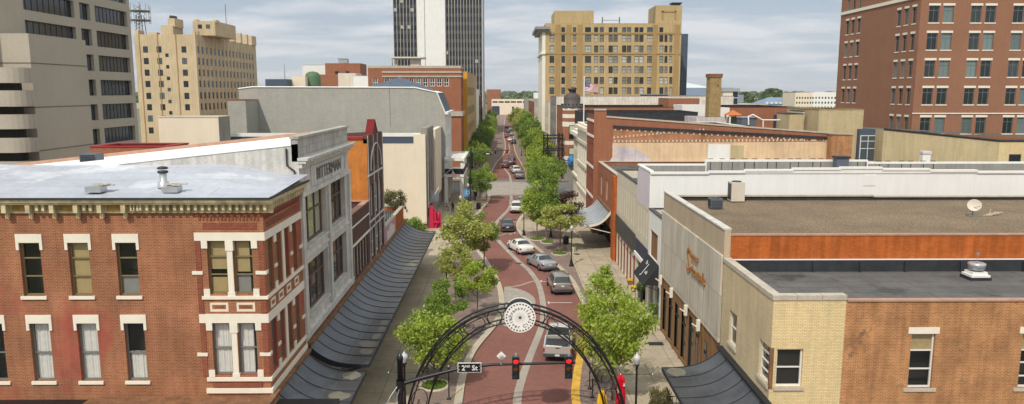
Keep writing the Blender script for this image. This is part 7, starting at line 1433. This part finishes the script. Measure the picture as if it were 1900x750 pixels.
# red + yellow parasols at the right foot of the arch
def parasol(label, px, py, mat, h_, tilt=0, stripe=None):
    c = at(px, py, Y=39.3); t = thing('folded_parasol', label, 'parasol', (c[0], 39.3, .12)); m = MB(); m.tube([(0, 0, 0), (0, 0, h_)], .03, 6); m.lathe([(.3, 0), (.3, .06), (.05, .1)], (0, 0, 0), 14); m.build('pole', 'silver', t, world=False)
    m = MB(); n = 10; vs = []; pf = [(.10, .75), (.2, 1.0), (.26, 1.25), (.20, h_ - .25), (.05, h_ + .02)]
    for r_, z in pf:
        for k in range(2 * n): a = math.pi * k / n; q_ = r_ * (1.12 if k % 2 else .78); vs.append((q_ * math.cos(a), q_ * math.sin(a), z))
    m.add(vs, [(i * 2 * n + k, i * 2 * n + (k + 1) % (2 * n), (i + 1) * 2 * n + (k + 1) % (2 * n), (i + 1) * 2 * n + k) for i in range(len(pf) - 1) for k in range(2 * n)], 0, False); m.build('canopy', mat, t, world=False)
    if stripe: m = MB(); m.box(-.23, -.1, -.3, -.26, h_ - 1.0, h_ - .55); m.box(.1, .2, -.28, -.24, h_ - .6, h_ - .45); m.build('stripe', 'flag_white', t, world=False)
parasol('red folded parasol with white flash inside the right foot of the arch', 1151, 740, 'redpaint', 2.9, 0, 1); parasol('yellow folded parasol top at the bottom edge left of the red one', 1117, 750, 'yellowpaint', 1.95)
# railing and cafe set at bottom right
t = thing('cafe_railing', 'black iron railing beneath the black corner canopy', 'railing', (8.4, 36, .12)); m = MB(); c = at(1243, 737, Z=1.1)
for i in range(12): m.tube([(c[0] - .5 + .22 * i, c[1], .12), (c[0] - .5 + .22 * i, c[1], 1.15)], .015, 5)
m.tube([(c[0] - .5, c[1], 1.15), (c[0] + 2, c[1], 1.15)], .025, 5); m.tube([(c[0] - .5, c[1], .3), (c[0] + 2, c[1], .3)], .02, 5); m.build('bars', 'black', t)
shrub('dry_shrub', 'small brownish shrub at the end of the iron railing', c[0] - .5, c[1] + .1, .38, 'leaf_brownish', 1.4)
# red sculpture kiosk by the beige hall, cafe furniture
t = thing('red_sculpture', 'tall crimson painted chair shaped sculptures beside the beige hall', 'sculpture', (-9.6, 100, .12)); m = MB()
m.box(-10.3, -9.7, 99.4, 99.9, .12, 3.2); m.box(-9.75, -9.35, 99.6, 100, .12, 2.7); m.lathe([(.25, 0), (.3, .2), (.22, 1.0), (.35, 1.2), (.3, 2.0), (.15, 2.2)], (-9.1, 100.2, .12), 10); m.build('upright', 'crimson', t); m = MB(); m.box(-9.7, -8.9, 99.3, 99.8, .9, 1.1); m.tube([(-9.3, 99.4, .1), (-9.3, 99.4, .9)], .08, 6); m.tube([(-8.8, 99.7, .1), (-8.8, 99.8, 1.6)], .1, 6); m.build('seat', 'crimson', t)
t = thing('wall_banner', 'pale blue and white cloth banner above the red sculptures', 'banner', (-10, 100.5, 3.5)); m = MB(); 
for k in range(4): m.quad((-10.2 + k * .25, 100.2 + k * .2, 3.6 + .1 * k), (-9.9 + k * .25, 100.4 + k * .2, 3.5), (-9.8 + k * .25, 100.4 + k * .2, 5.0), (-10.1 + k * .25, 100.2 + k * .2, 5.3)); 
m.build('cloth', 'awning_lt', t); m = MB(); m.tube([(-10.3, 100.2, 3.4), (-9, 101, 5.6)], .05, 5); m.build('pole', 'white', t); 
for i, (x, y, lab) in enumerate(((-8.9, 115, 'cafe table with metal chairs before the porch'), (-9.4, 118.5, 'cafe table closest to the porch column'))):
    t = thing('cafe_table', lab, 'table', (x, y, .12)); m = MB(); m.lathe([(0, .74), (.42, .74), (.42, .7), (0, .7)], (0, 0, 0), 14); m.build('top', 'silver', t, world=False); m = MB(); m.tube([(0, 0, 0), (0, 0, .7)], .04, 6); m.lathe([(.28, 0), (.05, .08)], (0, 0, 0), 10); m.build('pedestal', 'windark', t, world=False)
    for j, (dx_, dy_) in enumerate(((-.7, 0), (.7, 0))):
        t = thing('cafe_chair', 'grey cafe chair on the %s of the %s' % (('street wall side', 'kerb side')[j], ('outer cafe table', 'cafe table by the porch column')[i]), 'chair', (x + dx_, y, .12), rz=R(90 if dx_ < 0 else -90)); m = MB(); m.box(-.2, .2, -.2, .2, .42, .45); m.build('seat', 'wingrey', t, world=False); m = MB(); m.box(-.2, .2, .18, .21, .5, .85); m.build('backrest', 'wingrey', t, world=False)
        for ax_ in (-.18, .18):
            for ay in (-.18, .18): m = MB(); m.tube([(ax_, ay, 0), (ax_, ay, .42)], .015, 4); m.build('leg', 'wingrey', t, world=False)
for px, py, h_, lab in ((873, 393, 8.6, 'tall black pole beside the lamp post with the blue sign'), (1032, 354, 6.4, 'tall black pole before the right corner of the cross street'), (877, 352, 7.0, 'black pole at the left corner of the cross street')):
    c = G(px, py, .12); t = thing('black_pole', lab, 'pole', (c[0], c[1], .12)); m = MB(); m.lathe([(.24, 0), (.2, .5), (.13, .7), (.11, h_ - .1), (.16, h_), (0, h_ + .15)], (0, 0, 0), 10); m.build('shaft', 'blackgreen', t, world=False); m = MB(); m.box(-.25, .25, -.05, .05, h_ * .5, h_ * .5 + .9); m.box(-.12, .12, -.2, .2, h_ * .3, h_ * .3 + .6); m.build('bracket', 'black', t, world=False)
c = at(1022, 352, Y=127); t = thing('tan_notice', 'small tan notice board among the trees at the right corner', 'sign', (c[0], 127, c[2])); m = MB(); m.box(c[0] - .6, c[0] + .6, 127, 127.06, c[2] - .45, c[2] + .5); m.build('board', 'tan', t); m = MB(); m.tube([(c[0], 127.1, .12), (c[0], 127.1, c[2] + .4)], .05, 6); m.build('post', 'black', t)
# flags
def flag(label, x, y, z, w_, h_, ang, pole, droop=0.):
    t = thing('flag', label, 'flag', (x, y, z)); nx, nz = 18, 13; m = MB(); mats = ['flag_red', 'flag_white', 'flag_blue']
    def P(i, j):
        a = i / nx; b = j / nz; px_ = w_ * a * math.cos(ang) ; wz = .05 * w_ * math.sin(a * 7 + b * 1.5); pz = -h_ * b * (1 - .35 * a * (1 if droop else .3)) - droop * a
        return (x + px_ + wz * .3, y + w_ * a * math.sin(ang) + wz, z + pz)
    for i in range(nx):
        for j in range(nz): m.quad(P(i, j), P(i + 1, j), P(i + 1, j + 1), P(i, j + 1), 2 if (i < 7 and j < 7) else (0 if j % 2 == 0 else 1))
    m.build('cloth', mats, t); m = MB()
    for i in range(1, 7):
        for j in range(1, 7):
            if (i + j) % 2 == 0: p = P(i, j); m.box(p[0] - .02 * w_, p[0] + .02 * w_, p[1] - .02, p[1] + .02, p[2] - .015 * h_, p[2] + .015 * h_)
    m.build('stars', 'flag_white', t); m = MB(); m.tube(pole, [.09 if len(pole) > 1 and pole[1][2] - pole[0][2] > 4 else .03] * 2, 6); m.ell(pole[1], (.14 * (w_ / 2), .14 * (w_ / 2)), 6); m.build('pole', 'white', t)
p0, p1 = at(1083, 228, Y=116), at(1083.5, 144, Y=116); flag('flag with stars and stripes flying from a tall white pole on the right roofs', p0[0] + .1, 116, at(1083, 151, Y=116)[2], 2.1, 1.55, .15, [(p0[0], 116, 12.0), (p0[0], 116, p1[2])], .75)
c = at(838, 312, Y=119.5); flag('flag with stars and stripes hanging from a slanted pole at the porch', c[0], 119.5, c[2], 1.5, 1.1, 1.2, [(-10.5, 118, 4.6), (c[0] + .2, 119.5, c[2] + .1)], 1.2)
# small bits
t = thing('person', 'person in dark top and jeans standing on the left pavement by the porch', 'person', (-8.0, 112.5, .12))
me = bpy.data.meshes.new('person_body'); vs = [(0, 0, .92), (0, 0, 1.15), (0, 0, 1.4), (0, 0, 1.52), (0, -.01, 1.66), (.1, 0, .88), (.11, -.03, .48), (.11, 0, .08), (.11, -.12, .04), (-.1, 0, .88), (-.11, .02, .48), (-.12, .03, .08), (-.12, -.1, .04), (.19, 0, 1.4), (.25, .02, 1.12), (.25, -.06, .88), (-.19, 0, 1.4), (-.25, .02, 1.12), (-.24, -.08, .9)]
ed = [(0, 1), (1, 2), (2, 3), (3, 4), (0, 5), (5, 6), (6, 7), (7, 8), (0, 9), (9, 10), (10, 11), (11, 12), (2, 13), (13, 14), (14, 15), (2, 16), (16, 17), (17, 18)]; rad = [.15, .14, .15, .06, .105, .1, .07, .05, .05, .1, .07, .05, .05, .07, .05, .04, .07, .05, .04]
me.from_pydata(vs, ed, []); po = bpy.data.objects.new('body', me); C.objects.link(po); po.parent = t; po.modifiers.new('s', 'SKIN'); po.modifiers.new('u', 'SUBSURF').levels = 1
for i, r_ in enumerate(rad): me.skin_vertices[0].data[i].radius = (r_, r_ * .8)
me.skin_vertices[0].data[0].use_root = True; me.materials.append(flatc('dark_clothes', S(52, 56, 72), .9)); m = MB(); m.ell((0, .01, 1.7), (.115, .12), 8); m.build('hair', 'shopbrown', t, world=False)

# ================================================================ vehicles
def car(label, x, y, yaw, kind, paint, name='parked_car', group='cars parked and driving along the brick street', z=.012):
    t = thing(name, label, 'car', (x, y, z), group, yaw)
    if kind == 'sedan':
        Lc, W, st = 4.75, .9, [(0, .80, .42, .82, 0), (.12, .86, .26, .95, 0), (.55, .89, .2, 1.0, 0), (1.0, .9, .2, 1.0, 0), (1.75, .9, .2, .98, 1, 1.40, .60), (2.05, .9, .2, .97, 1, 1.44, .62), (2.15, .9, .2, .97, 2, 1.445, .62), (2.85, .9, .2, .95, 1, 1.43, .62), (3.55, .9, .2, .93, 0), (4.2, .88, .2, .82, 0), (4.6, .82, .24, .68, 0), (4.75, .72, .34, .58, 0)]
    elif kind == 'suv':
        Lc, W, st = 4.75, .95, [(0, .86, .50, .98, 0), (.06, .92, .34, 1.08, 0), (.45, .94, .26, 1.1, 1, 1.66, .68), (.9, .95, .24, 1.08, 1, 1.71, .7), (1.0, .95, .24, 1.08, 2, 1.715, .7), (1.9, .95, .24, 1.06, 1, 1.72, .7), (2.0, .95, .24, 1.06, 2, 1.72, .7), (2.85, .95, .24, 1.04, 1, 1.66, .69), (3.6, .94, .24, 1.02, 0), (4.25, .92, .24, .94, 0), (4.6, .86, .28, .8, 0), (4.75, .76, .4, .66, 0)]
    else:
        Lc, W, st = 5.5, .98, [(2.35, .95, .45, 1.08, 0), (2.45, .97, .4, 1.1, 1, 1.72, .72), (2.9, .97, .4, 1.1, 1, 1.78, .73), (3.0, .97, .4, 1.1, 2, 1.785, .73), (3.45, .97, .4, 1.09, 1, 1.74, .72), (4.05, .97, .4, 1.1, 0), (4.9, .95, .4, 1.04, 0), (5.3, .92, .42, .95, 0), (5.5, .84, .5, .8, 0)]
    ring = []
    for s in st:
        yy, w_, zl, zb_, fl = s[:5]; cab = fl > 0; zr_, rw = (s[5], s[6]) if cab else (zb_ + .05, w_ * .82)
        pts = [(w_ * .86, zl), (w_, zl + .16), (w_ * 1.0, (zl + zb_) / 2 + .05), (w_ * .955, zb_), (rw if cab else w_ * .9, zr_ - (.05 if cab else .03)), (rw * .8, zr_), (0, zr_ + .025)]
        ring.append([(a, yy, b) for a, b in pts] + [(-a, yy, b) for a, b in pts[-2::-1]])
    n = 13; body, gl = MB(), {'windscreen': MB(), 'rear_window': MB(), 'side_window': MB()}; ov = [p for r_ in ring for p in r_]
    fsb = []
    for i in range(len(ring) - 1):
        f0, f1 = st[i][4], st[i + 1][4]
        for k in range(n - 1):
            q_ = (i * n + k, i * n + k + 1, (i + 1) * n + k + 1, (i + 1) * n + k)[::-1]; P4 = [ov[j] for j in q_]; seg = k if k < 6 else 11 - k
            cabside = seg == 3 and f0 and f1; trans = (bool(f0) != bool(f1)) and seg >= 4
            if cabside and not (f0 == 1 and f1 == 2 and st[i + 1][0] - st[i][0] < .2): 
                fsb.append(q_); cc = sum((Vector(p) for p in P4), Vector()) / 4; nrm = (Vector(P4[1]) - Vector(P4[0])).cross(Vector(P4[2]) - Vector(P4[0])).normalized(); gl['side_window'].add([Vector(p).lerp(cc, .10) + nrm * .012 for p in P4], [(0, 1, 2, 3)])
            elif trans:
                fsb.append(q_); nrm = (Vector(P4[1]) - Vector(P4[0])).cross(Vector(P4[2]) - Vector(P4[0])).normalized(); key = 'rear_window' if (f1 and not f0) else 'windscreen'
                cy_ = sum(p[1] for p in P4) / 4; gl[key].add([Vector((p[0] * .95, cy_ + (p[1] - cy_) * .86, p[2] + (-.02 if p[2] > 1.3 else .02))) + nrm * .014 for p in P4], [(0, 1, 2, 3)])
            else: fsb.append(q_)
        fsb.append((i * n, (i + 1) * n, (i + 1) * n + n - 1, i * n + n - 1)[::-1])
    fsb.append(tuple(range(n - 1, -1, -1))[::-1]); fsb.append(tuple(range((len(ring) - 1) * n, len(ring) * n))[::-1])
    body.add(ov, fsb, 0, True); o = body.build('body', [paint], t, world=False); 
    if kind == 'pickup':
        m = MB(); 
        for s in (-1, 1): m.prismX([(0.02, .5), (2.4, .5), (2.4, 1.1), (0.02, 1.1)], s * .97 if s < 0 else .86, s * .86 if s < 0 else .97)
        m.box(-.86, .86, 2.3, 2.42, .5, 1.1); m.build('bed_side', [paint], t, world=False)
        m = MB(); m.box(-.95, .95, -.04, .05, .55, 1.09); m.build('tailgate', [paint], t, world=False); m = MB(); m.box(-.86, .86, .05, 2.3, .55, .62); m.box(-.855, -.80, .06, 2.3, .62, 1.0); m.box(.80, .855, .06, 2.3, .62, 1.0); m.build('bed_floor', 'hvac_grey', t, world=False)
        m = MB(); m.add([(-.84, .2, .98), (-.84, .45, 1.04), (.3, .08, .98), (.3, .0 + .3, 1.04)], [(0, 2, 3, 1), (1, 3, 2, 0)]); m.box(-.84, -.6, .35, 2.2, .64, .74); m.build('plank', 'cream2', t, world=False)
        m = MB(); m.add([(-.83, .5, .98), (.55, .5, .98), (.55, 2.0, 1.0), (-.83, 2.0, 1.0)], [(0, 1, 2, 3)]); m.box(.52, .58, .5, 1.9, .62, 1.0, 0); m.build('bed_cover', 'windark', t, world=False)
        m = MB(); m.box(-.14, .14, -.06, -.04, .98, 1.03); m.build('tailgate_handle', 'black', t, world=False)
    for k_, b in gl.items():
        if b.f: b.build(k_, 'carglass', t, world=False)
    rear = {'sedan': (-.0, .64, .84, .66, .86), 'suv': (-.0, .78, .98, .72, .9), 'pickup': (-.05, .70, .98, .88, .96)}[kind]
    for s in (-1, 1):
        m = MB(); xa, xb = sorted((s * rear[3], s * rear[4])); m.box(xa, xb, rear[0] - .015 if kind == 'pickup' else .0, .12, rear[1], rear[2]); m.box(*(sorted((s * (rear[4] - .04), s * (rear[4] + .02)))), .05, .3, rear[1] + .02, rear[2] - .02); m.build('tail_light', 'taillight', t, world=False)
        m = MB(); fz = st[-1][3]; xa, xb = sorted((s * .48, s * .78)); m.box(xa, xb, Lc - .22, Lc - .02, fz - .12, fz + .02); m.build('headlight', 'headlight', t, world=False)
        m = MB(); my = 3.2 if kind != 'pickup' else 3.75; mz = st[-5][3] + .1 if kind != 'pickup' else 1.15; xa, xb = sorted((s * W, s * (W + .2))); m.box(xa, xb, my, my + .12, mz, mz + .15); m.build('wing_mirror', 'bumper' if kind == 'pickup' else [paint], t, world=False)
    m = MB(); bz = {'sedan': (.26, .44), 'suv': (.34, .58), 'pickup': (.42, .6)}[kind]
    if kind == 'pickup': m.box(-.97, .97, -.2, -.03, *bz)
    else: m.box(-.78, .78, -.03, .15, *bz)
    m.build('bumper', 'bumper', t, world=False)
    m = MB(); pz = {'sedan': .66, 'suv': .82, 'pickup': .48}[kind]; py = {'sedan': -.02, 'suv': -.02, 'pickup': -.215}[kind]; m.box(-.16, .16, py - .01, py + .01, pz, pz + .13); m.build('number_plate', 'plate', t, world=False)
    rw_ = .33 if kind == 'sedan' else .36
    for yy in ({'sedan': (.95, 3.8), 'suv': (.9, 3.8), 'pickup': (1.15, 4.6)}[kind]):
        for s in (-1, 1):
            m = MB(); m.lathe([(rw_ * .62, -.11), (rw_ * .95, -.11), (rw_, -.07), (rw_, .07), (rw_ * .95, .11), (rw_ * .62, .11)], (0, 0, 0), 18); o = m.build('tyre', 'tyre', None); o.rotation_euler = (0, R(90), 0); o.parent = t; o.location = (s * (W - .1), yy, rw_)
            m = MB(); m.lathe([(0, .09), (rw_ * .2, .1), (rw_ * .62, .075)], (0, 0, 0), 14); m.lathe([(0, -.09), (rw_ * .2, -.1), (rw_ * .62, -.075)], (0, 0, 0), 14); r2 = m.build('rim', 'rim', None); r2.parent = o
            m = MB(); m.lathe([(rw_ * 1.0, 0), (rw_ * 1.17, 0)], (0, 0, 0), 18, a0=0, a1=360); a_ = m.build('wheel_arch', 'black', None); a_.parent = t; a_.rotation_euler = (0, R(90 * s), 0); a_.location = (s * (W + .008), yy, rw_)
    return t
def paint(nm, c, r_=.25, metal=.0): M[nm] = flatc(nm, c, r_, metal, .5, coat=.6); return M[nm]
P_gun = paint('dark_silver_paint', S(150, 144, 138), .3, .5); P_sil = paint('silver_paint', S(176, 178, 184), .28, .5); P_wht = paint('white_car_paint', S(228, 226, 220), .3); P_drk = paint('dark_slate_paint', S(62, 60, 70), .25, .3); P_truck = paint('pewter_paint', S(196, 190, 184), .35, .3); P_mar = paint('maroon_paint', S(112, 18, 32), .25); P_red = paint('red_car_paint', S(170, 30, 36), .3); P_blk = paint('black_car_paint', S(34, 36, 42), .2)
def carp(label, p, yaw, kind, pt, **k): c = G(*p); car(label, c[0], c[1], R(yaw), kind, pt, **k)
carp('pewter pickup truck with planks in its open bed, nearest the arch', (1034, 672), -6, 'pickup', P_truck, name='pickup_truck')
carp('dark silver sport utility car parked behind the pickup', (1044, 549), 4, 'suv', P_gun); carp('silver sedan parked between the white sedan and the dark silver car', (1021, 505), 21, 'sedan', P_sil); carp('white sedan parked ahead of the silver sedan', (979, 474), 20, 'sedan', P_wht)
carp('dark slate sedan driving toward the cross street', (942, 432), 1, 'sedan', P_drk); carp('white sport utility car near the right bend', (958, 397), -2, 'suv', P_wht); carp('silver sedan parked just ahead of the white sport utility car', (968, 385), -4, 'sedan', P_sil)
carp('grey sport utility car first past the crossing on the right', (965, 333), 3, 'suv', P_gun); carp('white sport utility car half hidden ahead of the grey one', (959, 323), 8, 'suv', P_wht); carp('maroon hatchback past the crossing', (937, 313), -3, 'suv', P_mar); carp('dark maroon car ahead of the maroon hatchback', (946, 307), -10, 'sedan', P_mar); carp('black car parked ahead of the dark maroon car', (950, 299), 0, 'sedan', P_blk)
carp('distant white car on the far bend', (946, 263), 0, 'sedan', P_wht); carp('distant dark car beside the right trees', (953, 268), 0, 'suv', P_blk); carp('distant red car ahead of the white one', (940, 256), 0, 'suv', P_red); carp('distant silver car at the far bend', (950, 252), 0, 'sedan', P_sil)
for i, (px, py, pt, lab) in enumerate(((943, 247, P_blk, 'faint black car beyond the far bend'), (947, 243, P_wht, 'faint white car beyond the far bend'), (940, 238, P_drk, 'faint slate car furthest down the street'))): carp(lab, (px, py), 0, 'sedan', pt)

# ================================================================ haze
m = MB(); m.box(-9100, 9100, -2100, 9100, -1.3, 84); o = m.build('haze', 'ground'); o.data.materials.clear(); hm_ = bpy.data.materials.new('haze'); hm_.use_nodes = True; nt_ = hm_.node_tree; nt_.nodes.clear(); ou = nt_.nodes.new('ShaderNodeOutputMaterial'); pv = nt_.nodes.new('ShaderNodeVolumePrincipled'); pv.inputs['Color'].default_value = (.86, .9, .95, 1); pv.inputs['Density'].default_value = .00010; nt_.links.new(pv.outputs[0], ou.inputs['Volume']); o.data.materials.append(hm_)
tag(o, 'thin pale haze lying over the town', 'haze', kind='stuff')
SC.cycles.volume_bounces = 0
